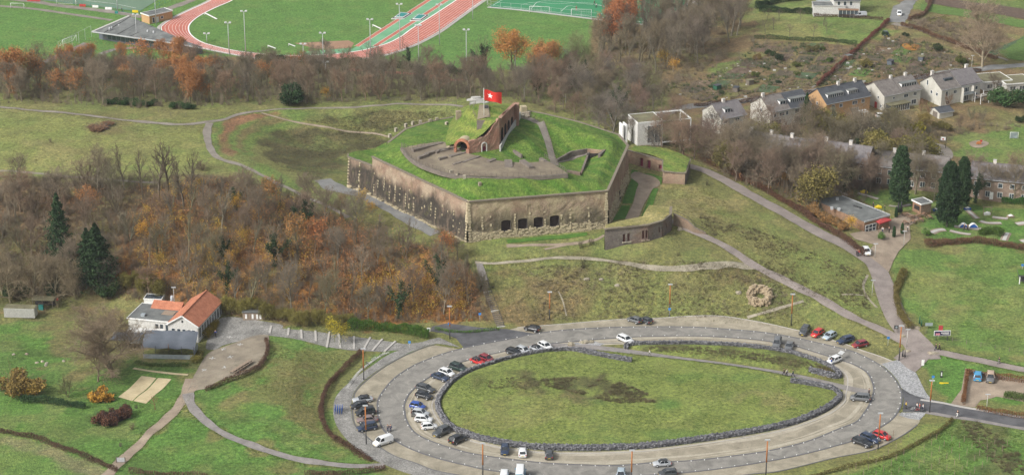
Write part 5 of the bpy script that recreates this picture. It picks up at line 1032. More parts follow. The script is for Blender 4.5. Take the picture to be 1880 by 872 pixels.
flecks("250,370 420,355 700,440 860,500 880,585 640,590 400,560 260,540", 14000, M['leaf_autumn'], 74, 6); flecks("0,190 0,110 330,110 520,130 520,190", 6000, M['leaf_autumn'], 75, 8); flecks("1340,335 1330,290 1600,300 1600,360 1480,390", 2200, M['leaf_autumn'], 76, 3)
for i, (s, d, n) in enumerate((("1262,304 1300,316 1350,342 1400,370 1440,392 1500,425 1560,455 1600,480 1618,510 1630,545 1648,585 1670,615", 2.4, 600), ("1232,404 1262,420 1300,437 1340,458 1380,485 1440,515 1500,545 1560,580 1610,602 1660,628", 1.5, 600), ("345,722 352,745 380,775 430,805 500,830 580,848 640,855 706,855", 1.15, 420), ("210,858 240,830 280,790 320,755 345,720", 1.4, 320), ("872,482 900,484 940,481 1000,475 1062,474 1110,478 1150,484 1200,492 1250,493 1300,488 1380,487", .8, 500), ("0,197 80,205 180,215 260,224 340,229 400,222 440,210 500,202", 1.0, 500), ("1690,640 1720,646 1790,660 1880,679", 1.6, 240))):
 C = spl(A(s), False, 1.5)
 for g in (-1, 1): clumps('verge_grass', edge_pts(offset(C, g*d), n, 90+i), 8, .3, .25, M['tuft_green'] if i in (2, 3, 6) else M['tuft'], 90+i, .05)
# --- woods
belt_l = {'': 'bare winter tree in the long brown belt between the fort meadow and the sports ground', 'autumn': 'rust-leaved beech in the tree belt beside the sports clubhouse', 'thin_autumn': 'half bare tree with orange leaves in the belt behind the meadow'}
BR = [(1.08, .94, .84), (1, .95, .86), (1.15, .93, .8), (.95, .95, .9), (.92, .96, .74), (.85, .84, .8), (1.15, 1.1, 1.0), (.9, .95, .8)]
wood("-40,186 -40,150 100,140 250,140 330,140 330,198 180,192", 8.2, ['bare0', 'bare1', 'bare2', 'thin_autumn', 'multi0', 'bare3'], (9, 14), belt_l, 'trees of the belt behind the meadow', 1, BR)
wood("330,198 330,140 560,136 760,142 960,155 960,186 850,184 600,190", 7.8, ['bare0', 'bare1', 'bare2', 'bare3', 'multi0', 'tall0', 'tall1'], (9, 14), belt_l, 'trees of the belt behind the meadow', 2, BR)
for x, y, h, k in ((20, 172, 16, 'autumn0'), (140, 150, 13, 'autumn1'), (160, 135, 11, 'autumn0'), (225, 125, 9, 'autumn1'), (320, 140, 14, 'autumn0'), (350, 190, 13, 'autumn1'), (300, 118, 9, 'autumn1'), (370, 165, 11, 'autumn0'), (335, 172, 13, 'autumn1'), (300, 168, 11, 'thin_autumn'), (362, 190, 11, 'autumn1'), (245, 172, 11, 'thin_autumn'), (395, 158, 11, 'thin_autumn'), (30, 180, 9, 'autumn1'), (108, 182, 10, 'thin_autumn'), (480, 165, 10, 'thin_autumn'), (560, 140, 9, 'thin_autumn'), (535, 140, 8, 'thin_autumn')):
 tree(k, at(x, y), h, 'rust-leaved beech, '+('tall' if h > 12 else 'low')+', '+near(x, y), 'rusty beeches of the belt', (1, .95, .85))
tree('bush_dark', at(537, 190), 6.5, 'dark evergreen in the middle of the brown tree belt', None, (1, 1.1, 1), cat='tree')
tree('yellow0', at(595, 186), 5, 'small yellow-leaved tree at the foot of the brown belt')
MIDL = {'': 'bare winter tree in the grey wood above the allotments', 'tall': 'tall slender bare tree in the grey wood above the allotments', 'ivy': 'ivy-clad tree in the grey wood above the allotments'}
wood("1095,130 1110,30 1200,10 1330,20 1370,50 1350,75 1290,120 1230,145 1160,125", 6.6, ['tall0', 'tall1', 'bare1', 'bare3', 'tall0'], (14, 19), MIDL, 'trees of the wood above the allotments', 3, [(1, 1, .9), (.9, .9, .85), (.95, .92, .9), (1.05, 1.0, .82)])
wood("945,186 985,150 1100,140 1190,165 1220,200 1140,250 1080,240 1000,205", 7.2, ['bare0', 'bare1', 'bare2', 'wide0', 'ivy0', 'bare3'], (9, 13), 'bare winter tree in the wood behind the eastern rampart', 'trees behind the eastern rampart', 4, GREYS)
tree('autumn0', at(1120, 95), 19, 'big rust-leaved tree at the corner of the green artificial pitch', None, (.95, .78, .8)); tree('autumn1', at(1150, 70), 17, 'second rust-leaved tree just behind the big one by the artificial pitch', None, (.95, .78, .8))
tree('autumn0', at(943, 138), 17, 'round orange tree beside the floodlight on the far playing field', None, (1.05, 1.05, .8), wx=1.25); tree('ivy1', at(892, 140), 14, 'dark ivy-covered tree left of the round orange tree', None, (.8, .9, .7))
tree('autumn1', at(1000, 160), 16, 'orange tree in front of the playing field between bare trees', None, (1, .95, .85)); tree('autumn0', at(985, 155), 13, 'orange tree just left of the other one at the edge of the playing field', None, (1, .95, .85))
tree('wide0', at(1050, 150), 15, 'greenish bare tree right of the orange trees', None, (.9, 1.15, .7), wx=1.2); tree('ivy1', at(752, 118), 8, 'small ivy-clad tree by the red running track'); tree('sapling', at(738, 95), 8, 'thin young tree with a few russet leaves by the running track', None, (1.3, .8, .6))
tree('bare0', at(598, 115), 9, 'bare tree on the near side of the running track bend'); tree('orchard', at(672, 112), 8, 'spreading bare tree by the running track lanes')
tree('yellow0', at(1213, 128), 8, 'yellow-leaved tree at the edge of the grey wood'); tree('yellow0', at(1235, 137), 6, 'bright yellow bush-like tree beside the allotment path')
for i, (x, y, h) in enumerate(((1125, 250, 13), (1180, 225, 11), (1215, 270, 12), (1250, 280, 12), (1275, 292, 12), (1240, 245, 11), (1300, 285, 12), (1310, 262, 11), (1330, 295, 12), (1200, 288, 10), (1255, 292, 12), (1160, 262, 9))):
 tree(['wide0', 'bare1', 'bare2', 'wide1', 'bare0'][i % 5], at(x, y), h, 'bare winter tree '+near(x, y), 'trees around the white cube house')
HL = {'': 'bare winter tree in front of the terraced houses', 'willow': 'olive-leaved tree in front of the terraced houses', 'ivy': 'ivy-clad tree in front of the terraced houses'}
wood("1335,335 1310,290 1400,262 1560,262 1660,250 1690,290 1690,345 1620,345 1580,372 1500,385 1420,360", 6.8, ['bare0', 'bare1', 'wide1', 'bare2', 'willow', 'multi1', 'ivy0', 'wide0'], (11, 15), HL, 'trees in front of the terraced houses', 5, [(1, .95, .85), (1.05, .9, .85), (.9, .92, .75), (1, 1, .9)])
wood("1500,232 1560,215 1600,232 1650,225 1740,222 1880,205 1930,205 1930,225 1880,232 1760,244 1640,262 1560,262", 7.5, ['multi0', 'willow', 'bush_dark', 'bare1', 'bush_olive', 'multi1'], (5, 8), 'garden tree or bush on the slope below the white houses', 'garden trees below the white houses', 6, [(1, 1, .9), (.9, 1, .8), (1.1, .95, .85)])
wood("1700,352 1760,335 1880,345 1930,350 1930,370 1880,372 1760,366 1710,372", 6.5, ['bare2', 'multi0', 'bare1', 'ivy0', 'wide0'], (9, 12), 'bare tree in front of the brick terraces behind the mini golf', 'trees behind the mini golf', 7)
LL = {'': 'bare winter tree on the leaf-strewn slope left of the fort', 'willow': 'olive-leaved tree low on the wooded slope', 'multi': 'many-stemmed bare tree on the leaf-strewn slope', 'ivy': 'ivy-clad tree on the leaf-strewn slope', 'tall': 'tall slender bare tree on the leaf-strewn slope'}
wood("-60,350 60,345 180,345 250,365 250,520 150,540 -60,530", 7.6, ['bare0', 'bare1', 'multi0', 'bare2', 'multi1', 'thin_autumn'], (10, 14), LL, 'trees on the slope left of the fort', 8, BR)
wood("260,380 360,360 480,360 600,400 700,440 850,490 880,560 880,585 640,588 420,575 260,545", 7.0, ['bare0', 'tall0', 'bare1', 'tall0', 'thin_autumn', 'bare2', 'tall1', 'bare3', 'ivy0', 'multi1'], (9, 14.5), LL, 'trees on the slope left of the fort', 9, BR)
wood("390,345 480,350 560,372 640,395 700,425 640,430 560,420 430,380", 7.0, ['bare0', 'bare2', 'multi0', 'bare3'], (7, 9), LL, 'trees on the slope left of the fort', 10, [(1.1, .85, .78), (1, .95, .85), (1.05, .9, .85)])
wood("770,440 860,470 890,520 905,575 870,585 820,520", 6.0, ['multi0', 'multi1', 'bare0'], (6, 8), LL, 'trees on the slope left of the fort', 11, BR)
for x, y, h in ((292, 375, 19), (310, 365, 20), (338, 385, 18), (262, 362, 15), (228, 350, 15), (352, 370, 16)): tree('tall1', at(x, y), h, {292: 'tallest but one', 310: 'tallest', 338: 'right of the tallest', 262: 'leftmost but one', 228: 'leftmost', 352: 'rightmost'}[x]+' of the dark bare trees standing out against the pale meadow', 'tall trees at the meadow edge', (.7, .65, .6))
tree('wide0', at(178, 360), 13, 'broad bare tree at the top edge of the wood, against the pale meadow', None, (1, .95, .85)); tree('tall0', at(405, 440), 17, 'pale-trunked tall tree rising from the middle of the wooded slope', None, (1.2, 1.2, 1.1))
for x, y, h in ((20, 556, 12), (60, 552, 13), (100, 553, 12), (5, 540, 13), (140, 550, 10)): tree('wide1', at(x, y), h, 'wide bare tree behind the pale container, '+('left' if x < 30 else 'middle' if x < 90 else 'right')+(' back' if x in (5, 140) else ' front'), 'trees behind the pale container', (1.1, 1.05, .85))
tree('spruce0', at(112, 478), 17, 'dark spruce at the left of the wood, the narrower of the two'); tree('spruce1', at(182, 530), 20, 'dark spruce at the left of the wood, the broad one', wx=1.0); tree('spruce1', at(165, 520), 17, 'dark spruce crown close against the left side of the broad spruce')
for x, y, h in ((372, 352, 4.5), (272, 400, 4), (430, 395, 6), (445, 455, 6), (260, 450, 7), (300, 500, 6), (662, 385, 6), (685, 400, 5), (470, 420, 6), (500, 470, 5), (400, 480, 6), (360, 480, 5), (548, 520, 5), (425, 500, 6)): tree('yellow0', at(x, y), h, 'small bright yellow-leaved tree '+near(x, y), 'yellow-leaved trees on the slope')
for x, y in ((100, 545), (250, 520), (262, 540), (290, 548), (420, 575), (450, 580), (520, 590), (545, 598), (560, 600), (600, 600), (615, 606), (585, 596), (200, 545), (30, 545), (470, 578), (492, 588), (535, 592), (640, 600), (380, 560), (275, 535), (232, 530)): tree('willow' if x > 230 else 'bush_dark', at(x, y), random.uniform(4, 6) if x > 230 else 4.5, 'olive-leaved tree, wood foot '+near(x, y), 'olive trees at the foot of the slope', (1, 1, .75), cat='tree')
tree('yellow0', at(615, 628), 6.5, 'yellow-green tree on two dark trunks beside the cobbled steps', None, (.8, 1, .6)); tree('yellow0', at(623, 634), 6, 'smaller yellow-green tree in front of the other beside the cobbled steps', None, (.8, 1, .6))
tree('grand', at(208, 692), 19, 'large bare spreading tree standing beside the restaurant', None, (1.2, 1.1, .95), wx=1.5)
tree('wide1', at(180, 700), 11, 'low spreading bare tree left of the large one by the restaurant', None, (1.05, .9, .8), wx=.8); tree('multi1', at(125, 728), 7.5, 'greenish bare tree on the lawn behind the dark hedge', None, (.85, .95, .6))
tree('bush_yellow', at(180, 735), 3.2, 'orange-yellow bush at the foot of the large bare tree', None, (.75, .62, .6)); tree('bush_olive', at(30, 722), 4.6, 'brown and olive bush at the left edge of the lawn', None, (1.2, .95, .8), wx=1.3); tree('bush_yellow', at(56, 722), 3.6, 'yellow-leaved bush growing against the brown and olive one')
tree('orchard', at(285, 752), 4.2, 'thin-crowned sapling beside the two sand courts', None, (1.5, .8, .7)); tree('shrub', at(243, 788), 2.4, 'small brown shrub on the lawn below the sand courts', None, (1, .8, .75)); tree('shrub', at(222, 820), 1.8, 'low brown shrub nearest the wire gate on the lawn'); tree('shrub', at(250, 750), 1.6, 'dark round shrub just below the sand courts', None, (.6, .6, .6)); tree('sapling', at(248, 783), 3.2, 'sapling with green leaves tied to a stake', None, (.8, 1.2, .4))
for x, y in ((190, 776), (205, 779), (222, 770), (232, 764)): tree('bush_autumn', at(x, y), 3.4, 'dark red-brown shrub, '+{190: 'leftmost', 205: 'second from the left', 222: 'second from the right', 232: 'rightmost'}[x]+' in the clump left of the path', 'red-brown shrubs left of the path', (.42, .42, .6), wx=.8)
tree('shrub', at(92, 262), 2.0, 'lone bush on a bare patch in the far meadow'); tree('bush_autumn', at(180, 238), 1.4, 'wide low brown thicket in the far meadow', None, (.5, .6, .8), wx=4.0)
tree('cypress', at(1650, 378), 17, 'dark columnar cypress left of the wooden kiosk', None, (1, 1, 1), wx=.85); tree('cypress', at(1738, 416), 18, 'dark columnar cypress nearest the camera on the mini golf lawn', None, wx=.9); tree('cypress', at(1764, 385), 15, 'dark columnar cypress behind the nearer one on the mini golf', None, wx=.8)
tree('grand', at(1803, 124), 24, 'great bare poplar-like tree rising behind the white houses', None, (1.5, 1.4, 1.25), wx=1.05); tree('bare1', at(1825, 180), 9, 'dark bare tree in front of the flat-roofed bungalow', None, (.75, .7, .65))
tree('spruce0', at(1479, 232), 10, 'dark green conifer between the white and the ochre house', None, (.9, 1.3, .8), wx=.8); tree('bush_dark', at(1850, 195), 7, 'dark evergreen tree below the flat-roofed bungalow', None, (1.2, 1.3, 1), wx=1.2, cat='tree')
for x, y, k, h, t in ((1640, 245, 'bush_yellow', 6, (.55, .7, .6)), (1655, 255, 'bush_olive', 6, (1.2, 1.2, .5)), (1610, 250, 'bush_dark', 6, (1, 1.2, 1)), (1625, 268, 'bush_dark', 6, (1, 1.2, 1))): tree(k, at(x, y), h, 'dense evergreen or olive bush below the third white house', 'dense bushes below the third house', t)
tree('yellow0', at(1560, 425), 5, 'yellow-leaved bush in front of the flat-roofed cafe', None, (1.1, 1, .8), wx=1.2); tree('yellow0', at(1440, 345), 5, 'yellow-leaved tree at the bend of the access road', None, (1, .8, .7))
for x, y, h in ((1492, 390, 3), (1500, 397, 2.6), (1512, 403, 2.6), (1524, 409, 2.6), (1535, 414, 2.6), (1548, 420, 2.6)): tree('bush_autumn', at(x, y), h, 'golden brown bush along the cafe wall, '+('nearest the yellow bush' if x > 1540 else 'furthest up the road' if x < 1495 else {1500: 'second', 1512: 'third', 1524: 'fourth', 1535: 'fifth'}[x]+' down the road'), 'golden bushes along the cafe wall', (.85, 1.0, .9))
for x, y in ((1740, 195), (1680, 190), (1690, 205), (1705, 210)): tree('multi1', at(x, y), 6, 'russet many-stemmed tree between the white houses', 'russet trees between the white houses', (1.3, .95, .75))
for x, y, h, k in ((1352, 318, 14, 'wide0'), (1385, 322, 13, 'bare1'), (1420, 330, 14, 'wide1'), (1450, 345, 13, 'bare0'), (1490, 348, 15, 'wide0'), (1520, 352, 14, 'wide1'), (1555, 352, 13, 'bare3'), (1598, 352, 12, 'bare2'), (1680, 356, 12, 'wide1'), (1700, 350, 11, 'bare0'), (1790, 372, 12, 'ivy0'), (1822, 368, 12, 'bare1'), (1862, 374, 13, 'bare2')): tree(k, at(x, y), h, 'tall bare tree shading the brick terraces, '+near(x, y), 'tall trees before the terraces', random.choice([(1.1, 1.05, .9), (1, 1, .85), (1.1, .98, .9)]))
for x, y in ((205, 191), (228, 192), (250, 193), (275, 194), (325, 198), (345, 200)): tree('bush_dark', at(x, y), 2.2, 'low dark evergreen at the foot of the belt '+('left' if x < 240 else 'middle' if x < 300 else 'right')+' of the row', 'evergreens at the belt foot', (1.2, 1.3, 1), wx=1.5)
tree('shrub', at(372, 312), 4, 'dense dark shrub where the footpath bends round the hollow', None, (.7, .6, .55), wx=2)
# allotment and orchard trees
random.seed(5)
for i, (x, y) in enumerate(((1405, 62), (1420, 55), (1450, 68), (1493, 68), (1512, 48), (1430, 40), (1470, 40), (1518, 62), (1408, 40))): tree('orchard', at(x, y), 5.5, 'bare fruit tree on the grass below the large white villa', 'fruit trees below the villa', (.8, .75, .75))
for p in scatter_poly("1250,150 1380,75 1600,85 1640,50 1780,95 1790,120 1640,150 1500,165 1330,185", 9, .95, 4):
 k = random.choice(['orchard', 'shrub', 'sapling', 'multi0', 'bush_dark', 'orchard', 'shrub', 'bush_green', 'orchard', 'bush_olive']); zc = p[1]*cos(PITCH)-(p[2]-CAMH)*sin(PITCH); tree(k, p, random.uniform(2.2, 5)*(.6 if 'bush' in k else 1), {'orchard': 'bare fruit tree', 'shrub': 'bare shrub', 'sapling': 'thin sapling', 'multi0': 'many-stemmed bare tree', 'bush_dark': 'dark evergreen bush', 'bush_green': 'green bush', 'bush_olive': 'olive bush'}[k]+' on the allotments, '+near(CX+FPX*p[0]/zc, CY-FPX*((p[2]-CAMH)*cos(PITCH)+p[1]*sin(PITCH))/zc), 'bushes and small trees on the allotments')
for x, y, h in ((1690, 52, 7), (1710, 62, 6), (1740, 60, 7), (1770, 55, 8), (1755, 75, 6), (1725, 50, 6)): tree('multi0', at(x, y), h*.8, 'pale bare bush in the thicket behind the great bare tree', 'thicket behind the great tree', (1.15, 1.05, 1.0))
# ------------------------------------------------------------------ buildings
def tile_mat(name, c1, c2, sc, moss=.3, ang=0.0):
 m = mat(name, [(.3, c1), (.55, c2), (.75, tuple(v*1.2 for v in c2))], .8, 8, .85, 'obj', fine=.3, fscale=5); nt = m.node_tree; N = nt.nodes; L = nt.links; b = N['Principled BSDF']
 tc = N.new('ShaderNodeTexCoord'); wv = N.new('ShaderNodeTexWave'); wv.bands_direction = 'X'; wv.inputs['Scale'].default_value = sc; L.new(tc.outputs['Object'], wv.inputs['Vector'])
 r = ramp(nt, [(.0, (.6, .6, .6)), (.6, (1.1, 1.1, 1.1))]); L.new(wv.outputs['Fac'], r.inputs[0]); src = b.inputs['Base Color'].links[0].from_socket
 x = N.new('ShaderNodeMix'); x.data_type = 'RGBA'; x.blend_type = 'MULTIPLY'; x.inputs[0].default_value = 1; L.new(src, x.inputs[6]); L.new(r.outputs[0], x.inputs[7]); L.new(x.outputs[2], b.inputs['Base Color'])
 bp = N.new('ShaderNodeBump'); bp.inputs['Strength'].default_value = .6; L.new(wv.outputs['Fac'], bp.inputs['Height']); L.new(bp.outputs[0], b.inputs['Normal']); return m
tile_mat('roof_grey', (.13, .115, .105), (.20, .18, .165), 1.1); tile_mat('roof_slate', (.055, .06, .068), (.085, .09, .10), 1.1); tile_mat('roof_red', (.36, .13, .075), (.47, .19, .11), 1.05); tile_mat('roof_lilac', (.14, .13, .135), (.19, .175, .175), 1.1)
mat('roof_felt', [(.3, (.09, .095, .093)), (.5, (.14, .148, .143)), (.7, (.20, .205, .197))], .35, 7, .9, 'obj', fine=.15, fscale=3); mat('roof_moss', [(.3, (.12, .11, .07)), (.7, (.20, .19, .11))], .5, 7, .95, 'obj', fine=.25, fscale=4)
mat('brick_house', [(.3, (.22, .16, .125)), (.7, (.32, .24, .19))], 1.2, 7, .9, 'obj', fine=.2, fscale=6); mat('brick_ochre', [(.3, (.42, .25, .12)), (.7, (.50, .32, .17))], 1.2, 7, .9, 'obj', fine=.12, fscale=6)
mat('wall_cream', [(.3, (.44, .425, .37)), (.7, (.58, .565, .51))], .6, 7, .85, 'obj', fine=.05, fscale=4); mat('glass', [(.3, (.03, .04, .05)), (.7, (.08, .10, .12))], .8, 4, .12, 'obj', spec=.8); mat('glass_pale', [(.3, (.22, .26, .28)), (.7, (.35, .39, .41))], .8, 4, .15, 'obj', spec=.8)
mat('wood_plank', [(.3, (.20, .15, .11)), (.7, (.36, .28, .21))], .9, 7, .9, 'obj', fine=.3, fscale=4, stretch=(4, 4, .6)); mat('wood_brown', [(.3, (.20, .12, .075)), (.7, (.31, .19, .12))], 1.5, 6, .9, 'obj', fine=.2, fscale=4); mat('canvas_grey', [(.3, (.10, .115, .135)), (.7, (.135, .15, .175))], .4, 5, .9, 'obj', fine=.08, fscale=2)
flat('awning_red', (.42, .06, .06), .8); flat('door_paint_red', (.45, .06, .05), .5); flat('blue_paint', (.03, .10, .35), .5); flat('blue_sign', (.05, .22, .55), .5); flat('yellow_paint', (.80, .60, .03), .6); flat('teal_paint', (.03, .22, .20), .6); flat('brick_chimney', (.62, .58, .53), .9, fine=.15)
def window(root, x, y, z, w_, h, face='front', nx=2, frame='paint_white', pane='glass', nz_=1):
 "window frame with bars, glass as its sub-part; face front: -y side, left: -x side, right: +x side"
 fb = MB(); t = .09; o = .05
 def bx(b, u0, u1, v0, v1, d0, d1):
  if face == 'front': b.box(x+u0, x+u1, y-d1, y-d0, z+v0, z+v1)
  elif face == 'left': b.box(x-d1, x-d0, y+u0, y+u1, z+v0, z+v1)
  else: b.box(x+d0, x+d1, y+u0, y+u1, z+v0, z+v1)
 bx(fb, 0, w_, 0, t, .005, o+.06); bx(fb, 0, w_, h-t, h, .005, o+.02); bx(fb, 0, t, t, h-t, .005, o+.02); bx(fb, w_-t, w_, t, h-t, .005, o+.02)
 for k in range(1, nx): bx(fb, w_*k/nx-.035, w_*k/nx+.035, t, h-t, .005, o)
 for k in range(1, nz_): bx(fb, t, w_-t, h*k/nz_-.03, h*k/nz_+.03, .004, o-.01)
 f = fb.build('window', M[frame], root); pb = MB(); bx(pb, t*.8, w_-t*.8, t*.8, h-t*.8, .0, .03); pb.build('pane', M[pane], f); return f
def gablehouse(name, p, rot, w_, d, he, hr, wm, rm, label, cat='house', group=None, fw=(), lw=(), rw_=(), dorm=(), chim=(), over=.35, skirt=2.0, door=(), bays=(), units=None, roofs=None):
 root = empty(name, p, R(rot), label, cat, group); wb = MB()
 wb.add([(0, 0, -skirt), (w_, 0, -skirt), (w_, d, -skirt), (0, d, -skirt), (0, 0, he), (w_, 0, he), (w_, d, he), (0, d, he), (0, d/2, hr), (w_, d/2, hr)],
           [(0, 1, 5, 4), (1, 2, 6, 9, 5), (2, 3, 7, 6), (3, 0, 4, 8, 7), (4, 5, 9, 8), (7, 8, 9, 6)]); wb.build('wall', M[wm], root)
 sl = (hr-he)/(d/2); t = .16
 for x0, x1, rmm, dz in (roofs or [(-over*.6, w_+over*.6, rm, 0)]):
  for s in (0, 1):
   y0, y1 = (-over, d/2) if s == 0 else (d+over, d/2); z0 = he-over*sl+dz; z1 = hr+dz
   V = [(x0, y0, z0+.03), (x1, y0, z0+.03), (x1, y1, z1+.03), (x0, y1, z1+.03)]; V += [(a, b, c+t) for a, b, c in V]
   MB().add(V, [(0, 1, 2, 3), (4, 5, 6, 7), (0, 1, 5, 4), (1, 2, 6, 5), (2, 3, 7, 6), (3, 0, 4, 7)]).build('roof', M[rmm], root)
 MB().bar((-over, d/2, hr+.2), (w_+over, d/2, hr+.2), .3, .12).build('ridge', M[rm], root); MB().box(-over*.5, w_+over*.5, -over-.12, -over, he-over*sl-.02, he-over*sl+.12).build('gutter', M['metal_grey'], root)
 for x, z, ww, hh in fw: window(root, x, 0, z, ww, hh, 'front', max(1, int(ww/.7)))
 for y, z, ww, hh in lw: window(root, 0, y, z, ww, hh, 'left', max(1, int(ww/.8)))
 for y, z, ww, hh in rw_: window(root, w_, y, z, ww, hh, 'right', max(1, int(ww/.8)))
 for face, x, ww, hh, m in door:
  b = MB(); (b.box(x, x+ww, -.06, 0, 0, hh) if face == 'front' else b.box(-.06, 0, x, x+ww, 0, hh)); dd = b.build('door', M[m], root); hb = MB(); (hb.box(x+ww-.2, x+ww-.12, -.12, -.06, 1, 1.1) if face == 'front' else hb.box(-.12, -.06, x+.1, x+.18, 1, 1.1)); hb.build('handle', M['metal_grey'], dd)
 for x, wd_, nwin in dorm:
  y = d/2*.28; zr = he+sl*y; b = MB(); b.box(x, x+wd_, y, d/2*.85, zr-.3, zr+1.25); dm = b.build('dormer', M['paint_white'], root); MB().box(x-.15, x+wd_+.15, y-.2, d/2*.9, zr+1.25, zr+1.37).build('dormer_roof', M['roof_felt'], dm)
  g = MB()
  for k in range(nwin): g.box(x+.12+k*(wd_-.1)/nwin, x+.02+(k+1)*(wd_-.1)/nwin-.12, y-.03, y+.02, zr+.25, zr+1.1)
  g.build('dormer_pane', M['glass'], dm)
 for x, yy in chim: c = MB().box(x-.45, x+.45, yy-.35, yy+.35, he+sl*min(yy, d-yy)-.5, hr+1.1).build('chimney', M['brick_chimney'], root); MB().box(x-.5, x+.5, yy-.4, yy+.4, hr+1.1, hr+1.2).build('chimney_cap', M['concrete'], c)
 return root
def flathouse(name, p, rot, w_, d, h, wm, rm, label, cat='building', group=None, fw=(), lw=(), rw_=(), trim='paint_white', skirt=1.5, over=.25, root=None, off=(0, 0), door=()):
 root = root or empty(name, p, R(rot), label, cat, group); x0, y0 = off
 MB().box(x0, x0+w_, y0, y0+d, -skirt, h).build('wall', M[wm], root); r = MB().box(x0-over+.12, x0+w_+over-.12, y0-over+.12, y0+d+over-.12, h, h+.16).build('roof', M[rm], root)
 tb = MB();
 for a in ((x0-over, x0+w_+over, y0-over, y0-over+.12), (x0-over, x0+w_+over, y0+d+over-.12, y0+d+over), (x0-over, x0-over+.12, y0-over+.12, y0+d+over-.12), (x0+w_+over-.12, x0+w_+over, y0-over+.12, y0+d+over-.12)): tb.box(*a, h-.08, h+.28)
 tb.build('roof_trim', M[trim], root)
 for x, z, ww, hh in fw: window(root, x0+x, y0, z, ww, hh, 'front', max(1, int(ww/.9)))
 for y, z, ww, hh in lw: window(root, x0, y0+y, z, ww, hh, 'left', max(1, int(ww/.9)))
 for y, z, ww, hh in rw_: window(root, x0+w_, y0+y, z, ww, hh, 'right', max(1, int(ww/.9)))
 for x, ww, hh, m in door: MB().box(x0+x, x0+x+ww, y0-.07, y0, 0, hh).build('door', M[m], root)
 return root
# the row of pale semi-detached houses
gablehouse('house', at(1323, 248), 30, 9, 9.5, 5, 8, 'wall_cream', 'roof_lilac', 'white gabled house furthest left in the row, half hidden by bare trees', lw=[(2, 1, 1.2, 1.2), (6, 1, 1.2, 1.2), (4, 4, 1.1, 1.2)], fw=[(1, 3.2, 1.4, 1.1), (5, 3.2, 1.6, 1.1)], chim=[(4, 4.8)], dorm=[(2.2, 2, 2)])
h = gablehouse('house', at(1414, 235), 31, 15, 10, 5, 8.2, 'wall_cream', 'roof_grey', 'white semi with black roof and long dormer left of the dark conifer', lw=[(2, .6, 1, 1.2), (5.5, .6, 1.2, 1.2), (4.2, 3.8, 1, 1.1)],
 fw=[(1, 3, 1.2, 1.2), (3.2, 3, 2, 1.2), (5.6, 3, 1, 1.3), (9, 2.9, 1.8, 1.4), (11.2, 2.9, .9, 1.6), (13.4, 3, 1.1, 1.3), (8.8, .3, 2.4, 1.9), (12.6, .4, 1.1, 1.8), (2, .3, 2, 1.8)], chim=[(.6, 5)], dorm=[(4.4, 2.2, 2), (8.2, 6.2, 8)], roofs=[(-.3, 7.2, 'roof_grey', 0), (7.25, 15.3, 'roof_slate', .06)])
gablehouse('house', at(1516, 220), 31, 17, 9.4, 5, 8.4, 'brick_ochre', 'roof_slate', 'semi with ochre brick gable wall and dark slate roof with dormers', lw=[(4, 3.6, .8, .9), (1.2, .2, 2, 2.1)], fw=[(2, 3, 1.3, 1.2), (5, 3, 1.3, 1.2), (10, 3, 2, 1.2), (13.6, 3, 1.3, 1.2), (1.6, .3, 2.4, 1.7), (10, .3, 2.6, 1.7)], dorm=[(1.4, 6, 7), (9.5, 3.4, 4)], chim=[(8, 4.7), (14.5, 4.7)])
h = gablehouse('house', at(1622, 205), 31, 14.6, 10.4, 5, 8, 'wall_cream', 'roof_grey', 'white semi with glazed sun room and a red door in its gable wall', lw=[(2.4, 3.3, .7, 1), (6.2, 3.4, 1.6, 1.2), (.9, .9, .8, 1), (7, .8, 1.7, 1.1)], fw=[(3.4, 3.3, .8, .8), (7.8, 3.1, 1.8, 1.2), (11.6, 3.1, 1.4, 1.2), (11, .4, 2, 1.6)], door=[('left', 3.2, 1.1, 2.1, 'door_paint_red')], chim=[(6.6, 5.2), (12.5, 5.2)], dorm=[(8.0, 6.0, 6)], roofs=[(-.3, 6.8, 'roof_grey', 0), (6.85, 14.9, 'roof_grey', .1)])
sr = MB().box(.6, 8.2, -3, -.05, 2.25, 2.5).build('sun_room_roof', M['roof_moss'], h); MB().box(.8, 8, -2.8, -.06, -2, .35).build('sun_room', M['paint_white'], h)
for k in range(9): MB().box(.8+k*.875-.05+(.05 if k == 0 else 0), .8+k*.875+.05, -2.8, -2.7, .35, 2.25).build('mullion', M['paint_white'], h)
MB().box(.86, 7.94, -2.72, -2.66, .35, 2.24).build('sun_room_glass', M['glass'], h); MB().box(.82, .88, -2.6, -.1, .35, 2.24).build('sun_room_glass', M['glass'], h)
h = gablehouse('house', at(1727, 196), 31, 16, 10, 5.4, 8.6, 'wall_cream', 'roof_grey', 'white semi furthest right in the row, with cream balconies and a rooflight', lw=[(1.6, 2.9, .9, 1.1), (4.1, 3, .9, 1.1), (6.2, 5.2, .8, 1.7)], fw=[(1.6, 2.9, 1, 1.7), (4.8, 3.3, 1.4, 1.2), (8.3, 3, 3, 1.6), (12, 3.1, 1, 1.3), (13.8, 3.2, 1.1, 1.2), (2, .2, 1.5, 1.3), (8.2, .3, 3, 2), (12.8, .4, 2.2, 1.9)], chim=[(15, 6), (1.2, 6.2)], roofs=[(-.3, 7.4, 'roof_grey', 0), (7.45, 16.3, 'roof_lilac', .25)])
MB().box(3, 6.4, 2.3, 3.9, 7.0, 7.75).build('rooflight', M['glass'], h); MB().box(8, 12.2, -1.4, -.05, 2.5, 2.65).build('balcony', M['concrete'], h); MB().box(8, 12.2, -1.4, -1.34, 2.65, 3.5).build('balcony_rail', M['glass_pale'], h)
for x in (8, 12.1): MB().box(x-.08, x+.08, -1.33, -.06, -1, 5.0).build('fin_wall', M['wall_cream'], h)
st = empty('wooden_deck', at(1800, 192), R(31), 'white-railed wooden deck and steps beside the furthest right white house', 'deck')
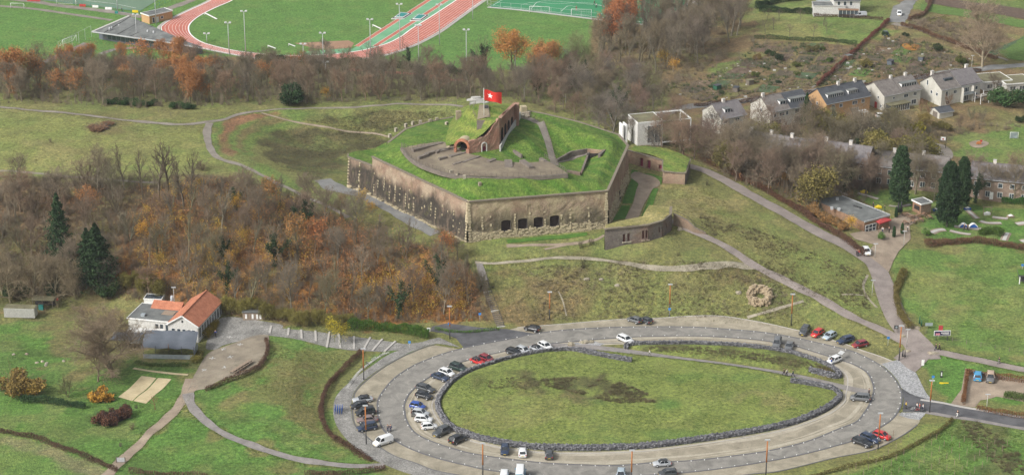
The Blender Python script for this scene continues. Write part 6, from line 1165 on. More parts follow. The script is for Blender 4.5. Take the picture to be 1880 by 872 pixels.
for x in (0, 3.4):
 for y in (0, 2.6): MB().box(x-.08, x+.08, y-.08, y+.08, -1, 3.4).build('post', M['paint_white'], st)
MB().box(-.1, 3.5, -.1, 2.7, 2.2, 2.35).build('deck_floor', M['wood_grey'], st)
for z in (2.8, 3.3): MB().box(-.08, 3.5, -.12, -.04, z, z+.08).build('rail', M['paint_white'], st)
gablehouse('garage', at(1724, 219), 24, 5, 5, 2, 2.8, 'wall_cream', 'roof_slate', 'small white garage with low slate roof below the right white house', 'garage', door=[('left', 1, 2.4, 1.8, 'wood_grey')])
pg = empty('pergola', at(1573, 222), R(18), 'white garden pergola with flat beams below the ochre house', 'pergola')
for x in (0, 1.8, 3.6):
 for y in (0, 2): MB().box(x-.07, x+.07, y-.07, y+.07, -.3, 2.4).build('post', M['paint_white'], pg)
for y in (0, 2): MB().box(-.3, 3.9, y-.06, y+.06, 2.4, 2.55).build('beam', M['paint_white'], pg)
for k in range(6): MB().box(-.2+k*.75, -.1+k*.75, -.2, 2.2, 2.56, 2.68).build('slat', M['paint_white'], pg)
# brick terraces
def tw(n, w0=1.5, step=3.0):
 o = []
 for k in range(n): o += [(w0+k*step-.6, 3.5, 1.3, 1.4), (w0+k*step-.6, .7, 1.4, 1.6)]
 return o
gablehouse('terraced_house', at(1348, 303), -27, 22, 9, 5.8, 9, 'brick_house', 'roof_lilac', 'brick terrace with white sash windows behind bare trees beside the access road', 'house', lw=[(2, 3.4, 1.3, 1.3), (2, .6, 1.3, 1.3)], fw=tw(7), chim=[(3, 4.5), (9, 4.5), (15, 4.5)], door=[('front', 3, 1, 2.1, 'paint_white'), ('front', 15, 1, 2.1, 'paint_white')])
gablehouse('terraced_house', at(1474, 320), -24, 18, 9, 5.8, 9, 'brick_house', 'roof_lilac', 'second brick terrace behind the trees, left of the columnar cypresses', 'house', fw=tw(6), chim=[(5, 4.5), (12, 4.5)])
gablehouse('terraced_house', at(1602, 340), -16, 20, 9, 5.8, 8.6, 'brick_house', 'roof_grey', 'brick terrace directly behind the tall cypress left of the kiosk', 'house', fw=tw(6), chim=[(5, 4.5), (13, 4.5)], lw=[(3, 3.4, 1.3, 1.3)])
gablehouse('terraced_house', at(1778, 362), -17, 40, 9, 5.8, 8.8, 'brick_ochre' if False else 'brick_house', 'roof_lilac', 'long brick terrace with white windows behind the mini golf lawn', 'house', fw=tw(12, 1.8, 3.2), chim=[(6, 4.5), (16, 4.5), (26, 4.5)], door=[('front', 5.6, 1, 2.1, 'paint_white')], lw=[(3, 3.4, 1.3, 1.3)])
gablehouse('garden_shed', at(1420, 313), -15, 4, 3, 2.2, 3, 'canvas_grey', 'roof_slate', 'dark garden shed with white base board near the access road', 'shed')
# villa at the top
v = gablehouse('villa', at(1530, 29), 2, 9.4, 8, 5.6, 9.5, 'white_wall', 'roof_slate', 'large white villa with tall grey windows at the top of the picture', 'villa', fw=[(1.2, 3.6, 1.1, 1.8), (3.4, 3.6, 1.1, 1.8), (5.6, 3.6, 1.1, 1.8), (7.2, .9, 1.1, 1.2)], rw_=[(3, 3, 1.2, 1.4)])
flathouse('villa_annex', at(1493, 31), -2, 11.5, 6, 3.8, 'white_wall', 'roof_felt', 'long low white annex with four rooflights left of the villa', 'building', over=.15, trim='concrete')
for k in range(4): pass
an = empty('veranda', at(1538, 30.5), R(-3), 'glazed veranda with brown roof in front of the white villa', 'veranda'); MB().box(0, 7.2, -2, 0, 2.7, 2.9).build('roof', M['wood_brown'], an); MB().box(0, 7, -1.9, -1.8, 0, 2.7).build('glass_wall', M['glass'], an)
for k in range(6): MB().box(k*1.38, k*1.38+.09, -1.99, -1.9, 0, 2.7).build('post', M['paint_white'], an)
gablehouse('greenhouse', at(1500, 14), 0, 6, 4, 1.8, 2.8, 'glass_pale', 'glass_pale', 'pale glass greenhouse roof behind the long low annex', 'greenhouse')
for x, y, w_, lab in ((1806, 168, 9, 'flat-roofed white bungalow below the great bare tree'), (1848, 172, 9, 'second flat-roofed bungalow at the right edge of the picture')): flathouse('bungalow', at(x, y), 14, w_, 8, 3, 'white_wall', 'roof_moss', lab, 'house', fw=[(1, .8, 2, 1.4), (4.2, .8, 2, 1.4)], over=.5)
# cube house in a white frame
c = flathouse('cube_house', at(1170, 268), 17, 7.6, 8, 6.6, 'white_wall', 'roof_moss', 'white cube house with a big window and an open white frame beside it', 'house', over=.02, skirt=2.5, fw=[(2.9, .4, 4.4, 5.2)])
for a, b in (((7.6, 0, 6.6), (16, 0, 6.6)), ((7.6, 8, 6.6), (16, 8, 6.6)), ((16, 0, 6.6), (16, 8, 6.6)), ((16, 0, -1), (16, 0, 6.5)), ((16, 8, -1), (16, 8, 6.5)), ((7.6, 0, .3), (16, 0, .3))): MB().bar(a, b, .28, .28).build('frame_beam', M['paint_white'], c)
MB().box(7.7, 15.8, 1, 7.8, 3.1, 3.25).build('terrace_deck', M['wood_brown'], c)
for x in (1145, 1152): MB().box(-.2, .2, -1.5, 1.5, -1, 6).build('fin_wall', M['paint_white'], c, ((at(x, 266)[0]-at(1170, 268)[0]), 3, 0))
# sports clubhouse
cp0 = at(172, 70); cb_ = empty('clubhouse', cp0, 0, 'grey clubhouse with a big folded triangular roof beside the running track', 'clubhouse');
def K(px, py, z): return U(px, py, z)-cp0
ra, rb, rc, rd, re_ = K(237, 30, 7), K(169, 59, 3.6), K(318, 80, 3.6), K(374, 90, 3.0), K(262, 34, 6.2)
mb = MB(); mb.add([ra, rb, rc, rd, ra-np.array([0, 0, .3]), rb-np.array([0, 0, .3]), rc-np.array([0, 0, .3]), rd-np.array([0, 0, .3])], [(0, 1, 2, 3), (7, 6, 5, 4), (0, 4, 5, 1), (1, 5, 6, 2), (2, 6, 7, 3), (3, 7, 4, 0)]); mb.build('roof', M['roof_felt'], cb_)
for k in range(6):
 t0 = lerp(rb, rc, .14+k*.16); t1 = lerp(ra, rd, .02+k*.15); MB().bar(t0+Z25*.05, t1+Z25*.05, .2, .12).build('roof_seam', M['opening_dark'], cb_)
MB().bar(ra+Z25*.06, rb+Z25*.06, .9, .16).build('roof_edge', M['concrete'], cb_); MB().bar(rb+Z25*.0, rc+Z25*.0, .3, .35).build('roof_edge', M['metal_grey'], cb_); MB().bar(rc, rd, .3, .35).build('roof_edge', M['metal_grey'], cb_)
g0, g1, g2, g3 = K(176, 74, 0), K(318, 96, 0), K(372, 100, 0), K(240, 60, 0); mb = MB(); mb.prism([tuple(q[:2]) for q in (g0+np.array([1, 1.2, 0]), g1, g2, g3)], -.5, [3.2, 3.1, 2.6, 4]); mb.build('wall', M['canvas_grey'], cb_)
for k in range(14):
 p0 = lerp(g0+np.array([1, 1.2, 0]), g1, .12+k*.062); p1 = lerp(g0+np.array([1, 1.2, 0]), g1, .12+k*.062+.045); MB().bar(P3(p0-np.array([0, .08, 0]), 1.5), P3(p1-np.array([0, .08, 0]), 1.5), .08, 1.8).build('window', M['glass'], cb_)
for k, c_ in enumerate(('yellow_paint', 'door_paint_red', 'paint_white')):
 p0 = K(184+k*8, 72+k*1.2, 0); MB().bar(P3(p0, 1.9), P3(p0+np.array([1.3, .1, 0]), 1.9), .06, 1.0).build('poster', M[c_], cb_)
for x, y in ((218, 48), (205, 52), (201, 53), (271, 58), (282, 60)): q = K(x, y, 5); MB().tube(q-Z25, q+Z25*.5, .3, .25, 8).build('roof_vent', M['metal_grey'], cb_)
k_ = flathouse('changing_rooms', at(275, 45), 44, 10, 5, 3, 'brick_ochre', 'roof_felt', 'small flat-roofed brick block between the clubhouse and the track', 'building', fw=[(1.2, .2, 1, 2), (4.8, 1, 1.2, 1)], door=[(3, 1, 2.1, 'white_wall')])
# restaurant
rp = at(310, 622); rs = gablehouse('restaurant', rp, -13.5, 7.5, 15.6, 4, 6.1, 'white_wall', 'roof_red', 'white restaurant with a steep orange tiled roof and glazed verandas', 'restaurant', over=.25)
# rebuild as ridge along depth
for ch in [c_ for c_ in rs.children_recursive]: bpy.data.objects.remove(ch)
wv_, dv, he, hr = 7.5, 15.6, 4.0, 6.3; MB().add([(0, 0, -.5), (wv_, 0, -.5), (wv_, dv, -.5), (0, dv, -.5), (0, 0, he), (wv_, 0, he), (wv_, dv, he), (0, dv, he), (wv_/2, 0, hr), (wv_/2, dv, hr)], [(0, 1, 5, 8, 4), (1, 2, 6, 5), (2, 3, 7, 9, 6), (3, 0, 4, 7), (5, 6, 9, 8), (7, 4, 8, 9)]).build('wall', M['white_wall'], rs)
for s in (-1, 1):
 xe = -.35 if s < 0 else wv_+.35; ze = he-.35*(hr-he)/(wv_/2); V = [(xe, -.35, ze+.04), (xe, dv+.3, ze+.04), (wv_/2, dv+.3, hr+.04), (wv_/2, -.35, hr+.04)]; V += [(a, b, c_+.16) for a, b, c_ in V]
 rr = MB().add([(y, -x, z) for x, y, z in V], [(0, 1, 2, 3), (4, 5, 6, 7), (0, 1, 5, 4), (1, 2, 6, 5), (2, 3, 7, 6), (3, 0, 4, 7)]).build('roof', M['roof_red'], rs); rr.rotation_euler = (0, 0, pi/2)
 MB().bar((xe, -.40, ze+.1), (wv_/2, -.40, hr+.12), .12, .3).build('bargeboard', M['paint_white'], rs)
MB().bar((wv_/2, -.35, hr+.24), (wv_/2, dv+.3, hr+.24), .3, .15).build('ridge', M['roof_red'], rs)
for x in (.9, 2.3, 3.6, 4.9, 6.0): window(rs, x-.1, 0, .5, 1.0, 2.5, 'front', 1)
for k in range(9): window(rs, wv_, .5+k*1.68, .6, 1.45, 2.7, 'right', 2)
MB().box(3.5, 3.9, -.06, 0, 4.6, 5.2).build('gable_lamp', M['iron_dark'], rs)
flathouse('restaurant', None, 0, 11, 9, 3.4, 'white_wall', 'roof_felt', '', root=rs, off=(-11.02, 2.0), fw=[(6.8, .6, 1, 2.2), (8, .6, 1, 2.2), (9.4, .6, 1, 2.2)]); MB().add([(-8, 8.6, 3.6), (-.3, 8.6, 3.6), (-.3, 11, 4.9), (-8, 11, 4.9), (-8, 11.2, 3.5), (-.3, 11.2, 3.5)], [(0, 1, 2, 3), (3, 2, 5, 4), (0, 3, 4), (1, 5, 2)]).build('side_roof', M['roof_red'], rs)
MB().box(-8.4, -7.4, 3.4, 4.4, 3.56, 4.1).build('rooflight', M['glass_pale'], rs); MB().box(-4, -1, 5.6, 8, 3.58, 3.7).build('roof_panel', M['wood_plank'], rs); MB().tube((-4.2, 13, 3.4), (-4.2, 13, 5.4), .45, .35, 8).build('flue', M['metal_grey'], rs)
cs = flathouse('glass_conservatory', U(265, 563, .2), -6, 4.4, 3, 2.0, 'paint_white', 'glass', 'small white conservatory with a glass roof behind the restaurant', 'conservatory', over=.1)
cv = empty('terrace_canopy', at(262, 658), R(-3), 'large dark grey canvas canopy over the restaurant terrace', 'canopy')
n1, n2_ = 13, 6; Wc, Dc = 12.6, 8.2
mb = MB(); mb.add([(Wc*i/n1-.3-.10*j, Dc*j/n2_, 2.7+1.0*(j/n2_)+.35*abs(sin(pi*i/4.3))*(1-.3*j/n2_)-.25) for i in range(n1+1) for j in range(n2_+1)], [(i*(n2_+1)+j, (i+1)*(n2_+1)+j, (i+1)*(n2_+1)+j+1, i*(n2_+1)+j+1) for i in range(n1) for j in range(n2_)], 0, True); o_ = mb.build('canvas', M['canvas_grey'], cv)
for x in (.2, 3.1, 6.2, 9.2, 12.0): MB().tube((x, .2, -.2), (x, .2, 3.2), .07, .07, 6).build('post', M['iron_dark'], cv)
for x in (.2, 6.2): MB().tube((x, -.1, 2.4), (x, -.1, 4.0), .12, .05, 6).build('lamp', M['wood_brown'], cv)
MB().box(.1, 12.1, .12, .16, .0, 1.1).build('wind_screen', M['glass_pale'], cv); MB().box(12.0, 12.06, .2, 5, 0, 2.2).build('wind_screen', M['glass_pale'], cv)
cv2 = empty('low_annex', at(228, 640), R(-3), 'low white-walled annex roof left of the grey canopy behind the bare tree', 'building'); MB().box(0, 9, 3.6, 5.4, -.3, 3.0).build('wall', M['white_wall'], cv2); MB().box(-3, 4, -1, 3.5, 2.6, 2.75).build('roof', M['canvas_grey'], cv2)
# shed with planks, container, workshop
sh = empty('wooden_shed', at(446, 588), R(-3), 'wooden plank shed with grey roof at the back of the cobbled yard', 'shed')
for k in range(17): MB().box(k*.32, k*.32+.3, -.04*(k % 2), .06, 0, 2.1).build('plank', M['wood_plank'], sh)
MB().box(0, 5.4, .06, 2.6, -.2, 2.1).build('wall', M['wood_grey'], sh); MB().box(-.2, 5.6, -.25, 2.8, 2.12, 2.28).build('roof', M['roof_felt'], sh)
for x in (.6, 2.2, 3.3, 4.1): MB().box(x, x+.45, -.1, -.05, .5, 1.7).build('white_plank', M['paint_white'], sh)
ct_ = empty('storage_container', at(8, 583), R(-4), 'pale grey ribbed container with leaf-covered roof at the left edge', 'container'); MB().box(0, 7.6, 0, 2.5, .1, 2.5).build('body', M['concrete'], ct_)
for k in range(26): MB().box(.08+k*.295, .2+k*.295, -.05, 0, .2, 2.4).build('rib', M['concrete'], ct_)
MB().box(.02, 7.58, .02, 2.48, 2.5, 2.58).build('roof', M['roof_moss'], ct_)
ws = empty('lean_to_shed', at(60, 566), R(-4), 'dark open lean-to full of clutter behind the pale container', 'shed')
for x in (0, 2.4, 5): MB().box(x, x+.12, 0, .12, 0, 2.2).build('post', M['wood_grey'], ws)
MB().box(-.2, 5.4, -.2, 2.6, 2.2, 2.3).build('roof', M['roof_moss'], ws); MB().box(0, 5.2, 2.3, 2.5, 0, 2.2).build('back_wall', M['iron_dark'], ws)
tl = empty('green_cabinet', at(71, 569), 0, 'teal green cabinet standing in front of the lean-to', 'cabinet'); MB().box(0, 1.1, 0, .9, 0, 1.5).build('body', M['teal_paint'], tl); MB().box(-.05, 1.15, -.05, .95, 1.5, 1.58).build('top', M['iron_dark'], tl)
bn = empty('banner', at(95, 556), 0, 'small blue, white and red banner hanging at the wood edge', 'banner')
for i, c_ in enumerate(('blue_sign', 'paint_white', 'door_paint_red')): MB().box(i*.55, i*.55+.54, 0, .03, .6, 1.5).build('field', M[c_], bn)
for x in (0, 1.6): MB().tube((x, .05, -.1), (x, .05, 1.6), .03, .03, 6).build('post', M['metal_grey'], bn)
# cafe by the mini golf
q0, q1, q2, q3 = U(1587, 408, 9), U(1634, 395.5, 9), U(1546, 361, 9.3), U(1495, 367, 9.3); co2 = at(1583, 436); cf = empty('cafe', co2, 0, 'flat-roofed timber cafe with a large barred window beside the mini golf', 'cafe')
P4 = [q0, q1, q2, q3]
for i, (a, b) in enumerate(zip(P4, P4[1:]+P4[:1])):
 a2, b2 = a.copy(), b.copy(); a2[2] = H1(a[0], a[1])-.6; b2[2] = H1(b[0], b[1])-.6; wallface('wall', a2, b2, a, b, M['wood_brown'] if i else M['wood_brown'], (), cf, off=co2)
mb = MB(); mb.prism([tuple(p[:2]-co2[:2]) for p in P4], [p[2]-co2[2] for p in P4], [p[2]-co2[2]+.2 for p in P4]); mb.build('roof', M['roof_felt'], cf)
MB().bar(q0+Z25*.12-np.array([0, .12, 0]), q1+Z25*.12-np.array([0, .12, 0]), .15, .4).build('fascia', M['metal_grey'], cf, off=co2); MB().bar(q1+Z25*.12, q2+Z25*.12, .15, .4).build('fascia', M['metal_grey'], cf, off=co2)
d01 = (q1-q0)/np.linalg.norm(q1-q0); ang01 = math.atan2(d01[1], d01[0])
wr = empty('w', (0, 0, 0)); bpy.data.objects.remove(wr)
def fx(u, z): p = q0+d01*u+np.array([d01[1], -d01[0], 0])*.12; return np.array([p[0], p[1], z])
for i in range(3):
 for j in range(2): MB().bar(fx(.4+i*1.25, 6.55+j*.95), fx(1.5+i*1.25, 6.55+j*.95), .06, .8).build('window', M['glass'], cf, off=co2)
for i in range(4): MB().bar(fx(.33+i*1.25, 6.0), fx(.33+i*1.25, 8.0), .12, .1).build('window_bar', M['paint_white'], cf, off=co2)
for z in (6.05, 7.02, 7.98): MB().bar(fx(.25, z), fx(4.2, z), .14, .1).build('window_bar', M['paint_white'], cf, off=co2)
for x, y in ((1527, 385), (1540, 387), (1497, 371), (1537, 368)): p = U(x, y, 9.3); MB().box(-.35, .35, -.35, .35, .1, .75).build('roof_unit', M['metal_grey'], cf, p-co2)
for k in range(5): p = U(1568+k*3.2, 379+k*1.0, 9.3); MB().box(-.2, .2, -.2, .2, .1, .35).build('roof_block', M['iron_dark'], cf, p-co2)
aw = empty('awning', at(1613, 428), ang01+.1, 'dark red canvas awning over the cafe terrace', 'awning'); MB().add([(0, 0, 2.6), (4.8, 0, 2.6), (5.2, 3.4, 3.0), (.4, 3.4, 3.0), (2.6, 1.6, 3.5)], [(0, 1, 4), (1, 2, 4), (2, 3, 4), (3, 0, 4)]).build('canvas', M['awning_red'], aw)
MB().box(0, 4.8, -.03, 0, 2.3, 2.6).build('valance', M['awning_red'], aw)
for x, y in ((.1, .1), (2.4, .1), (4.7, .1), (5, 3.2)): MB().tube((x, y, -.2), (x, y, 2.8), .06, .06, 6).build('post', M['wood_brown'], aw)
ki = flathouse('kiosk', at(1690, 395), 28, 3.4, 3.6, 3.0, 'wood_brown', 'roof_felt', 'small brown brick kiosk with white-edged flat roof among the terrace tables', 'kiosk', over=.3, fw=[])
MB().box(-.05, 0, .6, 2.8, 1.0, 2.2).build('hatch', M['opening_dark'], ki)
for z in (.5, 1.1, 1.7, 2.3): MB().box(-.04, 3.44, -.05, 0, z, z+.4).build('board', M['wood_plank'], ki)
sh2 = empty('shelter', at(1868, 519), R(-8), 'dark flat shelter with green roof cut by the right edge', 'shelter'); MB().box(0, 7, -1, 3, 2.1, 2.4).build('roof', M['asphalt'], sh2); MB().box(0, 7, -.9, 2.9, 2.4, 2.5).build('turf', M['lawn'], sh2); MB().box(.5, 6.5, 1, 2.8, -.5, 2.1).build('wall', M['iron_dark'], sh2)
for x in (.3, 4): MB().box(x, x+.2, -.8, -.6, 0, 2.1).build('post', M['paint_white'], sh2)
# ------------------------------------------------------------------ vehicles
m_ = mat('car_paint', [(.3, (.95, .95, .95)), (.7, (1, 1, 1))], 1, 3, .28, 'obj', tint=True, spec=.55, coat=.6)
flat('tyre', (.025, .025, .026), .85); flat('rim', (.42, .43, .44), .35, spec=.6); flat('trim_black', (.03, .03, .032), .6); mat('car_glass', [(.3, (.012, .015, .018)), (.7, (.03, .036, .042))], 1, 2, .08, 'obj', spec=.9)
flat('light_clear', (.65, .66, .66), .2, spec=.8); flat('light_red', (.45, .02, .015), .3, spec=.6); flat('plate_yellow', (.72, .50, .04), .5); flat('soft_top', (.03, .03, .033), .9); flat('interior', (.05, .045, .04), .9)
def loft(secs, close=True):
 "rounded shell through sections (x, halfwidth, zbottom, ztop, topwidth)"
 mb = MB(); rows = []
 for x, w, zb, zt, tw in secs:
  h = zt-zb; ring = [(-w*.90, zb), (-w, zb+h*.25), (-w, zb+h*.62), (-w*(.5+.5*tw)-.0, zt-h*.10), (-w*tw*.93, zt), (w*tw*.93, zt), (w*(.5+.5*tw), zt-h*.10), (w, zb+h*.62), (w, zb+h*.25), (w*.90, zb)]
  k = len(mb.v); mb.v += [(x, y, z) for y, z in ring]; rows.append(k)
 n = 10
 for a, b in zip(rows[:-1], rows[1:]):
  for i in range(n): mb.f.append((a+i, b+i, b+(i+1) % n, a+(i+1) % n)); mb.mi.append(0); mb.sm.append(True)
 mb.f += [tuple(rows[0]+i for i in range(n)), tuple(rows[-1]+i for i in range(n-1, -1, -1))]; mb.mi += [0, 0]; mb.sm += [False, False]; return mb
# kind: length, width, height, belt height, hood end, screen top, roof end, tail glass end, nose z, tail z
CT = dict(hatch=(4.0, 1.74, 1.48, .92, 1.05, .35, -1.45, -1.88, .72, .95), small=(3.6, 1.65, 1.50, .92, .95, .35, -1.35, -1.68, .74, .95), sedan=(4.6, 1.82, 1.43, .90, .95, .25, -1.05, -1.65, .68, .92), estate=(4.7, 1.82, 1.48, .93, 1.05, .35, -1.85, -2.22, .70, .96),
          mpv=(4.5, 1.82, 1.68, 1.0, 1.35, .65, -1.85, -2.12, .78, 1.0), suv=(4.45, 1.86, 1.70, 1.06, 1.0, .35, -1.75, -2.1, .90, 1.08), van=(4.4, 1.83, 1.82, 1.08, 1.35, .75, -2.05, -2.15, .82, 1.1), cabrio=(3.85, 1.70, 1.38, .88, .75, .2, -1.05, -1.45, .70, .88), camper=(5.9, 2.1, 2.65, 1.2, 2.2, 1.7, -2.85, -2.9, 1.0, 1.25))
CM = {}
def carmesh(k):
 if k in CM: return CM[k]
 L, W, H, B, xh, xs, xr, xt, zn, zt = CT[k]; w = W/2; f = L/2; b = -L/2; d = {}
 d['body'] = loft([(f, w*.70, .28, zn*.82, .9), (f-.12, w*.88, .24, zn, .93), (f-.5, w*.97, .22, zn+.06, .92), (xh, w, .22, B-.02, .92), (xs, w, .22, B, .92), (0, w, .22, B, .92), (xr, w, .22, B+.01, .92), (xt, w*.98, .24, zt, .92), (b+.12, w*.92, .28, zt-.03, .9), (b, w*.80, .34, zt*.8, .9)]).mesh('body', M['car_paint'])
 wg = w*.90; wr = w*.74; g = MB(); zr = H-.03
 lo = [(xh, -wg), (xt, -wg), (xt, wg), (xh, wg)]; hi = [(xs, -wr), (xr, -wr), (xr, wr), (xs, wr)]; g.add([(x, y, B-.03) for x, y in lo]+[(x, y, zr-.03) for x, y in hi], [(0, 4, 5, 1), (1, 5, 6, 2), (2, 6, 7, 3), (3, 7, 4, 0), (4, 7, 6, 5)]); d['windows'] = g.mesh('windows', M['car_glass'])
 r = MB(); top = [(xs+.05, -wr*1.02), (xr-.05, -wr*1.02), (xr-.05, wr*1.02), (xs+.05, wr*1.02)]; i2 = [(xs-.2, -wr*.8), (xr+.2, -wr*.8), (xr+.2, wr*.8), (xs-.2, wr*.8)]
 r.add([(x, y, zr-.05) for x, y in top]+[(x, y, zr+.01) for x, y in top]+[(x, y, zr+.05) for x, y in i2], [(0, 4, 5, 1), (1, 5, 6, 2), (2, 6, 7, 3), (3, 7, 4, 0), (4, 8, 9, 5), (5, 9, 10, 6), (6, 10, 11, 7), (7, 11, 8, 4), (8, 11, 10, 9)], 0, True); d['roof'] = r.mesh('roof', M['car_paint'])
 p = MB()
 for s in (-1, 1):
  p.bar((xh, s*wg, B-.02), (xs, s*wr, zr), .09, .08); p.bar((xt, s*wg, B-.02), (xr, s*wr, zr), .14, .10); xm = (xs+xr)/2; p.bar((xm, s*(wg+.015), B-.02), (xm, s*(wr+.015), zr), .05, .09)
  if k in ('estate', 'mpv', 'suv', 'van'): p.bar((xr+.75, s*(wg+.015), B-.02), (xr+.75, s*(wr+.015), zr), .05, .1)
 d['pillars'] = p.mesh('pillars', M['car_paint'])
 if k in ('van', 'camper'):
  q = MB(); x1 = .1 if k == 'van' else 1.0
  for s in (-1, 1): q.add([(x1, s*(wg+.03), B-.05), (xt+.0, s*(wg+.03), B-.05), (xr, s*(wr+.03), zr), (x1, s*(wr+.03), zr)], [(0, 1, 2, 3)])
  q.add([(xt-.03, -wg, B-.05), (xt-.03, wg, B-.05), (xr-.03, wr, zr), (xr-.03, -wr, zr)], [(0, 1, 2, 3)]); d['side_panels'] = q.mesh('side_panels', M['car_paint'])
 d['headlight'] = MB().box(-.16, .03, -.17, .17, -.08, .08).mesh('headlight', M['light_clear']); d['tail_light'] = MB().box(-.03, .10, -.12, .12, -.14, .12).mesh('tail_light', M['light_red'])
 d['plate'] = MB().box(-.01, .03, -.26, .26, -.06, .06).mesh('number_plate', M['plate_yellow']); d['mirror'] = MB().box(-.08, .08, -.1, .1, -.07, .07).mesh('wing_mirror', M['car_paint']); d['grille'] = MB().box(-.02, .05, -.42, .42, -.1, .06).mesh('grille', M['trim_black'])
 CM[k] = d; return d
WR = .32; wy = MB().tube((0, -.10, 0), (0, .10, 0), WR, WR, 14).mesh('tyre', M['tyre']); wi = MB().tube((0, -.115, 0), (0, .115, 0), .19, .19, 10).mesh('rim', M['rim']); arch_m = MB().tube((0, -.02, 0), (0, .02, 0), .38, .38, 14).mesh('wheel_arch', M['trim_black'])
PAL = dict(white=(.72, .73, .73), silver=(.42, .44, .46), grey=(.13, .135, .14), dgrey=(.055, .06, .065), black=(.016, .018, .022), navy=(.02, .035, .075), blue=(.02, .07, .33), red=(.50, .02, .02), dred=(.22, .02, .03), mauve=(.20, .15, .145), sblue=(.36, .43, .48), lblue=(.05, .28, .50), tan=(.45, .33, .24), green=(.015, .035, .03))
def car(kind, px, py, dx, dy, colr, label, group=None, roof=None, soft=False, openb=False, cat='car', p=None, rz=None):
 d = carmesh(kind); L, W, H, B, xh, xs, xr, xt, zn, zt = CT[kind]; z_ = U(px, py)*0; p = at(px, py+3.4*H/1.5) if p is None else p
 rz = heading(px, py, dx, dy) if rz is None else rz; h = H1(p[0], p[1])+.09; e = empty('parked_car' if cat == 'car' else cat, (p[0], p[1], h), rz, label, cat, group); c = PAL[colr]
 body = link('body', d['body'], e, color=c); link('windows', d['windows'], e); link('roof', d['roof'], e, color=PAL[roof] if roof else ((.03, .03, .033) if soft else c)); link('pillars', d['pillars'], e, color=PAL.get(roof, c) if roof else c)
 if 'side_panels' in d: link('side_panels', d['side_panels'], e, color=c)
 w = W/2; f = L/2
 for s in (-1, 1):
  link('headlight', d['headlight'], e, (f-.16, s*w*.66, zn-.12)); link('tail_light', d['tail_light'], e, (-f+.04, s*w*.74, zt-.2)); link('wing_mirror', d['mirror'], e, (xh-.22, s*(w+.08), B+.04), color=c)
  for x in (f-.80, -f+.82): t = link('wheel', wy, e, (x, s*(w-.07), WR)); link('rim', wi, t)
 link('number_plate', d['plate'], e, (f-.02, 0, .42)); link('number_plate', d['plate'], e, (-f-.01, 0, .55)); link('grille', d['grille'], e, (f-.06, 0, zn*.62))
 if openb:
  MB().add([(-f+.1, -w*.75, H), (-f+.1, w*.75, H), (-f-1.0, w*.7, H+.45), (-f-1.0, -w*.7, H+.45)], [(0, 1, 2, 3), (3, 2, 1, 0)]).build('tailgate', M['car_paint'], e, color=c)
  MB().box(-.9, 0, -.03, .03, .35, B+.35).build('open_door', M['car_paint'], e, (xs+.5, -w, 0), R(-55), color=c)
 return e
ga = 'cars parked along the outer left strip'; gb = 'cars parked nose-in against the gabion wall'; gc = 'cars parked on the outer strips'
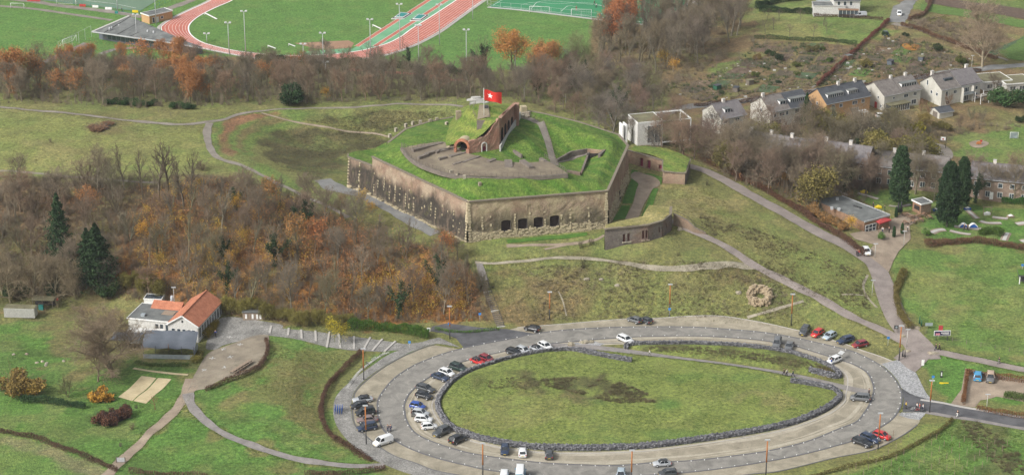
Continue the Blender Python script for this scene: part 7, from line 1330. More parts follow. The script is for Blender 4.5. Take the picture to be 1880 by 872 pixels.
for a in [('sedan', 666, 734, -1, .10, 'silver', 'silver coupe with dark roof, topmost of the five on the outer left strip', ga, 'black'), ('hatch', 660, 745, -1, .12, 'black', 'black hatchback tucked between the silver coupe and the dark van', ga), ('mpv', 671, 757, -1, .14, 'black', 'tall black van, middle of the five on the outer left strip', ga),
  ('sedan', 674, 771, -1, .05, 'mauve', 'mauve brown saloon between the two black vans', ga), ('mpv', 674, 785, -1, .18, 'navy', 'dark people carrier beside the lamp post, lowest of the five', ga), ('van', 703, 811, -1, .32, 'white', 'white delivery van parked alone at the left of the ring road', None),
  ('suv', 842, 676, 1, .32, 'green', 'very dark green hatchback above the white one on the inner left curve', gb), ('hatch', 820.5, 685, 1, .36, 'white', 'white hatchback squeezed beside a dark saloon on the inner left curve', gb), ('sedan', 808.5, 693, 1, .34, 'navy', 'dark saloon just below the white hatchback on the inner curve', gb),
  ('estate', 781.5, 714, 1, .30, 'dgrey', 'long dark grey estate car on the inner left curve', gb), ('hatch', 778.5, 727, 1, .24, 'black', 'black hatchback directly below the dark grey estate', gb), ('small', 767, 746.5, 1, .2, 'blue', 'bright blue small car on the inner left curve', gb),
  ('hatch', 772, 759, 1, .14, 'silver', 'pale silver hatchback directly below the bright blue car', gb), ('hatch', 778, 770, 1, .08, 'white', 'white hatchback, middle of the three pale cars below the blue one', gb), ('small', 788, 783.5, 1, -.08, 'white', 'small white car, lowest of the pale cars below the blue one', gb),
  ('suv', 810.5, 793.5, -1, .5, 'dgrey', 'dark grey off-roader at the lower left of the gabion wall', gb), ('suv', 841, 807, 1, -.45, 'black', 'black off-roader with red tail lights beside the dark grey one', gb), ('cabrio', 877, 664, 1, .40, 'red', 'bright red small convertible with black top', gb, None, True), ('hatch', 893.5, 659.5, 1, .40, 'dred', 'dark red hatchback close behind the bright red convertible', gb),
  ('hatch', 943.5, 647, 1, .32, 'black', 'black hatchback, left of the four cars at the top of the lawn', gb), ('hatch', 961, 644, 1, .36, 'silver', 'pale silver hatchback touching the black one at the lawn top', gb), ('cabrio', 986, 641, 1, .30, 'silver', 'silver convertible with grey hood beside the path entrance', gb, None, True), ('hatch', 1001, 636, 1, .5, 'white', 'white hatchback, rightmost of the four cars at the lawn top', gb),
  ('hatch', 977, 604, -1, -.2, 'black', 'black hatchback alone at the foot of the wooden steps', gc), ('hatch', 1165, 588, -1, -.35, 'grey', 'dark grey hatchback, left of the pair below the grass slope', gc), ('hatch', 1185, 588.8, -1, -.45, 'dgrey', 'dark car with red lights, right of the pair below the grass slope', gc),
  ('estate', 1148.7, 624, 1, .45, 'white', 'white estate car driving along the top of the ring road', None), ('hatch', 927, 826.5, -.05, 1, 'navy', 'dark blue hatchback, left of the three cars below the lawn', gb), ('hatch', 959.5, 831, 0, -1, 'white', 'white hatchback, middle of the three cars below the lawn', gb), ('hatch', 1008, 835, 0, -1, 'dgrey', 'dark grey hatchback, right of the three cars below the lawn', gb),
  ('cabrio', 1215, 851.5, -1, .06, 'silver', 'silver convertible with black top driving on the lower ring road', None, None, True), ('hatch', 1140, 872, -.1, 1, 'sblue', 'blue grey car cut by the bottom edge of the picture', gc), ('hatch', 1226, 869.5, -1, .05, 'dgrey', 'dark car below the silver convertible at the picture edge', gc), ('mpv', 926, 873, .1, -1, 'white', 'white car cut off at the bottom beside the camper van', gc),
  ('mpv', 1426.5, 630, -.28, 1, 'grey', 'tall dark grey car, left of two on the upper island strip', gb), ('sedan', 1449, 636.5, -.5, 1, 'grey', 'dark grey saloon, right of two on the upper island strip', gb), ('suv', 1477, 608, -.75, 1, 'dgrey', 'dark off-roader leading the row at the upper right', gc), ('hatch', 1500.5, 612.5, -1, .6, 'red', 'cherry red hatchback between dark and silver cars, upper right row', gc),
  ('hatch', 1522.7, 617.5, -1, .5, 'sblue', 'silver blue hatchback in the middle of the upper right row', gc), ('estate', 1552, 625, -1, .28, 'navy', 'dark blue estate in the upper right row', gc), ('hatch', 1578.7, 633, -1, .2, 'dred', 'crimson hatchback at the right end of the upper right row', gc),
  ('mpv', 1579, 731, -1, -.10, 'grey', 'grey people carrier facing left by the path crossing', None), ('estate', 1583, 813, 1, .38, 'black', 'black estate, lowest of the three at the bottom right', gc), ('estate', 1598, 805.5, 1, .40, 'navy', 'navy estate between the black and the red car, bottom right', gc), ('hatch', 1618.5, 800.5, 1, .30, 'red', 'bright red hatchback at the bottom right of the ring', gc),
  ('suv', 1795, 691, .1, -1, 'lblue', 'blue car in the small hedged car park', gc), ('suv', 1818, 694, -.05, 1, 'grey', 'grey car with tan roof in the small hedged car park', gc, 'tan'), ('hatch', 1590.5, 462, .62, 1, 'white', 'white hatchback parked by the cafe forecourt on the access road', None),
  ('hatch', 1619, 213.5, 1, .0, 'white', 'white car in the garden below the third white house', None), ('hatch', 1651, 25, 0, 1, 'white', 'white car parked at the top lane beside the villa', None), ('hatch', 1626, 63, .6, 1, 'green', 'dark car at the allotment entrance', None), ('hatch', 1552, 26.5, 1, 0, 'dgrey', 'dark car under the veranda of the villa', None)]: car(*a)
car('hatch', 1531, 662, -1, .42, 'white', 'white hatchback with its tailgate and a door open, upper right', openb=True); car('van', 1579.5, 27.5, -1, .05, 'silver', 'silver van parked in front of the white villa', cat='van')
car('camper', 955, 873, .12, -1, 'lblue', 'blue camper van with a white roof at the bottom edge', cat='camper', roof='white')
# ------------------------------------------------------------------ projection of heights
def pyz(p, z):
 d = p[1]*cos(PITCH)-(z-CAMH)*sin(PITCH); return CY-FPX*((z-CAMH)*cos(PITCH)+p[1]*sin(PITCH))/d
def hgt(px, yb, yt):
 p = at(px, yb); a, b = 0, 40
 for _ in range(30):
  m = (a+b)/2
  if pyz(p, p[2]+m) > yt: a = m
  else: b = m
 return p, a
mat('rust_post', [(.3, (.34, .12, .035)), (.7, (.48, .19, .06))], 1, 5, .8, 'obj')
def post_lamp(px, yb, yt, label, kind='rust', group=None, h=None):
 p, hh = hgt(px, yb, yt); h = h or hh; e = empty('street_lamp' if kind != 'flood' else 'floodlight', p, 0, label, 'street lamp' if kind != 'flood' else 'floodlight', group)
 if kind == 'rust':
  MB().tube((0, 0, 0), (0, 0, h*.38), .13, .12, 8).build('lower_pole', M['iron_dark'], e); MB().tube((0, 0, h*.38), (0, 0, h-.25), .16, .12, 8).build('pole', M['rust_post'], e); MB().box(-.55, .55, -.16, .16, h-.25, h-.02).build('lamp_head', M['metal_grey'], e); MB().box(-.45, .45, -.12, .12, h-.29, h-.25).build('lamp_glass', M['light_clear'], e)
 elif kind == 'grey':
  MB().tube((0, 0, 0), (0, 0, h), .08, .06, 8).build('pole', M['concrete'], e); MB().box(-.5, .6, -.12, .12, h, h+.16).build('lamp_head', M['metal_grey'], e)
 else:
  MB().tube((0, 0, 0), (0, 0, h), .16, .09, 8).build('pole', M['metal_grey'], e); MB().box(-1.0, 1.0, -.08, .08, h-.1, h+.05).build('crossbar', M['metal_grey'], e)
  for x in (-.75, .75): MB().box(x-.38, x+.38, -.30, .25, h+.05, h+.45).build('lamp_head', M['light_clear'], e)
 return e
gl = 'rust-coloured lamp posts round the car park'
for px, yb, yt, lab in ((1009, 586, 535, 'rusty lamp post at the foot of the grass slope, left one'), (1229, 580, 521, 'rusty lamp post with a blue parking sign at the slope foot'), (826, 622, 561, 'rusty lamp post at the mouth of the dark asphalt road'), (668, 697, 639, 'rusty lamp post standing among the bicycle racks'), (672.5, 815, 743, 'rusty lamp post beside the row of five dark cars'),
  (886.5, 877, 812, 'rusty lamp post at the lower left of the ring road'), (1159, 890, 825, 'rusty lamp post in the middle of the bottom edge'), (1406, 873, 806, 'rusty lamp post at the bottom between ring road and grass'), (1612, 824, 757, 'rusty lamp post beside the bright red car'), (1706.5, 757, 697, 'rusty lamp post at the mouth of the right-hand road'), (1452.5, 597.5, 539, 'rusty lamp post on the slope above the upper right row'), (1650.5, 662, 597, 'rusty lamp post beside the forecourt of the brick path')): post_lamp(px, yb, yt, lab, 'rust', gl)
for px, yb, yt, lab in ((1601, 543, 515, 'pale lamp post where the access road bends'), (1664.5, 637, 605, 'white lamp post on the brick junction'), (1811, 753, 724, 'white lamp post by the small hedged car park'), (1783, 134, 103, 'grey lamp post beside the great bare tree'), (1606, 474, 448, 'white post at the cafe forecourt entrance'), (1659, 452, 425, 'white post at the far side of the cafe forecourt'), (1585, 165, 150, 'grey street lamp behind the row of white houses'), (322, 588, 528, 'grey mast behind the tiled restaurant')): post_lamp(px, yb, yt, lab, 'grey')
for px, yb, yt, lab in ((421, 100, 43, 'double floodlight left of the running track bend'), (451, 97, 22, 'tallest floodlight inside the left part of the track bend'), (380, 78, 63, 'short double lamp inside the left curve of the track'), (287, 47, -12, 'floodlight mast behind the clubhouse roof'), (252, 83, 28, 'floodlight mast in front of the clubhouse'), (216, 22, -25, 'dark mast beside the small pitch at the top left'), (594, 121, 62, 'floodlight at the lowest point of the track bend'),
  (681, 121, 37, 'floodlight left of the green runway'), (734.5, 90, 9, 'floodlight standing in the red lanes'), (769, 130, 48, 'floodlight to the right of the track bend'), (807, 83, 10, 'floodlight on the grass right of the straight'), (856.5, 136, 56, 'floodlight on the near side of the playing field'), (868, 36, -14, 'floodlight at the far end of the playing field'), (946, 140, 65, 'floodlight in front of the round orange tree'), (557, 103, 82, 'short lamp on the near side of the infield'), (598, 131, 115, 'short double lamp below the hedge of the track')): post_lamp(px, yb, yt, lab, 'flood', 'floodlights of the sports ground')
# ------------------------------------------------------------------ people
flat('skin', (.45, .28, .20), .7); flat('cloth', (1, 1, 1), .9, tint=True); flat('hair', (.06, .04, .03), .8)
def skin_mesh(name, V, E, Rr, m, root=0):
 me = bpy.data.meshes.new(name); me.from_pydata(V, E, []); o = bpy.data.objects.new(name, me); COL.objects.link(o); md = o.modifiers.new('s', 'SKIN')
 for i, v in enumerate(me.skin_vertices[0].data): v.radius = (Rr[i], Rr[i]*.85); v.use_root = (i == root)
 o.modifiers.new('b', 'SUBSURF').levels = 1; dg = bpy.context.evaluated_depsgraph_get(); r = bpy.data.meshes.new_from_object(o.evaluated_get(dg)); r.name = name; bpy.data.objects.remove(o); r.materials.clear(); r.materials.append(m); r.polygons.foreach_set('use_smooth', [True]*len(r.polygons)); return r
def figure(pose):
 a = {'stand': (.03, -.03, .05, -.05), 'walk': (.30, -.30, -.28, .28), 'walk2': (-.22, .24, .25, -.2)}[pose]
 V = [(0, 0, .95), (0, 0, 1.18), (0, 0, 1.42), (.02, 0, 1.52), (.04, 0, 1.63), (.03, 0, 1.72)]; Rr = [.15, .14, .15, .055, .10, .07]; E = [(0, 1), (1, 2), (2, 3), (3, 4), (4, 5)]
 for s, l, r_ in ((1, a[0], a[2]), (-1, a[1], a[3])):
  k = len(V); V += [(0, s*.10, .88), (l*.55+.03, s*.10, .50), (l, s*.10, .09), (l+.16, s*.11, .04)]; Rr += [.095, .07, .05, .045]; E += [(0, k), (k, k+1), (k+1, k+2), (k+2, k+3)]
  k = len(V); V += [(0, s*.20, 1.38), (r_*.4, s*.26, 1.12), (r_+.08, s*.26, .90), (r_+.11, s*.26, .82)]; Rr += [.06, .045, .035, .03]; E += [(2, k), (k, k+1), (k+1, k+2), (k+2, k+3)]
  for j in range(5): V.append((r_+.10+.022*(j-1), s*(.26-.03*(j == 4)), .745+.012*abs(j-2))); Rr.append(.010); E.append((k+3, len(V)-1))
 body = skin_mesh('body', V, E, Rr, M['skin'])
 jk = [0, 1, 2]; JV = [V[0], V[1], V[2]]; JR = [.185, .175, .18]; JE = [(0, 1), (1, 2)];
 for k in (10, 23): n = len(JV); JV += [V[k], V[k+1], V[k+2]]; JR += [.085, .07, .055]; JE += [(2, n), (n, n+1), (n+1, n+2)]
 j = skin_mesh('jacket', JV, JE, JR, M['cloth']); TV = [V[0]]; TR = [.17]; TE = []
 for k in (6, 19): n = len(TV); TV += [V[k], V[k+1], V[k+2]]; TR += [.12, .09, .068]; TE += [(0, n), (n, n+1), (n+1, n+2)]
 t = skin_mesh('trousers', TV, TE, TR, M['cloth']); h = MB();
 h = skin_mesh('hair', [(.02, 0, 1.66), (.0, 0, 1.75), (-.05, 0, 1.64)], [(0, 1), (0, 2)], [.105, .07, .07], M['hair']); s = MB()
 for k in (8, 21): x, y, z = V[k]; s.box(x-.08, x+.22, y-.055, y+.055, 0, .11)
 return [('body', body), ('jacket', j), ('trousers', t), ('hair', h), ('shoes', s.mesh('shoes', M['trim_black']))]
FIG = {p: figure(p) for p in ('stand', 'walk', 'walk2')}
def person(px, py, jac, tr, label, pose='walk', dx=1, dy=0, p=None, lift=0):
 p = at(px, py) if p is None else p; e = empty('person', (p[0], p[1], p[2]+.1+lift), heading(px, py, dx, dy), label, 'person')
 for n, me in FIG[pose]: link(n, me, e, color=jac if n == 'jacket' else tr if n == 'trousers' else None)
 return e
BK, NV, GY_, WH, RD, GN, YL, BL_ = (.02, .02, .025), (.02, .03, .08), (.2, .2, .2), (.7, .7, .68), (.45, .05, .04), (.05, .12, .07), (.7, .5, .04), (.05, .12, .4)
for a in [(712, 792, GY_, NV, 'person in grey jacket walking on the ring road, left of a pair', 'walk', 0, 1), (717, 792, NV, NV, 'person in dark blue walking beside the one in grey on the ring road', 'walk2', 0, 1), (756, 765, BK, BK, 'person in black standing beside the pale cars', 'stand', 1, 0), (1439, 689, BK, BK, 'person in black, leftmost of three on the lawn path', 'walk', 1, .2), (1444, 690, WH, BK, 'person in white jacket on the lawn path', 'walk2', 1, .2),
  (1455.5, 691, GN, NV, 'person in green jacket walking behind the other two on the lawn path', 'walk', 1, .2), (1192.5, 654, WH, GY_, 'person in white walking on the lawn path near its left end', 'walk', 1, .2), (1526, 670, BL_, BL_, 'person in blue beside the white car with open doors', 'stand', -1, 0), (1595, 726, BK, BK, 'person in black by the crate at the path crossing', 'stand', 1, 0),
  (1834, 668, BK, GY_, 'lone person in black on the brick path at the right', 'walk', -1, 0), (1718, 643, BK, NV, 'person in black, left of two on the brick path', 'walk', 1, 0), (1724, 643, BK, BK, 'person in black, right of two on the brick path', 'walk2', 1, 0), (1757.5, 766, BK, WH, 'person with pale trousers crossing the right-hand road', 'walk', -1, .3), (1663, 750, YL, BK, 'cyclist in a yellow jacket at the ring exit', 'stand', 1, 0),
  (1683, 752, WH, BK, 'cyclist in white among the group with bicycles, left', 'stand', 1, 0), (1688, 753, RD, GY_, 'cyclist in red among the group with bicycles, middle', 'stand', -1, 0), (1694, 754, WH, NV, 'cyclist in white shirt among the group with bicycles, right', 'stand', 1, 0), (1573, 470, NV, BK, 'person in dark coat, left of two on the access road', 'walk', 0, 1), (1576, 470, RD, NV, 'person with red top, right of two on the access road', 'walk2', 0, 1),
  (1770, 423, BK, BK, 'person in black by the blue and white wave obstacle, left', 'stand', 0, 1), (1776, 423.5, BK, BK, 'person in black by the blue and white wave obstacle, right', 'stand', 0, -1), (1603, 382, NV, BK, 'person behind the cafe roof beside the yellow obstacle', 'stand', 1, 0), (1624, 388, BK, GN, 'person in dark clothes on the lawn behind the cafe', 'stand', 1, 0), (1091, 10, BK, BK, 'player in black on the artificial pitch, right of two', 'walk', 1, 0), (1058, 20, BK, RD, 'goalkeeper in black in the far right goal', 'stand', 0, 1),
  (1095, 15, WH, BK, 'player in white on the artificial pitch', 'walk2', -1, 0), (224, 22, BK, NV, 'spectator in dark coat beside the small pitch, left', 'stand', 1, 0), (1666, 425, WH, BK, 'guest in white at the cafe tables', 'stand', 1, 0), (1632, 428, BK, BK, 'guest in black under the red awning', 'stand', 0, 1), (1620, 428, WH, NV, 'guest in white under the red awning', 'stand', 0, 1), (1655, 430, RD, BK, 'guest in red standing on the cafe forecourt', 'stand', 1, 0), (396, 618, BL_, BK, 'waiter in blue on the restaurant veranda steps', 'stand', 0, 1)]: person(*a)
# bicycles
def torus(mb, c, Rr, r, n=16):
 pts = [(c[0]+Rr*cos(2*pi*i/n), c[1], c[2]+Rr*sin(2*pi*i/n)) for i in range(n)]
 for i in range(n): mb.tube(pts[i], pts[(i+1) % n], r, r, 4, False)
 return mb
bw = torus(MB(), (0, 0, 0), .33, .022).mesh('bicycle_wheel', M['tyre']); bf = MB()
for a, b in (((-.5, 0, .33), (-.12, 0, .33)), ((-.12, 0, .33), (-.2, 0, .82)), ((-.2, 0, .75), (.36, 0, .80)), ((-.12, 0, .33), (.38, 0, .68)), ((-.5, 0, .33), (-.2, 0, .75)), ((.5, 0, .33), (.36, 0, .92))): bf.tube(a, b, .022, .022, 5)
bfm = bf.mesh('frame', M['car_paint']); bh = MB().tube((.36, -.28, .95), (.36, .28, .95), .018, .018, 5).mesh('handlebar', M['metal_grey']); bs = MB().box(-.32, -.08, -.07, .07, .84, .9).mesh('saddle', M['trim_black'])
def bicycle(px, py, dx, dy, c, label, group=None):
 p = at(px, py); e = empty('bicycle', (p[0], p[1], p[2]+.08), heading(px, py, dx, dy), label, 'bicycle', group); link('frame', bfm, e, color=c); link('handlebar', bh, e); link('saddle', bs, e)
 for x in (-.5, .5): link('wheel', bw, e, (x, 0, .34))
for i, (x, y, c, l) in enumerate(((704, 653, WH, 'rightmost white bicycle in the rack by the promenade'), (699, 656, GY_, 'grey bicycle second from the right in the rack'), (688, 661, WH, 'white bicycle standing left of the grey one in the rack'), (684, 664, WH, 'white bicycle nearest the rusty lamp post'), (674, 671, NV, 'dark bicycle just above the rusty lamp post foot'), (666, 678, BK, 'black bicycle just below the rusty lamp post'), (645, 702, BK, 'black bicycle alone in the lower half of the rack'), (642, 705, NV, 'dark blue bicycle beside the lone black one'))): bicycle(x, y, 1, .6, c, l, 'bicycles in the rack')
for i, (x, y, c, l) in enumerate(((1676, 754, WH, 'bicycle at the left of the cyclist group'), (1684, 756, RD, 'red bicycle in the middle of the cyclist group'), (1692, 757, GY_, 'grey bicycle at the right of the cyclist group'), (1662, 751, BK, 'black bicycle of the cyclist in yellow'), (1575, 471, BK, 'black bicycle on the access road'))): bicycle(x, y, 1, .15, c, l)
rk = empty('bicycle_rack', at(650, 697), 0, 'row of pale hoop racks curving along the promenade', 'bicycle rack'); ro_ = np.array(rk.location); C = spl(A("712,648 700,653 686,662 672,672 660,682 648,697 638,712"), False, .75)
for c_ in C:
 t = C[min(len(C)-1, 1)]-C[0]; p = (c_[0]-ro_[0], c_[1]-ro_[1], H1(c_[0], c_[1])-ro_[2]+.05); MB().bar((p[0]-.35, p[1]-.1, p[2]), (p[0]+.35, p[1]+.15, p[2]), .3, .25).build('rack_hoop', M['concrete'], rk)
bs_ = empty('trolley_rack', at(623, 757), 0, 'bright blue stacked stands at the left edge of the promenade', 'rack')
for k in range(4):
 b = MB()
 for y in np.linspace(0, 2.4, 7): b.tube((k*.5-.9, y-1.0, 0), (k*.5-.9, y-1.0, 1.3), .05, .05, 5)
 b.bar((k*.5-.9, -1.0, 1.3), (k*.5-.9, 1.4, 1.3), .12, .12); b.build('blue_frame', M['blue_paint'], bs_)
# ------------------------------------------------------------------ sports ground
TI = spl(UP("500,-45 462,-22 427,1 395,15 366,30 350,43 346,53 350,64 364,75 385,83 430,93.5 490,100.5 526,102.5 560,102.5 603,100.5 640,97 669.6,92 709.5,81 736,68 756,53.5 789,33 829,7 870,-20 905,-43"), False, 2)
TO = spl(UP("440,-45 415,-22 388,1 352,18 319,34 299,47 296,53 302,63 322,74 346,82.5 382,91 432,101 480,108.5 530,111.5 570,112 636,110.5 683,105.5 723,96.5 763,81.5 803,60 836,37 881,5 920,-20 960,-43"), False, 2)
tr = band('running_track', TI, TO, M['track_red'], .07, 8)
def lane(t, w_=.12, m='paint_white', lift=.085, nm='lane_line'):
 n = 260; a, b = resample(TI, n), resample(TO, n); C = a*(1-t)+b*t; o = band(nm, offset(C, w_/2), offset(C, -w_/2), M[m], lift, 1, 'structure'); return o
for k in range(1, 8): lane(k/8, .10)
lane(0, .5, lift=.088, nm='track_kerb'); lane(1.0, .3); lane(1.09, 1.1, 'kerb_light', .075, 'track_edging')
patch('green_runway_area', UP("648,90 660,83 725,40 786,0 830,-28 880,-28 829,7 789,33 756,53.5 736,68 709.5,81 669,92 640,97 600,100 560,102 545,100 560,96 600,93 630,90"), M['track_green'], .065)
for s in ("655,86 725,41 789,0 815,-16", "688,86 760,40 822,0 845,-15"):
 P = [U(a, b) for a, b in PX(s)]; strip('runway', None, 1.6, M['track_red'], .08, 'structure', 1, P=P)
 for d in (.9, -.9):
  C = offset(np.array(P), d); strip('runway_line', None, .12, M['paint_white'], .082, 'structure', 1, P=[np.array([*c, 0]) for c in C])
patch('shot_put_sector', UP("540,80 640,75 650,80 645,88 620,91 580,90"), M['clay'], .06)
for s, l in (("718,36 736,23 757,26 741,36", 'green landing mat with dark frame on the left runway'), ("752,39 768,26 788,29 773,40", 'green landing mat with dark frame on the right runway')):
 P = UP(s); c = sum(P)/4; e = empty('landing_mat', c, 0, l, 'landing mat'); q = [tuple((p-c)[:2]) for p in P]; sc = lambda k: [(x*k, y*k) for x, y in q]
 MB().prism(q, 0, .16).build('base', M['paint_white'], e); MB().prism(sc(.9), .16, .3).build('frame', M['iron_dark'], e); MB().prism(sc(.72), .3, .42).build('border', M['paint_white'], e); MB().prism(sc(.56), .42, .55).build('mat', M['teal_paint'], e)
for s, l in (("376,28 398,36", 'white triangular frame by the left of the infield'), ("492,88 506,90", 'white equipment on the infield grass'), ("530,85 542,86", 'low white frame beside the clay sector'), ("684,50 700,54", 'pale bench beside the runway')):
 a, b = UP(s); e = empty('track_equipment', a, 0, l, 'equipment'); MB().bar((0, 0, .8), tuple(b-a+np.array([0, 0, .1])), .5, .15).build('board', M['paint_white'], e); MB().bar((0, 0, 0), (0, 0, .9), .3, .15).build('support', M['concrete'], e)
# pitches
patch('artificial_pitch', UP("898,13 935,-12 1330,-30 1290,10 1180,45 1093,34 1000,26"), M['astro'], .07); patch('artificial_pitch', UP("-200,-60 -60,-8 30,-3 110,5 256,22 330,-25 400,-70"), M['astro_grey'], .07)
def line(s, w_=.16, m='paint_white', l=.085): P = UP(s); strip('pitch_line', None, w_, M[m], l, 'structure', 1, P=P)
for s in ("905,11 940,-10 ", "905,11 1000,22 1100,33 1180,42", "975,17 996,3 1075,8 1118,14 ", "1030,22 1043,12 1060,14", "1180,42 1290,0", "130,-5 160,2 210,8 250,16"): line(s)
line("958,9 985,5 1020,8 1075,6 1118,14")
strip('pitch_edge_path', None, 1.6, M['concrete'], .075, 'structure', 2, P=UP("895,14 960,20 1093,36 1180,46"))
strip('sports_path', None, 3.5, M['gravel'], .07, 'structure', 2, P=UP("-60,-6 50,2 100,10 200,22 262,32")); strip('sports_path', None, 2.2, M['gravel'], .07, 'structure', 2, P=UP("-60,8 0,12 60,17 130,27 205,38")); strip('sports_path', None, 3.0, M['path_grey'], .072, 'structure', 2, P=UP("60,130 90,112 128,94 160,80"))
strip('sports_path', None, 3.4, M['gravel'], .08, 'structure', 2, P=UP("262,32 300,20 350,2 400,-22")); strip('sports_path', "185,100 210,92 250,88", 2.5, M['path_grey'], .08); strip('clay_court', "640,128 700,133 760,137 850,148", 5, M['track_red'], .08)
strip('hillside_track', "1230,45 1262,15 1290,-12", 5, M['gravel'], .08)
def goal(px, py, rot, w_, h, label):
 e = empty('goal', U(px, py), R(rot), label, 'goal'); f = MB(); f.tube((0, 0, 0), (0, 0, h), .07, .07, 6).tube((w_, 0, 0), (w_, 0, h), .07, .07, 6).tube((0, 0, h), (w_, 0, h), .07, .07, 6).tube((0, 0, h), (0, 1.6, .05), .05, .05, 6).tube((w_, 0, h), (w_, 1.6, .05), .05, .05, 6).tube((0, 1.6, .05), (w_, 1.6, .05), .05, .05, 6); f.build('frame', M['paint_white'], e)
 n = MB();
 for i in range(1, 12): n.bar((w_*i/12, .02, h-.02), (w_*i/12, 1.55, .06), .025, .025)
 for i in range(1, 5): n.bar((.02, .02+.4*i, h*(1-i/4.2)), (w_-.02, .02+.4*i, h*(1-i/4.2)), .025, .025)
 n.build('net', M['concrete'], e)
goal(972, 24, -5, 7.3, 2.4, 'white goal left on the artificial pitch edge'); goal(1049, 29, -5, 7.3, 2.4, 'white goal right on the artificial pitch edge'); goal(116, 86, 62, 7.3, 2.4, 'white goal on the left grass pitch beside the rusty trees'); goal(20, 16, -6, 5, 2, 'low goal on the gravel path at the top left'); goal(104, 9, -6, 7.3, 2.4, 'white goal at the edge of the grey-green pitch')
for px, py, w_, m, l in ((50, 3, 5, 'awning_red', 'long red board beside the grey-green pitch'), (146, 13, 2.4, 'door_paint_red', 'short red board beside the grey-green pitch'), (170, 15, 2.2, 'paint_white', 'pale board beside the grey-green pitch'), (193, 18.5, 2.6, 'paint_white', 'white board with dark lettering by the pitch'), (243, 24, 2.2, 'yellow_paint', 'yellow board beside the clubhouse'), (211, 26, 1.2, 'teal_paint', 'green bin beside the small pitch')):
 e = empty('advertising_board', U(px, py), R(-7), l, 'board' if 'bin' not in l else 'bin'); MB().box(0, w_, -.05, .05, .1, 1.0).build('panel', M[m], e); MB().box(.1, .2, .05, .3, 0, .9).box(w_-.2, w_-.1, .05, .3, 0, .9).build('support', M['iron_dark'], e)
FL0 = lambda X, Y: Hs(X, Y)
fence('pitch_fence', UP("108,98 120,92 145,80 168,68"), 4, M['metal_grey'], 'tall ball-catch fence behind the left goal', step=4, rails=(1,), hf=FL0)
fence('pitch_fence', UP("-40,-14 100,3 200,18 256,26 300,8 340,-12"), 1.4, M['teal_paint'], 'green fence along the grey-green pitch', step=4, rails=(1, .1), hf=FL0)
fence('pitch_fence', UP("905,-10 897,13 960,20 1093,36 1180,46"), 2.4, M['metal_grey'], 'mesh fence round the artificial pitch', step=4, rails=(1, .4, .1), hf=FL0)
fence('track_fence', UP("920,-16 881,9 836,40 803,63 763,84.5 723,99.5 683,108.5 636,114"), 1.4, M['metal_grey'], 'grey railing along the outer lane of the running track', step=2.5, rails=(1, .5), hf=FL0)
# ------------------------------------------------------------------ dry stone gabion walls
def gabion(name, P, w_, h, label, closed=False, sz=.33):
 r = np.random.default_rng(len(P)); P = np.asarray(P)[:, :2]; L = np.r_[0, np.cumsum(np.linalg.norm(np.diff(P, axis=0), axis=1))]; q = np.arange(0, L[-1], sz*.8); C = np.stack([np.interp(q, L, P[:, k]) for k in (0, 1)], 1); T = np.gradient(C, axis=0); T /= np.linalg.norm(T, axis=1)[:, None]; N_ = np.stack([-T[:, 1], T[:, 0]], 1)
 cols_ = int(w_/sz)+1; rows = int(h/sz)+1; base = [];
 for a in np.linspace(-w_/2, w_/2, cols_): base.append(np.column_stack([C+N_*a, np.full(len(C), h)]))
 for s in (-1, 1):
  for k in range(rows): base.append(np.column_stack([C+N_*s*w_/2, np.full(len(C), h*(k+.3)/rows)]))
 B = np.vstack(base); B += r.normal(size=B.shape)*.07; B[:, 2] += Hs(B[:, 0], B[:, 1])*1.0; n = len(B); o0 = np.array([*C[0], 0]); cube = np.array([(x, y, z) for z in (-1, 1) for x, y in ((-1, -1), (1, -1), (1, 1), (-1, 1))])*.5
 S_ = r.uniform(.7, 1.25, (n, 1, 3))*np.array([sz, sz, sz*.85]); an = r.uniform(0, pi, n); V = cube[None]*S_*r.uniform(.75, 1.1, (n, 8, 3)); ca, sa = np.cos(an)[:, None], np.sin(an)[:, None]; V = np.stack([V[..., 0]*ca-V[..., 1]*sa, V[..., 0]*sa+V[..., 1]*ca, V[..., 2]], -1)+B[:, None]
 F = np.array([(0, 3, 2, 1), (4, 5, 6, 7), (0, 1, 5, 4), (1, 2, 6, 5), (2, 3, 7, 6), (3, 0, 4, 7)]); F = (F[None]+(np.arange(n)*8)[:, None, None]).reshape(-1, 4); root = empty('gabion_wall', o0, 0, label, 'wall')
 o = link('stones', npmesh('stones', V.reshape(-1, 3)-o0, F, M['gabion_stone']), root); o['kind'] = 'stuff'; kb = MB(); kerb_mb(kb, C[::2], w_*.86, h*.92); kb.build('core', M['kerb'], root, off=o0)
mat('gabion_stone', [(.3, (.06, .06, .068)), (.5, (.14, .14, .15)), (.7, (.32, .32, .33))], 1.7, 5, .9, fine=.25, fscale=5)
gabion('g', spl(UP("1158,669 1115,661 1065,650.5 1043,645 1004,647.5 957,655.5 907,668.5 859,685.5 831,702.5 815,720 804.5,737 804,750 812,767 828,786 856,798.6 886,808 939,818 993,824 1065,825.5 1136,824 1200,820 1271,811 1343,800.5 1415,788 1468,774 1514,754 1539,735 1540,724 1522,718.5 1486,711.5 1452,706.5")), 0.7, .8, 'grey gabion wall curving round the large oval lawn')
gabion('g', spl(UP("1150,641 1153,634.5 1200,632.5 1271,632 1343,635.5 1400,641 1450,649 1493,662 1520,673 1539,686 1538,694 1510,689 1486,684")), .65, .75, 'grey gabion wall round the narrow upper island')
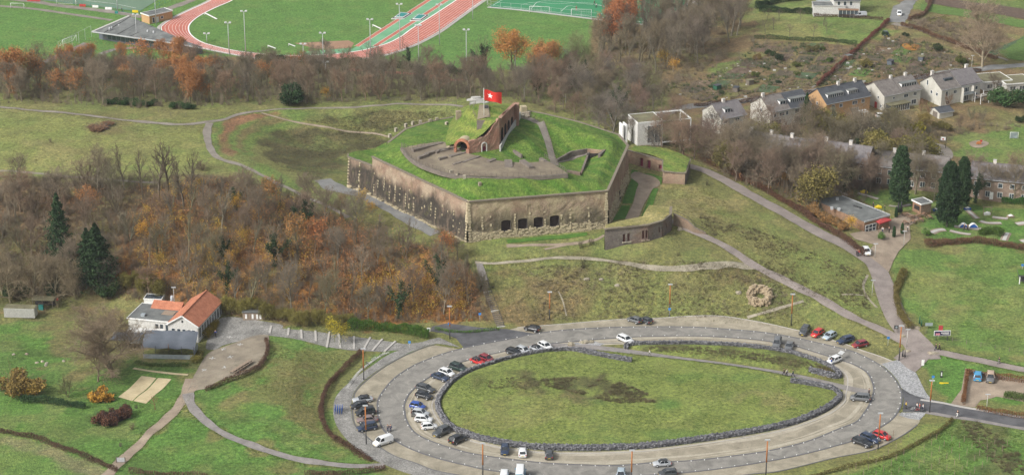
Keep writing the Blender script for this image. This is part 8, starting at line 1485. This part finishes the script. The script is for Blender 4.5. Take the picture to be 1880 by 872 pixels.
# ------------------------------------------------------------------ hedges
HN = 0
def hedge(s, w_, h, leaf, label, dens=130, size=.11, P=None, tint=None, gaps=0):
 global HN; HN += 1; r = np.random.default_rng(200+HN); P = A(s) if P is None else P; C = spl(P, False, .5); root = empty('hedge', C[0], 0, label, 'hedge'); n = int(len(C)*.5*dens*w_*h)+50; k = r.integers(0, len(C), n)
 T = np.gradient(C[:, :2], axis=0); T /= np.linalg.norm(T, axis=1)[:, None]+1e-9; N_ = np.stack([-T[:, 1], T[:, 0]], 1); a = r.uniform(-1, 1, n); zz = r.random(n)**.6; wv = 1+.25*np.sin(k*.13+HN)+.15*np.sin(k*.41)
 hz = h*(1+.18*np.sin(k*.21+HN)+.10*np.sin(k*.73)); XY = C[k, :2]+N_[k]*(a*w_/2*wv*(1-.35*zz))[:, None]+r.normal(size=(n, 2))*.12; V, F = quads(np.column_stack([XY, Hs(XY[:, 0], XY[:, 1])+zz*hz])-np.array(C[0]), size, r)
 link('foliage', npmesh('foliage', V, F, M[leaf]), root, color=tint); P0 = np.column_stack([C[:, :2]+r.normal(size=(len(C), 2))*.15*w_, Hs(C[:, 0], C[:, 1])-.1])-C[0]; P1 = P0+np.column_stack([r.normal(size=(len(C), 2))*.2*w_, np.full(len(C), h*.9)]); V, F = tubes(P0, P1, np.full(len(C), .03), np.full(len(C), .01)); link('stem', npmesh('stem', V, F, M['twig']), root, color=(.7, .6, .55))['kind'] = 'stuff'; return root
HB = (1, .95, .95); HT_ = (1.5, 1.15, .8)
hedge("-40,780 0,793 60,806 130,830 215,866", .9, 1.3, 'leaf_brown', 'brown hedge crossing the lower left meadow down to the wire gate', tint=HB); hedge("238,868 300,874 380,878 ", .9, 1.2, 'leaf_brown', 'brown hedge right of the wire gate along the bottom edge', tint=HB); hedge("560,872 640,872 706,862", .9, 1.2, 'leaf_brown', 'brown hedge between the footpath and the promenade at the bottom', tint=HB)
hedge("378,718 410,705 440,694 466,682 482,668 492,648 489,626", 1.0, 1.3, 'leaf_brown', 'brown hedge curving round the gravel terrace', tint=HB); hedge("662,648 655,658 632,680 612,700 598,722 590,748 592,775 608,802 640,825 680,848", 1.1, 1.4, 'leaf_brown', 'long dark brown hedge curving between the grassy slope and the promenade', tint=(.9, .8, .8))
hedge("40,738 80,740 120,745 155,750", 1.6, 1.6, 'leaf_dark', 'low dark evergreen hedge on the lawn by the yellow bush', tint=(1.2, 1.3, 1.3)); hedge("640,605 700,607 745,613 785,622", 2.2, 2.4, 'leaf_green', 'clipped bright green hedge above the cobbled steps', tint=(.7, .95, .6)); hedge("800,606 850,611 915,606", 1.0, .7, 'leaf_green', 'low green growth beside the dark asphalt road', tint=(.8, 1.1, .7))
hedge("1768,742 1772,715 1776,688", 1.0, 1.5, 'leaf_brown', 'left arm of the russet hedge round the small car park', tint=HT_); hedge("1776,686 1820,694 1880,702 1990,722", 1.0, 1.5, 'leaf_brown', 'back arm of the russet hedge round the small car park', tint=HT_); hedge("1795,752 1840,762 1880,768 1990,790", 1.0, 1.3, 'leaf_brown', 'front arm of the russet hedge along the right-hand road', tint=HT_)
hedge("1748,772 1730,790 1690,812 1640,838 1560,858 1480,880", .8, .9, 'leaf_olive', 'thin ragged hedge below the bottom right of the ring', tint=(.75, .7, .7)); hedge("1660,500 1645,540 1655,580 1672,606", 2.0, 1.2, 'leaf_olive', 'scrubby hedge between the access road and the right meadow', tint=(.7, .65, .6)); hedge("1700,452 1740,448 1790,446 1840,452 1880,458 1960,466", 2.4, 1.5, 'leaf_brown', 'brown hedge between the mini golf and the right meadow', tint=(1.1, .95, .85))
hedge("1480,398 1500,412 1530,430 1560,448 1588,470", 1.8, 1.6, 'leaf_brown', 'brown hedge between the access road and the cafe', tint=(1.1, .95, .9)); hedge("1300,300 1350,325 1400,350 1450,378 1490,402", 2.0, 1.5, 'leaf_brown', 'overgrown brown hedge along the far side of the access road', tint=(1.15, .95, .85))
hedge("1500,160 1535,128 1570,96 1632,40", .9, 1.6, 'leaf_brown', 'straight red-brown hedge running up between the allotments', tint=(1.15, .7, .75)); hedge("1385,72 1480,76 1572,84", 1.2, 1.4, 'leaf_dark', 'dark hedge between the orchard lawn and the allotments', tint=(1.3, 1.1, 1)); hedge("1395,22 1440,24 1490,27", 2.2, 2.0, 'leaf_dark', 'clipped dark hedge left of the villa annex'); hedge("1388,18 1440,4 1520,-4", 2.2, 2.4, 'leaf_dark', 'high dark hedge behind the villa annex')
hedge("1495,32 1560,34 1620,38", 1.0, 1.2, 'leaf_brown', 'brown hedge in front of the villa and its annex', tint=HB); hedge("1655,48 1700,62 1760,84 1830,110", 1.4, 1.4, 'leaf_brown', 'brown hedge beside the lane behind the great bare tree', tint=(1.1, .95, .85)); hedge("1275,196 1400,184 1500,172 1600,158 1700,144 1800,132", 1.2, 1.3, 'leaf_brown', 'brown hedge along the road behind the white houses', tint=(.9, .8, .75))
hedge("470,112 530,116 600,118 700,124 800,132 900,142", 2.0, 2.4, 'leaf_dark', 'dark hedge between the running track and the tree belt', tint=(1.4, 1.2, 1.1)); hedge("1668,40 1700,24 1712,-10", 1.2, 1.5, 'leaf_brown', 'brown hedge at the top lane', tint=HB); hedge("378,622 390,608 396,594", 2.0, 1.6, 'leaf_olive', 'golden bushes along the side of the restaurant', tint=(1.4, 1.2, .6)); hedge("357,668 368,650 352,660", 2.2, 1.2, 'leaf_olive', 'flower bed at the corner of the restaurant canopy', tint=(1, 1, .8))
hedge("250,668 300,672 345,672", 1.2, .8, 'leaf_green', 'low planting in front of the restaurant canopy'); hedge("1840,372 1880,376 1960,382", 3.0, 2.0, 'leaf_dark', 'clipped evergreen hedge at the right of the mini golf', tint=(1.5, 1.9, 1)); hedge("1800,432 1820,428 1838,434", 3, 1.8, 'leaf_green', 'rounded green shrub mound beside the wave obstacle', tint=(.7, .8, .6)); hedge("1845,728 1880,734 1930,744", 2.5, 1.2, 'leaf_green', 'green bed in the small car park')
# ------------------------------------------------------------------ steps
stp_ = empty('hill_steps', at(920, 600), 0, 'long flight of dark wooden steps climbing the slope beside the wood', 'steps'); so_ = np.array(stp_.location); C = spl(A("920,600 914,585 907,565 899,545 892,528 890,515"), False, .62)
for i, c_ in enumerate(C):
 z = H1(c_[0], c_[1]); d = C[min(i+1, len(C)-1)]-C[max(i-1, 0)]; an = math.atan2(d[1], d[0])-pi/2; MB().box(-1.0, 1.0, -.17, .17, -.5, .14).build('step', M['wood_grey'] if i % 9 else M['concrete'], stp_, (c_[0]-so_[0], c_[1]-so_[1], z-so_[2]), an)
strip('footpath', "890,515 886,505 882,492 880,484", 1.8, M['path_grey'], .1, cross=2); fence('stair_rail', A("925,598 919,583 912,563 904,543 897,526 894,512"), 1.0, M['iron_dark'], 'dark handrail beside the hill steps', step=2)
for i, (a, b) in enumerate((("498,599", "495,612"), ("530,603", "529,616"), ("553,606", "554,622"), ("579,608", "580,627"), ("605,610", "600,638"), ("622,613", "625,640"), ("650,618", "650,641"), ("680,620", "668,641"), ("702,623", "684,644"), ("726,627", "706,646"))):
 p, q = A(a)[0], A(b)[0]; o = MB().bar(P3(p, 0)+np.array([0, 0, H1(p[0], p[1])+.12]), P3(q, 0)+np.array([0, 0, H1(q[0], q[1])+.12]), .5, .22).build('stair_edge', M['kerb_light']); o['kind'] = 'structure'
# ------------------------------------------------------------------ signs, stones, benches
def textobj(body, size, parent, loc, rot, m, name='lettering'):
 cu = bpy.data.curves.new(name, 'FONT'); cu.body = body; cu.size = size; cu.extrude = .01; cu.align_x = 'LEFT'; o = bpy.data.objects.new(name, cu); COL.objects.link(o); o.parent = parent; o.location = loc; o.rotation_euler = rot; cu.materials.append(m); return o
flat('sign_dark', (.05, .045, .09), .5); flat('sign_pink', (.62, .25, .30), .6); flat('sign_green', (.03, .12, .07), .6)
e = empty('billboard', at(1729, 625), R(2), 'wide dark billboard with pink picture and white lettering beside the brick path', 'billboard')
for x in (-1.4, 1.3): MB().box(x-.07, x+.07, -.07, .07, -.2, 1.8).build('post', M['iron_dark'], e)
MB().box(-2.0, 1.95, -.12, -.0, 1.3, 2.6).build('frame', M['paint_white'], e); pn = MB().box(-1.86, 1.82, -.16, -.11, 1.42, 2.48).build('panel', M['sign_dark'], e);
for k in range(6): MB().box(-.3+k*.32, -.06+k*.32, -.19, -.16, 1.95, 2.2).build('letter_mark', M['paint_white'], pn)
for k in range(7): MB().box(.0+k*.23, .16+k*.23, -.19, -.16, 1.68, 1.80).build('letter_mark', M['paint_white'], pn)
for x in (-1.35, -.85): MB().tube((x, -.19, 1.75), (x, -.15, 1.75), .27, .27, 12).build('picture', M['sign_pink'], pn)
e = empty('sign_board', at(1726, 618), R(0), 'dark red board standing behind the wide billboard', 'sign'); MB().box(-.5, .5, -.05, .05, 1.6, 2.9).build('panel', M['awning_red'], e); MB().box(-.06, .06, .06, .12, 0, 1.7).build('post', M['iron_dark'], e)
e = empty('sign_board', at(1645, 612), R(0), 'black sign on two posts with a white round emblem by the path', 'sign'); pn = MB().box(-.55, .5, -.05, .05, 1.2, 2.1).build('panel', M['iron_dark'], e); MB().tube((.0, -.08, 1.65), (0, -.05, 1.65), .26, .26, 12).build('emblem', M['glass_pale'], pn)
for x in (-.5, .45): MB().box(x-.04, x+.04, .06, .12, 0, 1.9).build('post', M['iron_dark'], e)
e = empty('sign_board', at(1705, 603), R(0), 'pale green notice board beside the access road', 'sign'); MB().box(-.9, .9, -.04, .04, .7, 1.5).build('panel', M['glass_pale'], e); MB().box(-.05, .05, .05, .1, 0, .8).build('post', M['iron_dark'], e)
e = empty('standing_sign', at(1694, 671), R(0), 'white upright board standing on the brick forecourt', 'sign'); MB().box(-.3, .3, -.05, .05, .05, 1.5).build('panel', M['paint_white'], e); MB().box(-.35, .35, -.15, .15, 0, .06).build('foot', M['iron_dark'], e)
e = empty('standing_sign', at(1728, 693), R(0), 'tall dark sign on the grass mound by the right-hand road', 'sign'); MB().box(-.25, .25, -.06, .06, 0, 1.7).build('panel', M['iron_dark'], e); MB().box(-.12, .12, -.09, -.06, .5, 1.4).build('mark', M['paint_white'], e)
e = empty('yellow_sign', at(1733, 704), R(-3), 'long low yellow sign lying on the grass mound', 'sign'); MB().box(-1, 1, -.04, .04, .1, .32).build('panel', M['yellow_paint'], e); MB().box(-1, -.1, -.06, -.0, -.1, .06).build('panel', M['yellow_paint'], e)
for k, (x, y) in enumerate(((1688, 595), (1691.5, 599))): e = empty('parasol', at(x, y), 0, ('tall closed dark green parasol on the grass by the road', 'shorter closed dark green parasol next to the tall one')[k], 'parasol'); MB().tube((0, 0, .2), (0, 0, 2.2-.4*k), .22, .05, 8).build('canopy', M['sign_green'], e); MB().tube((0, 0, -.1), (0, 0, .25), .04, .04, 6).build('pole', M['metal_grey'], e)
for k, (x, y) in enumerate(((1657, 655), (1661, 656))): e = empty('parasol', at(x, y), 0, ('closed dark parasol left by the lamp post on the forecourt', 'closed dark parasol right by the lamp post on the forecourt')[k], 'parasol'); MB().tube((0, 0, .2), (0, 0, 1.9), .2, .08, 8).build('canopy', M['iron_dark'], e); MB().tube((0, 0, -.1), (0, 0, .25), .04, .04, 6).build('pole', M['metal_grey'], e)
for px, py, l in ((752, 642, 'blue sign on a pole at the end of the cobbled steps'), (825, 608, 'blue round sign at the dark road mouth'), (1630, 634, 'blue and white sign on the slope by the upper right row'), (1229, 581, 'blue parking sign under the rusty lamp post'), (881, 590, 'small blue direction sign at the foot of the wood'), (1712, 706, 'blue street sign on the lamp post of the right-hand road'), (1876, 500, 'blue sign by the dark shelter')):
 e = empty('road_sign', at(px, py), 0, l, 'sign'); MB().tube((0, 0, -.1), (0, 0, 2.0), .04, .04, 6).build('post', M['metal_grey'], e); MB().box(-.32, .32, -.06, -.03, 1.7, 2.3).build('plate', M['blue_sign'], e)
e = empty('warning_sign', at(787, 614), 0, 'white sign with dark outline at the end of the green hedge', 'sign'); MB().box(-.4, .4, -.04, 0, .8, 1.8).build('plate', M['paint_white'], e); MB().box(-.25, .25, -.06, -.04, 1.0, 1.5).build('mark', M['sign_green'], e); MB().box(-.04, .04, 0, .06, 0, 1).build('post', M['iron_dark'], e)
def rock(px, py, s, label, seed, cat='rock', m='old_wall'):
 import bmesh
 bm = bmesh.new(); bmesh.ops.create_icosphere(bm, subdivisions=2, radius=1); r = random.Random(seed)
 for v in bm.verts: v.co *= r.uniform(.75, 1.12); v.co.x *= s[0]; v.co.y *= s[1]; v.co.z *= s[2]
 me = bpy.data.meshes.new('rock'); bm.to_mesh(me); bm.free(); me.materials.append(M[m]); o = link('rock', me, None, at(px, py)); tag(o, label, cat)
for i, (x, y, s, l) in enumerate(((1073, 629, (1.4, .9, .8), 'pale boulder at the top of the lawn beside the ring road'), (1048, 634, (1.0, .7, .9), 'brown boulder where the lawn path begins'), (1085, 628, (.9, .7, .5), 'smaller flat boulder right of the pale one'), (1657, 618, (.8, .6, .6), 'boulder under the rusty lamp post on the forecourt'), (1666, 645, (.9, .6, .5), 'boulder at the corner of the brick forecourt'), (1713, 649, (1.6, .8, .6), 'long mossy boulder at the start of the brick path'), (1684, 603, (.8, .6, .6), 'boulder beside the green parasols'), (1248, 422, (.8, .7, .9), 'pale boulder beside the casemate path'), (1077, 513, (.9, .6, .5), 'boulder on the slope below the dark shrub'), (1104, 513, (.7, .5, .4), 'small pale boulder on the slope, middle one'), (1133, 524, (.8, .5, .5), 'small brown boulder on the slope, right one'), (1356, 537, (.9, .7, .5), 'boulder beside the round stone ruin'))): rock(x, y, s, l, i)
for x, y, h in ((1072, 492, 4), (1065, 455, 3.6), (1085, 450, 3), (1170, 498, 2), (1297, 340, 2.4), (1245, 470, 1.8), (905, 530, 2.2)): tree('shrub', at(x, y), h, 'dark scrubby bush on the grass slope below the fort', 'scrub bushes on the fort slope', (.55, .6, .45))
e = empty('stone_ruin', at(1395, 547), 0, 'ring-shaped pile of tan stones on the grass slope', 'ruin'); eo = np.array(e.location)
def ruinp(r_):
 a = r_.uniform(0, 2*pi); q = r_.uniform(1.6, 3.0); x, y = eo[0]+cos(a)*q, eo[1]+sin(a)*q*1.1; return np.array([x, y, H1(x, y)+r_.uniform(0, 1.5)*(1-abs(q-2.4)*.5)]), (r_.uniform(-1, 1), 1, 0)
mat('ruin_tan', [(.3, (.26, .20, .13)), (.7, (.42, .34, .23))], 1, 5, .95, fine=.2); stones('ruin_stone', 260, ruinp, M['ruin_tan'], e, (.9, .7, .55), eo)
# restaurant garden furniture
for i, (x, y, l) in enumerate(((441, 633, 'nearest the cobbles'), (423, 656, 'in the middle of the terrace'), (411, 642, 'left of the middle'), (390, 658, 'at the left side'), (413, 675, 'beside the stacked picnic tables'), (375, 680, 'nearest the footpath'), (422, 619, 'on the cobbled yard'))):
 e = empty('umbrella_stand', at(x, y), i*.5, 'low pale parasol base on the gravel terrace, '+l, 'parasol base'); MB().bar((-.7, 0, .1), (.7, 0, .1), .22, .14).build('foot', M['concrete'], e); MB().bar((0, -.7, .08), (0, .7, .08), .22, .12).build('foot', M['concrete'], e); MB().tube((0, 0, .1), (0, 0, .5), .06, .06, 6).build('socket', M['metal_grey'], e)
def picnic(p, rz, label, group, m='wood_plank'):
 e = empty('picnic_table', p, rz, label, 'picnic table', group)
 for k in range(4): MB().box(-.9, .9, -.38+k*.2, -.2+k*.2, .70, .75).build('table_board', M[m], e)
 for y in (-.72, .6): MB().box(-.9, .9, y, y+.2, .42, .47).build('bench', M[m], e)
 for x in (-.65, .65): MB().bar((x, -.65, 0), (x, -.2, .7), .08, .1).bar((x, .65, 0), (x, .2, .7), .08, .1).bar((x, -.7, .38), (x, .7, .38), .06, .1).build('leg', M['wood_grey'], e)
for i in range(6): picnic(at(430+i*5.4, 685-i*3.4)+np.array([0, 0, .1]), R(62), 'picnic table in the row along the hedge, '+('leftmost', 'second from the left', 'third from the left', 'third from the right', 'second from the right', 'rightmost')[i], 'picnic tables in a row')
for i, (x, y) in enumerate(((1662, 397), (1672, 402), (1684, 400), (1695, 397), (1676, 410), (1690, 407), (1706, 402), (1662, 412))): picnic(at(x, y)+np.array([0, 0, .15]), R(20+i*13), 'wooden table on the cafe terrace, '+('back left', 'behind the kiosk front', 'touching the kiosk', 'right of the kiosk', 'front middle', 'front right', 'far right', 'front left')[i], 'tables on the cafe terrace', 'wood_brown')
for i, (x, y, k, l) in enumerate(((1653, 375+17, 'cypress', 'slim dark conifer sapling left of the cafe tables'), (1645, 400, 'cypress', 'slim dark potted conifer by the black parasols'),(1619, 440, 'bush_green', 'small green potted bush on the cafe forecourt'), (1641, 436, 'cypress', 'narrow potted conifer left on the forecourt'), (1656, 430, 'cypress', 'narrow potted conifer by the white post'), (1702, 432, 'bush_green', 'grey-green bush on the lawn beside the forecourt'))): tree(k, at(x, y), 3.2 if k == 'cypress' else 2.0, l, None, (1.3, 1.5, 1.3), wx=.75 if k == 'cypress' else .8, cat='bush')
for i, (x, y) in enumerate(((1648, 395), (1654, 393))): e = empty('parasol', at(x, y), 0, ('closed black parasol left of the pair behind the cafe', 'closed black parasol right of the pair behind the cafe')[i], 'parasol'); MB().tube((0, 0, .8), (0, 0, 3.6), .45, .06, 8).build('canopy', M['iron_dark'], e); MB().tube((0, 0, -.1), (0, 0, .9), .05, .05, 6).build('pole', M['metal_grey'], e)
# mini golf
def golf(s, w_, l, extra=None):
 P = A(s); root = empty('golf_lane', P[0], 0, l, 'mini golf lane'); o0 = np.array(P[0]); q = np.array([np.r_[p] for p in P]); o = strip('brick_surround', None, w_+.8, M['dirt'], .10, None, 1, P=P, parent=root); o.location = tuple(-o0); o = strip('lane_surface', None, w_*.75, M['concrete'], .16, None, 1, P=P, parent=root); o.location = tuple(-o0); kb = MB(); kerb_mb(kb, spl(P, False, 1), .12, .3); return root
golf("1777,386 1786,395 1794,402", 1.1, 'white mini golf lane with a blue start, running downhill'); golf("1800,406 1812,410 1838,410", 1.1, 'mini golf lane below the blue-started one'); g_w = golf("1752,416 1770,418 1808,421", 1.0, 'mini golf lane with two blue and white wave humps'); golf("1744,424 1760,428 1782,431", 1.0, 'mini golf lane just below the wave lane'); golf("1843,442 1850,428", 1.3, 'short sloping mini golf ramp with a target board'); golf("1822,399 1850,402", 1.2, 'mini golf lane by the clipped hedge'); golf("1710,428 1722,423 1735,422", 1.4, 'curved mini golf lane left of the cypress trunk'); golf("1866,412 1895,408", 1.6, 'mini golf lane cut by the right edge'); golf("1875,444 1900,440", 1.6, 'lower mini golf lane cut by the right edge')
golf("1533,348 1546,353 1555,360", 1.0, 'pale mini golf lane behind the cafe, left one'); golf("1575,355 1592,360 1612,366", 1.0, 'pale mini golf lane with yellow obstacle behind the cafe'); golf("1632,378 1650,380 1672,376", 1.0, 'pale mini golf lane left of the kiosk'); golf("1576,373 1594,379 1606,384", 1.0, 'pale mini golf lane hidden behind the cafe roof')
p = at(1764, 417.5); wo = np.array(g_w.location)
for k in range(2):
 c_ = p-wo+np.array([2.6*k+.6, -.1*k-.1, .2]); mb = MB(); pts = [(-1.2+2.4*i/12, .9*sin(pi*i/12)) for i in range(13)]
 for (x0, z0), (x1, z1) in zip(pts[:-1], pts[1:]): mb.bar((x0, 0, z0+.1), (x1, 0, z1+.1), 1.0, .12)
 mb.build('wave_hump', M['paint_white'], g_w, c_); MB().add([(x, -.45, z) for x, z in pts], [tuple(range(13))]).build('hump_side', M['blue_paint'], g_w, c_)
for px, py, m, l in ((1776, 385, 'blue_paint', 'blue box at the top of the sloping mini golf lane'), (1586, 354, 'yellow_paint', 'yellow mini golf obstacle among the trees'), (1612, 382, 'yellow_paint', 'yellow mini golf obstacle beside the cafe roof'), (1719, 387, 'blue_paint', 'blue and white obstacle near the kiosk'), (1855, 399, 'wood_plank', 'wooden box obstacle by the clipped hedge'), (1812, 394, 'paint_white', 'pale round obstacle under the wooden frame')):
 e = empty('golf_obstacle', at(px, py), .3, l, 'obstacle'); MB().box(-.9, .9, -.5, .5, 0, .5).build('body', M[m], e); MB().prism([(-.6, -.4), (.6, -.4), (.6, .4), (-.6, .4)], .5, .85, top=[(-.2, -.1), (.2, -.1), (.2, .1), (-.2, .1)]).build('top', M['paint_white' if m != 'yellow_paint' else m], e)
e = empty('swing_frame', at(1812, 396), 0, 'wooden frame like a swing on the mini golf lawn', 'frame')
for x in (-1, 1): MB().box(x-.07, x+.07, -.07, .07, 0, 2.4).build('post', M['wood_plank'], e)
MB().box(-1.3, 1.3, -.08, .08, 2.4, 2.55).build('beam', M['wood_plank'], e)
# playground, goalposts and vineyard stakes on the right
e = empty('basketball_hoop', at(1736, 273), R(-10), 'basketball board with red square on a dark pole by the gravel yard', 'basketball hoop'); MB().tube((0, 0, 0), (0, 0, 3.2), .08, .08, 6).build('pole', M['iron_dark'], e); bp_ = MB().box(-1.6, -.2, -.1, 0, 2.5, 3.5).build('board', M['paint_white'], e); MB().box(-1.15, -.65, -.13, -.1, 2.7, 3.1).build('target', M['door_paint_red'], bp_)
e = empty('spring_rider', at(1797, 266), 0, 'orange and red play animal in a sand pit', 'play equipment'); MB().prism([(-.8, -.3), (.8, -.3), (.8, .3), (-.8, .3)], .3, 1.0, top=[(-.4, -.2), (.5, -.2), (.5, .2), (-.4, .2)]).build('body', M['rust_post'], e); MB().box(.3, .9, -.15, .15, .9, 1.5).build('head', M['door_paint_red'], e); MB().tube((0, 0, 0), (0, 0, .35), .15, .15, 6).build('spring', M['iron_dark'], e)
patch('play_sand', spl(A("1780,262 1800,258 1816,264 1800,272 1784,270"), True, 1), M['dirt'], .09); e = empty('goal', at(1854, 255), 0, 'small pale goal on the playground grass', 'goal'); MB().tube((0, 0, 0), (0, 0, 2), .06, .06, 6).tube((2.4, 0, 0), (2.4, 0, 2), .06, .06, 6).tube((0, 0, 2), (2.4, 0, 2), .06, .06, 6).build('frame', M['paint_white'], e); MB().box(.1, 2.3, .4, .43, 0, 1.9).build('net', M['glass_pale'], e)
sm = MB().box(-.04, .04, -.04, .04, -.1, 1.4).mesh('stake', M['wood_plank']); vy = empty('vineyard_stakes', at(1700, 840), 0, 'pale stakes in rows on the green slope at the bottom right', 'stakes'); vo = np.array(vy.location)
for i in range(9):
 for j in range(8):
  p = at(1640+i*26-j*12+(i*7+j*3) % 5, 800+j*10+i*2.2)
  if p[1] > 0: link('stake', sm, vy, p-vo)
fence('meadow_fence', A("1700,612 1740,625 1800,636 1880,650 1960,664"), 1.1, M['wood_grey'], 'post and wire fence along the lower edge of the right meadow', step=3.5, rails=(.95, .5), rr=.012)
fence('meadow_fence', A("0,187 100,191 200,199 260,203 330,215 400,207"), 1.1, M['wood_grey'], 'post and wire fence in front of the tree belt', step=5, rails=(.9,), rr=.01); fence('rim_fence', A("520,196 600,190 700,186 800,187 838,192"), 1.1, M['wood_grey'], 'fence along the far rim of the grassy hollow', step=3, rails=(1, .5)); fence('wood_fence', A("270,500 320,497 350,498 400,500 430,502"), 1.6, M['wood_grey'], 'old timber fence halfway up the wooded slope', step=2.5, rails=(1, .7, .4), rr=.05)
e = empty('wire_gate', at(222, 849), 0, 'small wire gate where the dirt path meets the brown hedge', 'gate')
for x in (-.9, .9): MB().box(x-.08, x+.08, -.08, .08, 0, 1.4).build('post', M['wood_grey'], e)
MB().box(-.8, .8, -.03, .03, .2, 1.2).build('panel', M['metal_grey'], e)
for x, y, l in ((25, 651, 'single pale stone seat on the lawn'), (49, 650, 'charred log pile on the lawn'), (68, 666, 'pale stone block, left of the cluster on the lawn'), (78, 664, 'pale stone block, middle of the cluster on the lawn'), (86, 667, 'pale stone block, right of the cluster on the lawn'), (84, 671, 'pale stone block in front of the cluster'), (117, 663, 'pale stone block by itself below the bare tree')): rock(x, y, (.5, .4, .4), l, int(x), 'stone', 'old_wall')
# ------------------------------------------------------------------ allotments
random.seed(12); AL = np.array(A("1195,165 1250,148 1330,128 1385,82 1480,80 1590,88 1640,62 1770,100 1800,122 1700,138 1600,150 1500,162 1400,176 1290,188"))[:, :2]; d0 = at(1500, 160); d1 = at(1628, 40); u = (d1-d0)[:2]; u /= np.linalg.norm(u); v = np.array([u[1], -u[0]]); c0 = AL.mean(0); k_ = 0
CROP = [mat('crop_%d' % i, [(.3, tuple(x*.6 for x in c)), (.7, c)], .9, 6, .95, fine=.35, fscale=3) for i, c in enumerate([(.17, .12, .09), (.12, .20, .05), (.20, .19, .07), (.14, .10, .075), (.25, .18, .12), (.09, .14, .07), (.12, .10, .07)])]
for i in range(-14, 15):
 for j in range(-12, 13):
  c = c0+u*i*9.5+v*j*7.5+np.array([random.uniform(-1, 1), random.uniform(-1, 1)]); P = [c+u*a*random.uniform(3.2, 4.6)+v*b*random.uniform(2.2, 3.5) for a, b in ((-1, -1), (1, -1), (1, 1), (-1, 1))]
  if not inpoly(AL, *np.array(P).T).all() or random.random() < .12: continue
  k_ += 1; mm = CROP[random.choice([0, 0, 1, 2, 2, 3, 3, 4, 5, 6, 6])]; patch('vegetable_plot', P, mm, .08+.006*(k_ % 5), cell=3)
  if random.random() < .5:
   n = 60; q = np.array([c+u*random.uniform(-3.5, 3.5)+v*(round(random.uniform(-2.5, 2.5)/1.1)*1.1) for _ in range(n)]); clumps('vegetable_rows', np.column_stack([q, Hs(q[:, 0], q[:, 1])]), 14, .45, .6, random.choice([M['leaf_green'], M['scrub'], M['tuft'], M['leaf_dark']]), k_, .05)
  if random.random() < .16:
   p = np.array([*(c+u*3), 0]); p[2] = H1(p[0], p[1]); e = empty('allotment_hut', p, random.uniform(0, 1.5), random.choice(['weathered hut among the vegetable plots', 'small low hut on the allotments']), 'hut', 'huts on the allotments'); MB().box(-1, 1, -.8, .8, -.2, 1.6).build('wall', M[random.choice(['wood_grey', 'sign_green', 'wood_brown', 'canvas_grey'])], e); MB().box(-1.15, 1.15, -.95, .95, 1.6, 1.7).build('roof', M[random.choice(['roof_felt', 'roof_slate', 'roof_moss'])], e)
clumps('allotment_scrub', np.array([[*p, H1(*p)] for p in randpoly(None, 1500, 77, AL, -.2)[:, :2]]), 30, .9, 1.5, M['scrub'], 77, .03); clumps('allotment_greens', randpoly(None, 700, 79, AL, .6), 20, .8, .7, M['tuft_green'], 79, .05); clumps('allotment_scrub', randpoly(None, 500, 80, AL, .3), 26, .9, 1.4, M['leaf_dark'], 80, .04); clumps('allotment_scrub', randpoly("1655,50 1700,30 1790,45 1830,70 1820,110 1760,85", 350, 78), 40, 1.0, 1.6, M['scrub'], 78, .03)
jm = MB().box(-.4, .4, -.3, .3, 0, .5).mesh('litter', M['paint_white']); jb = MB()
for k in range(70):
 q = randpoly(None, 1, 300+k, AL)[0]; s = random.uniform(.15, .5); jb.box(q[0]-s, q[0]+s, q[1]-s*.6, q[1]+s*.6, q[2], q[2]+s)
o = jb.build('garden_clutter', M['concrete']); o['kind'] = 'stuff'
for s, c in (("1410,44 1418,40 1414,50", 0),): pass
for i, s in enumerate(("1690,8 1760,18 1880,38 1990,58 1990,75 1880,52 1760,30 1690,20", "1690,-8 1880,18 1990,36 1990,56 1880,36 1760,16 1700,6", "1830,95 1880,66 1980,76 1980,118 1870,112 1850,108", "1812,98 1880,68 1878,72 1826,104")): patch('garden_field', A(s), [CROP[1], CROP[3], CROP[1], CROP[5]][i], .09+.01*i, cell=3)
clumps('vegetable_rows', randpoly("1700,30 1740,28 1745,42 1705,46", 120, 88), 20, .5, .6, M['tuft'], 88, .05)
bark_pile = patch('bark_chip_heap', spl(A("1655,84 1670,80 1690,86 1680,94 1664,92"), True, 1), M['leaf_litter'], .15)
# ------------------------------------------------------------------ light autumn haze over the whole place
hm = bpy.data.materials.new('haze'); hm.use_nodes = True; hn = hm.node_tree; hn.nodes.clear(); ho = hn.nodes.new('ShaderNodeOutputMaterial'); hv = hn.nodes.new('ShaderNodeVolumePrincipled')
hv.inputs['Color'].default_value = (.86, .92, 1, 1); hv.inputs['Density'].default_value = .00007; hv.inputs['Anisotropy'].default_value = .2; hn.links.new(hv.outputs[0], ho.inputs['Volume'])
o = MB().box(-6500, 6500, -3000, 7500, -4, 212).build('haze', hm); tag(o, kind='stuff')
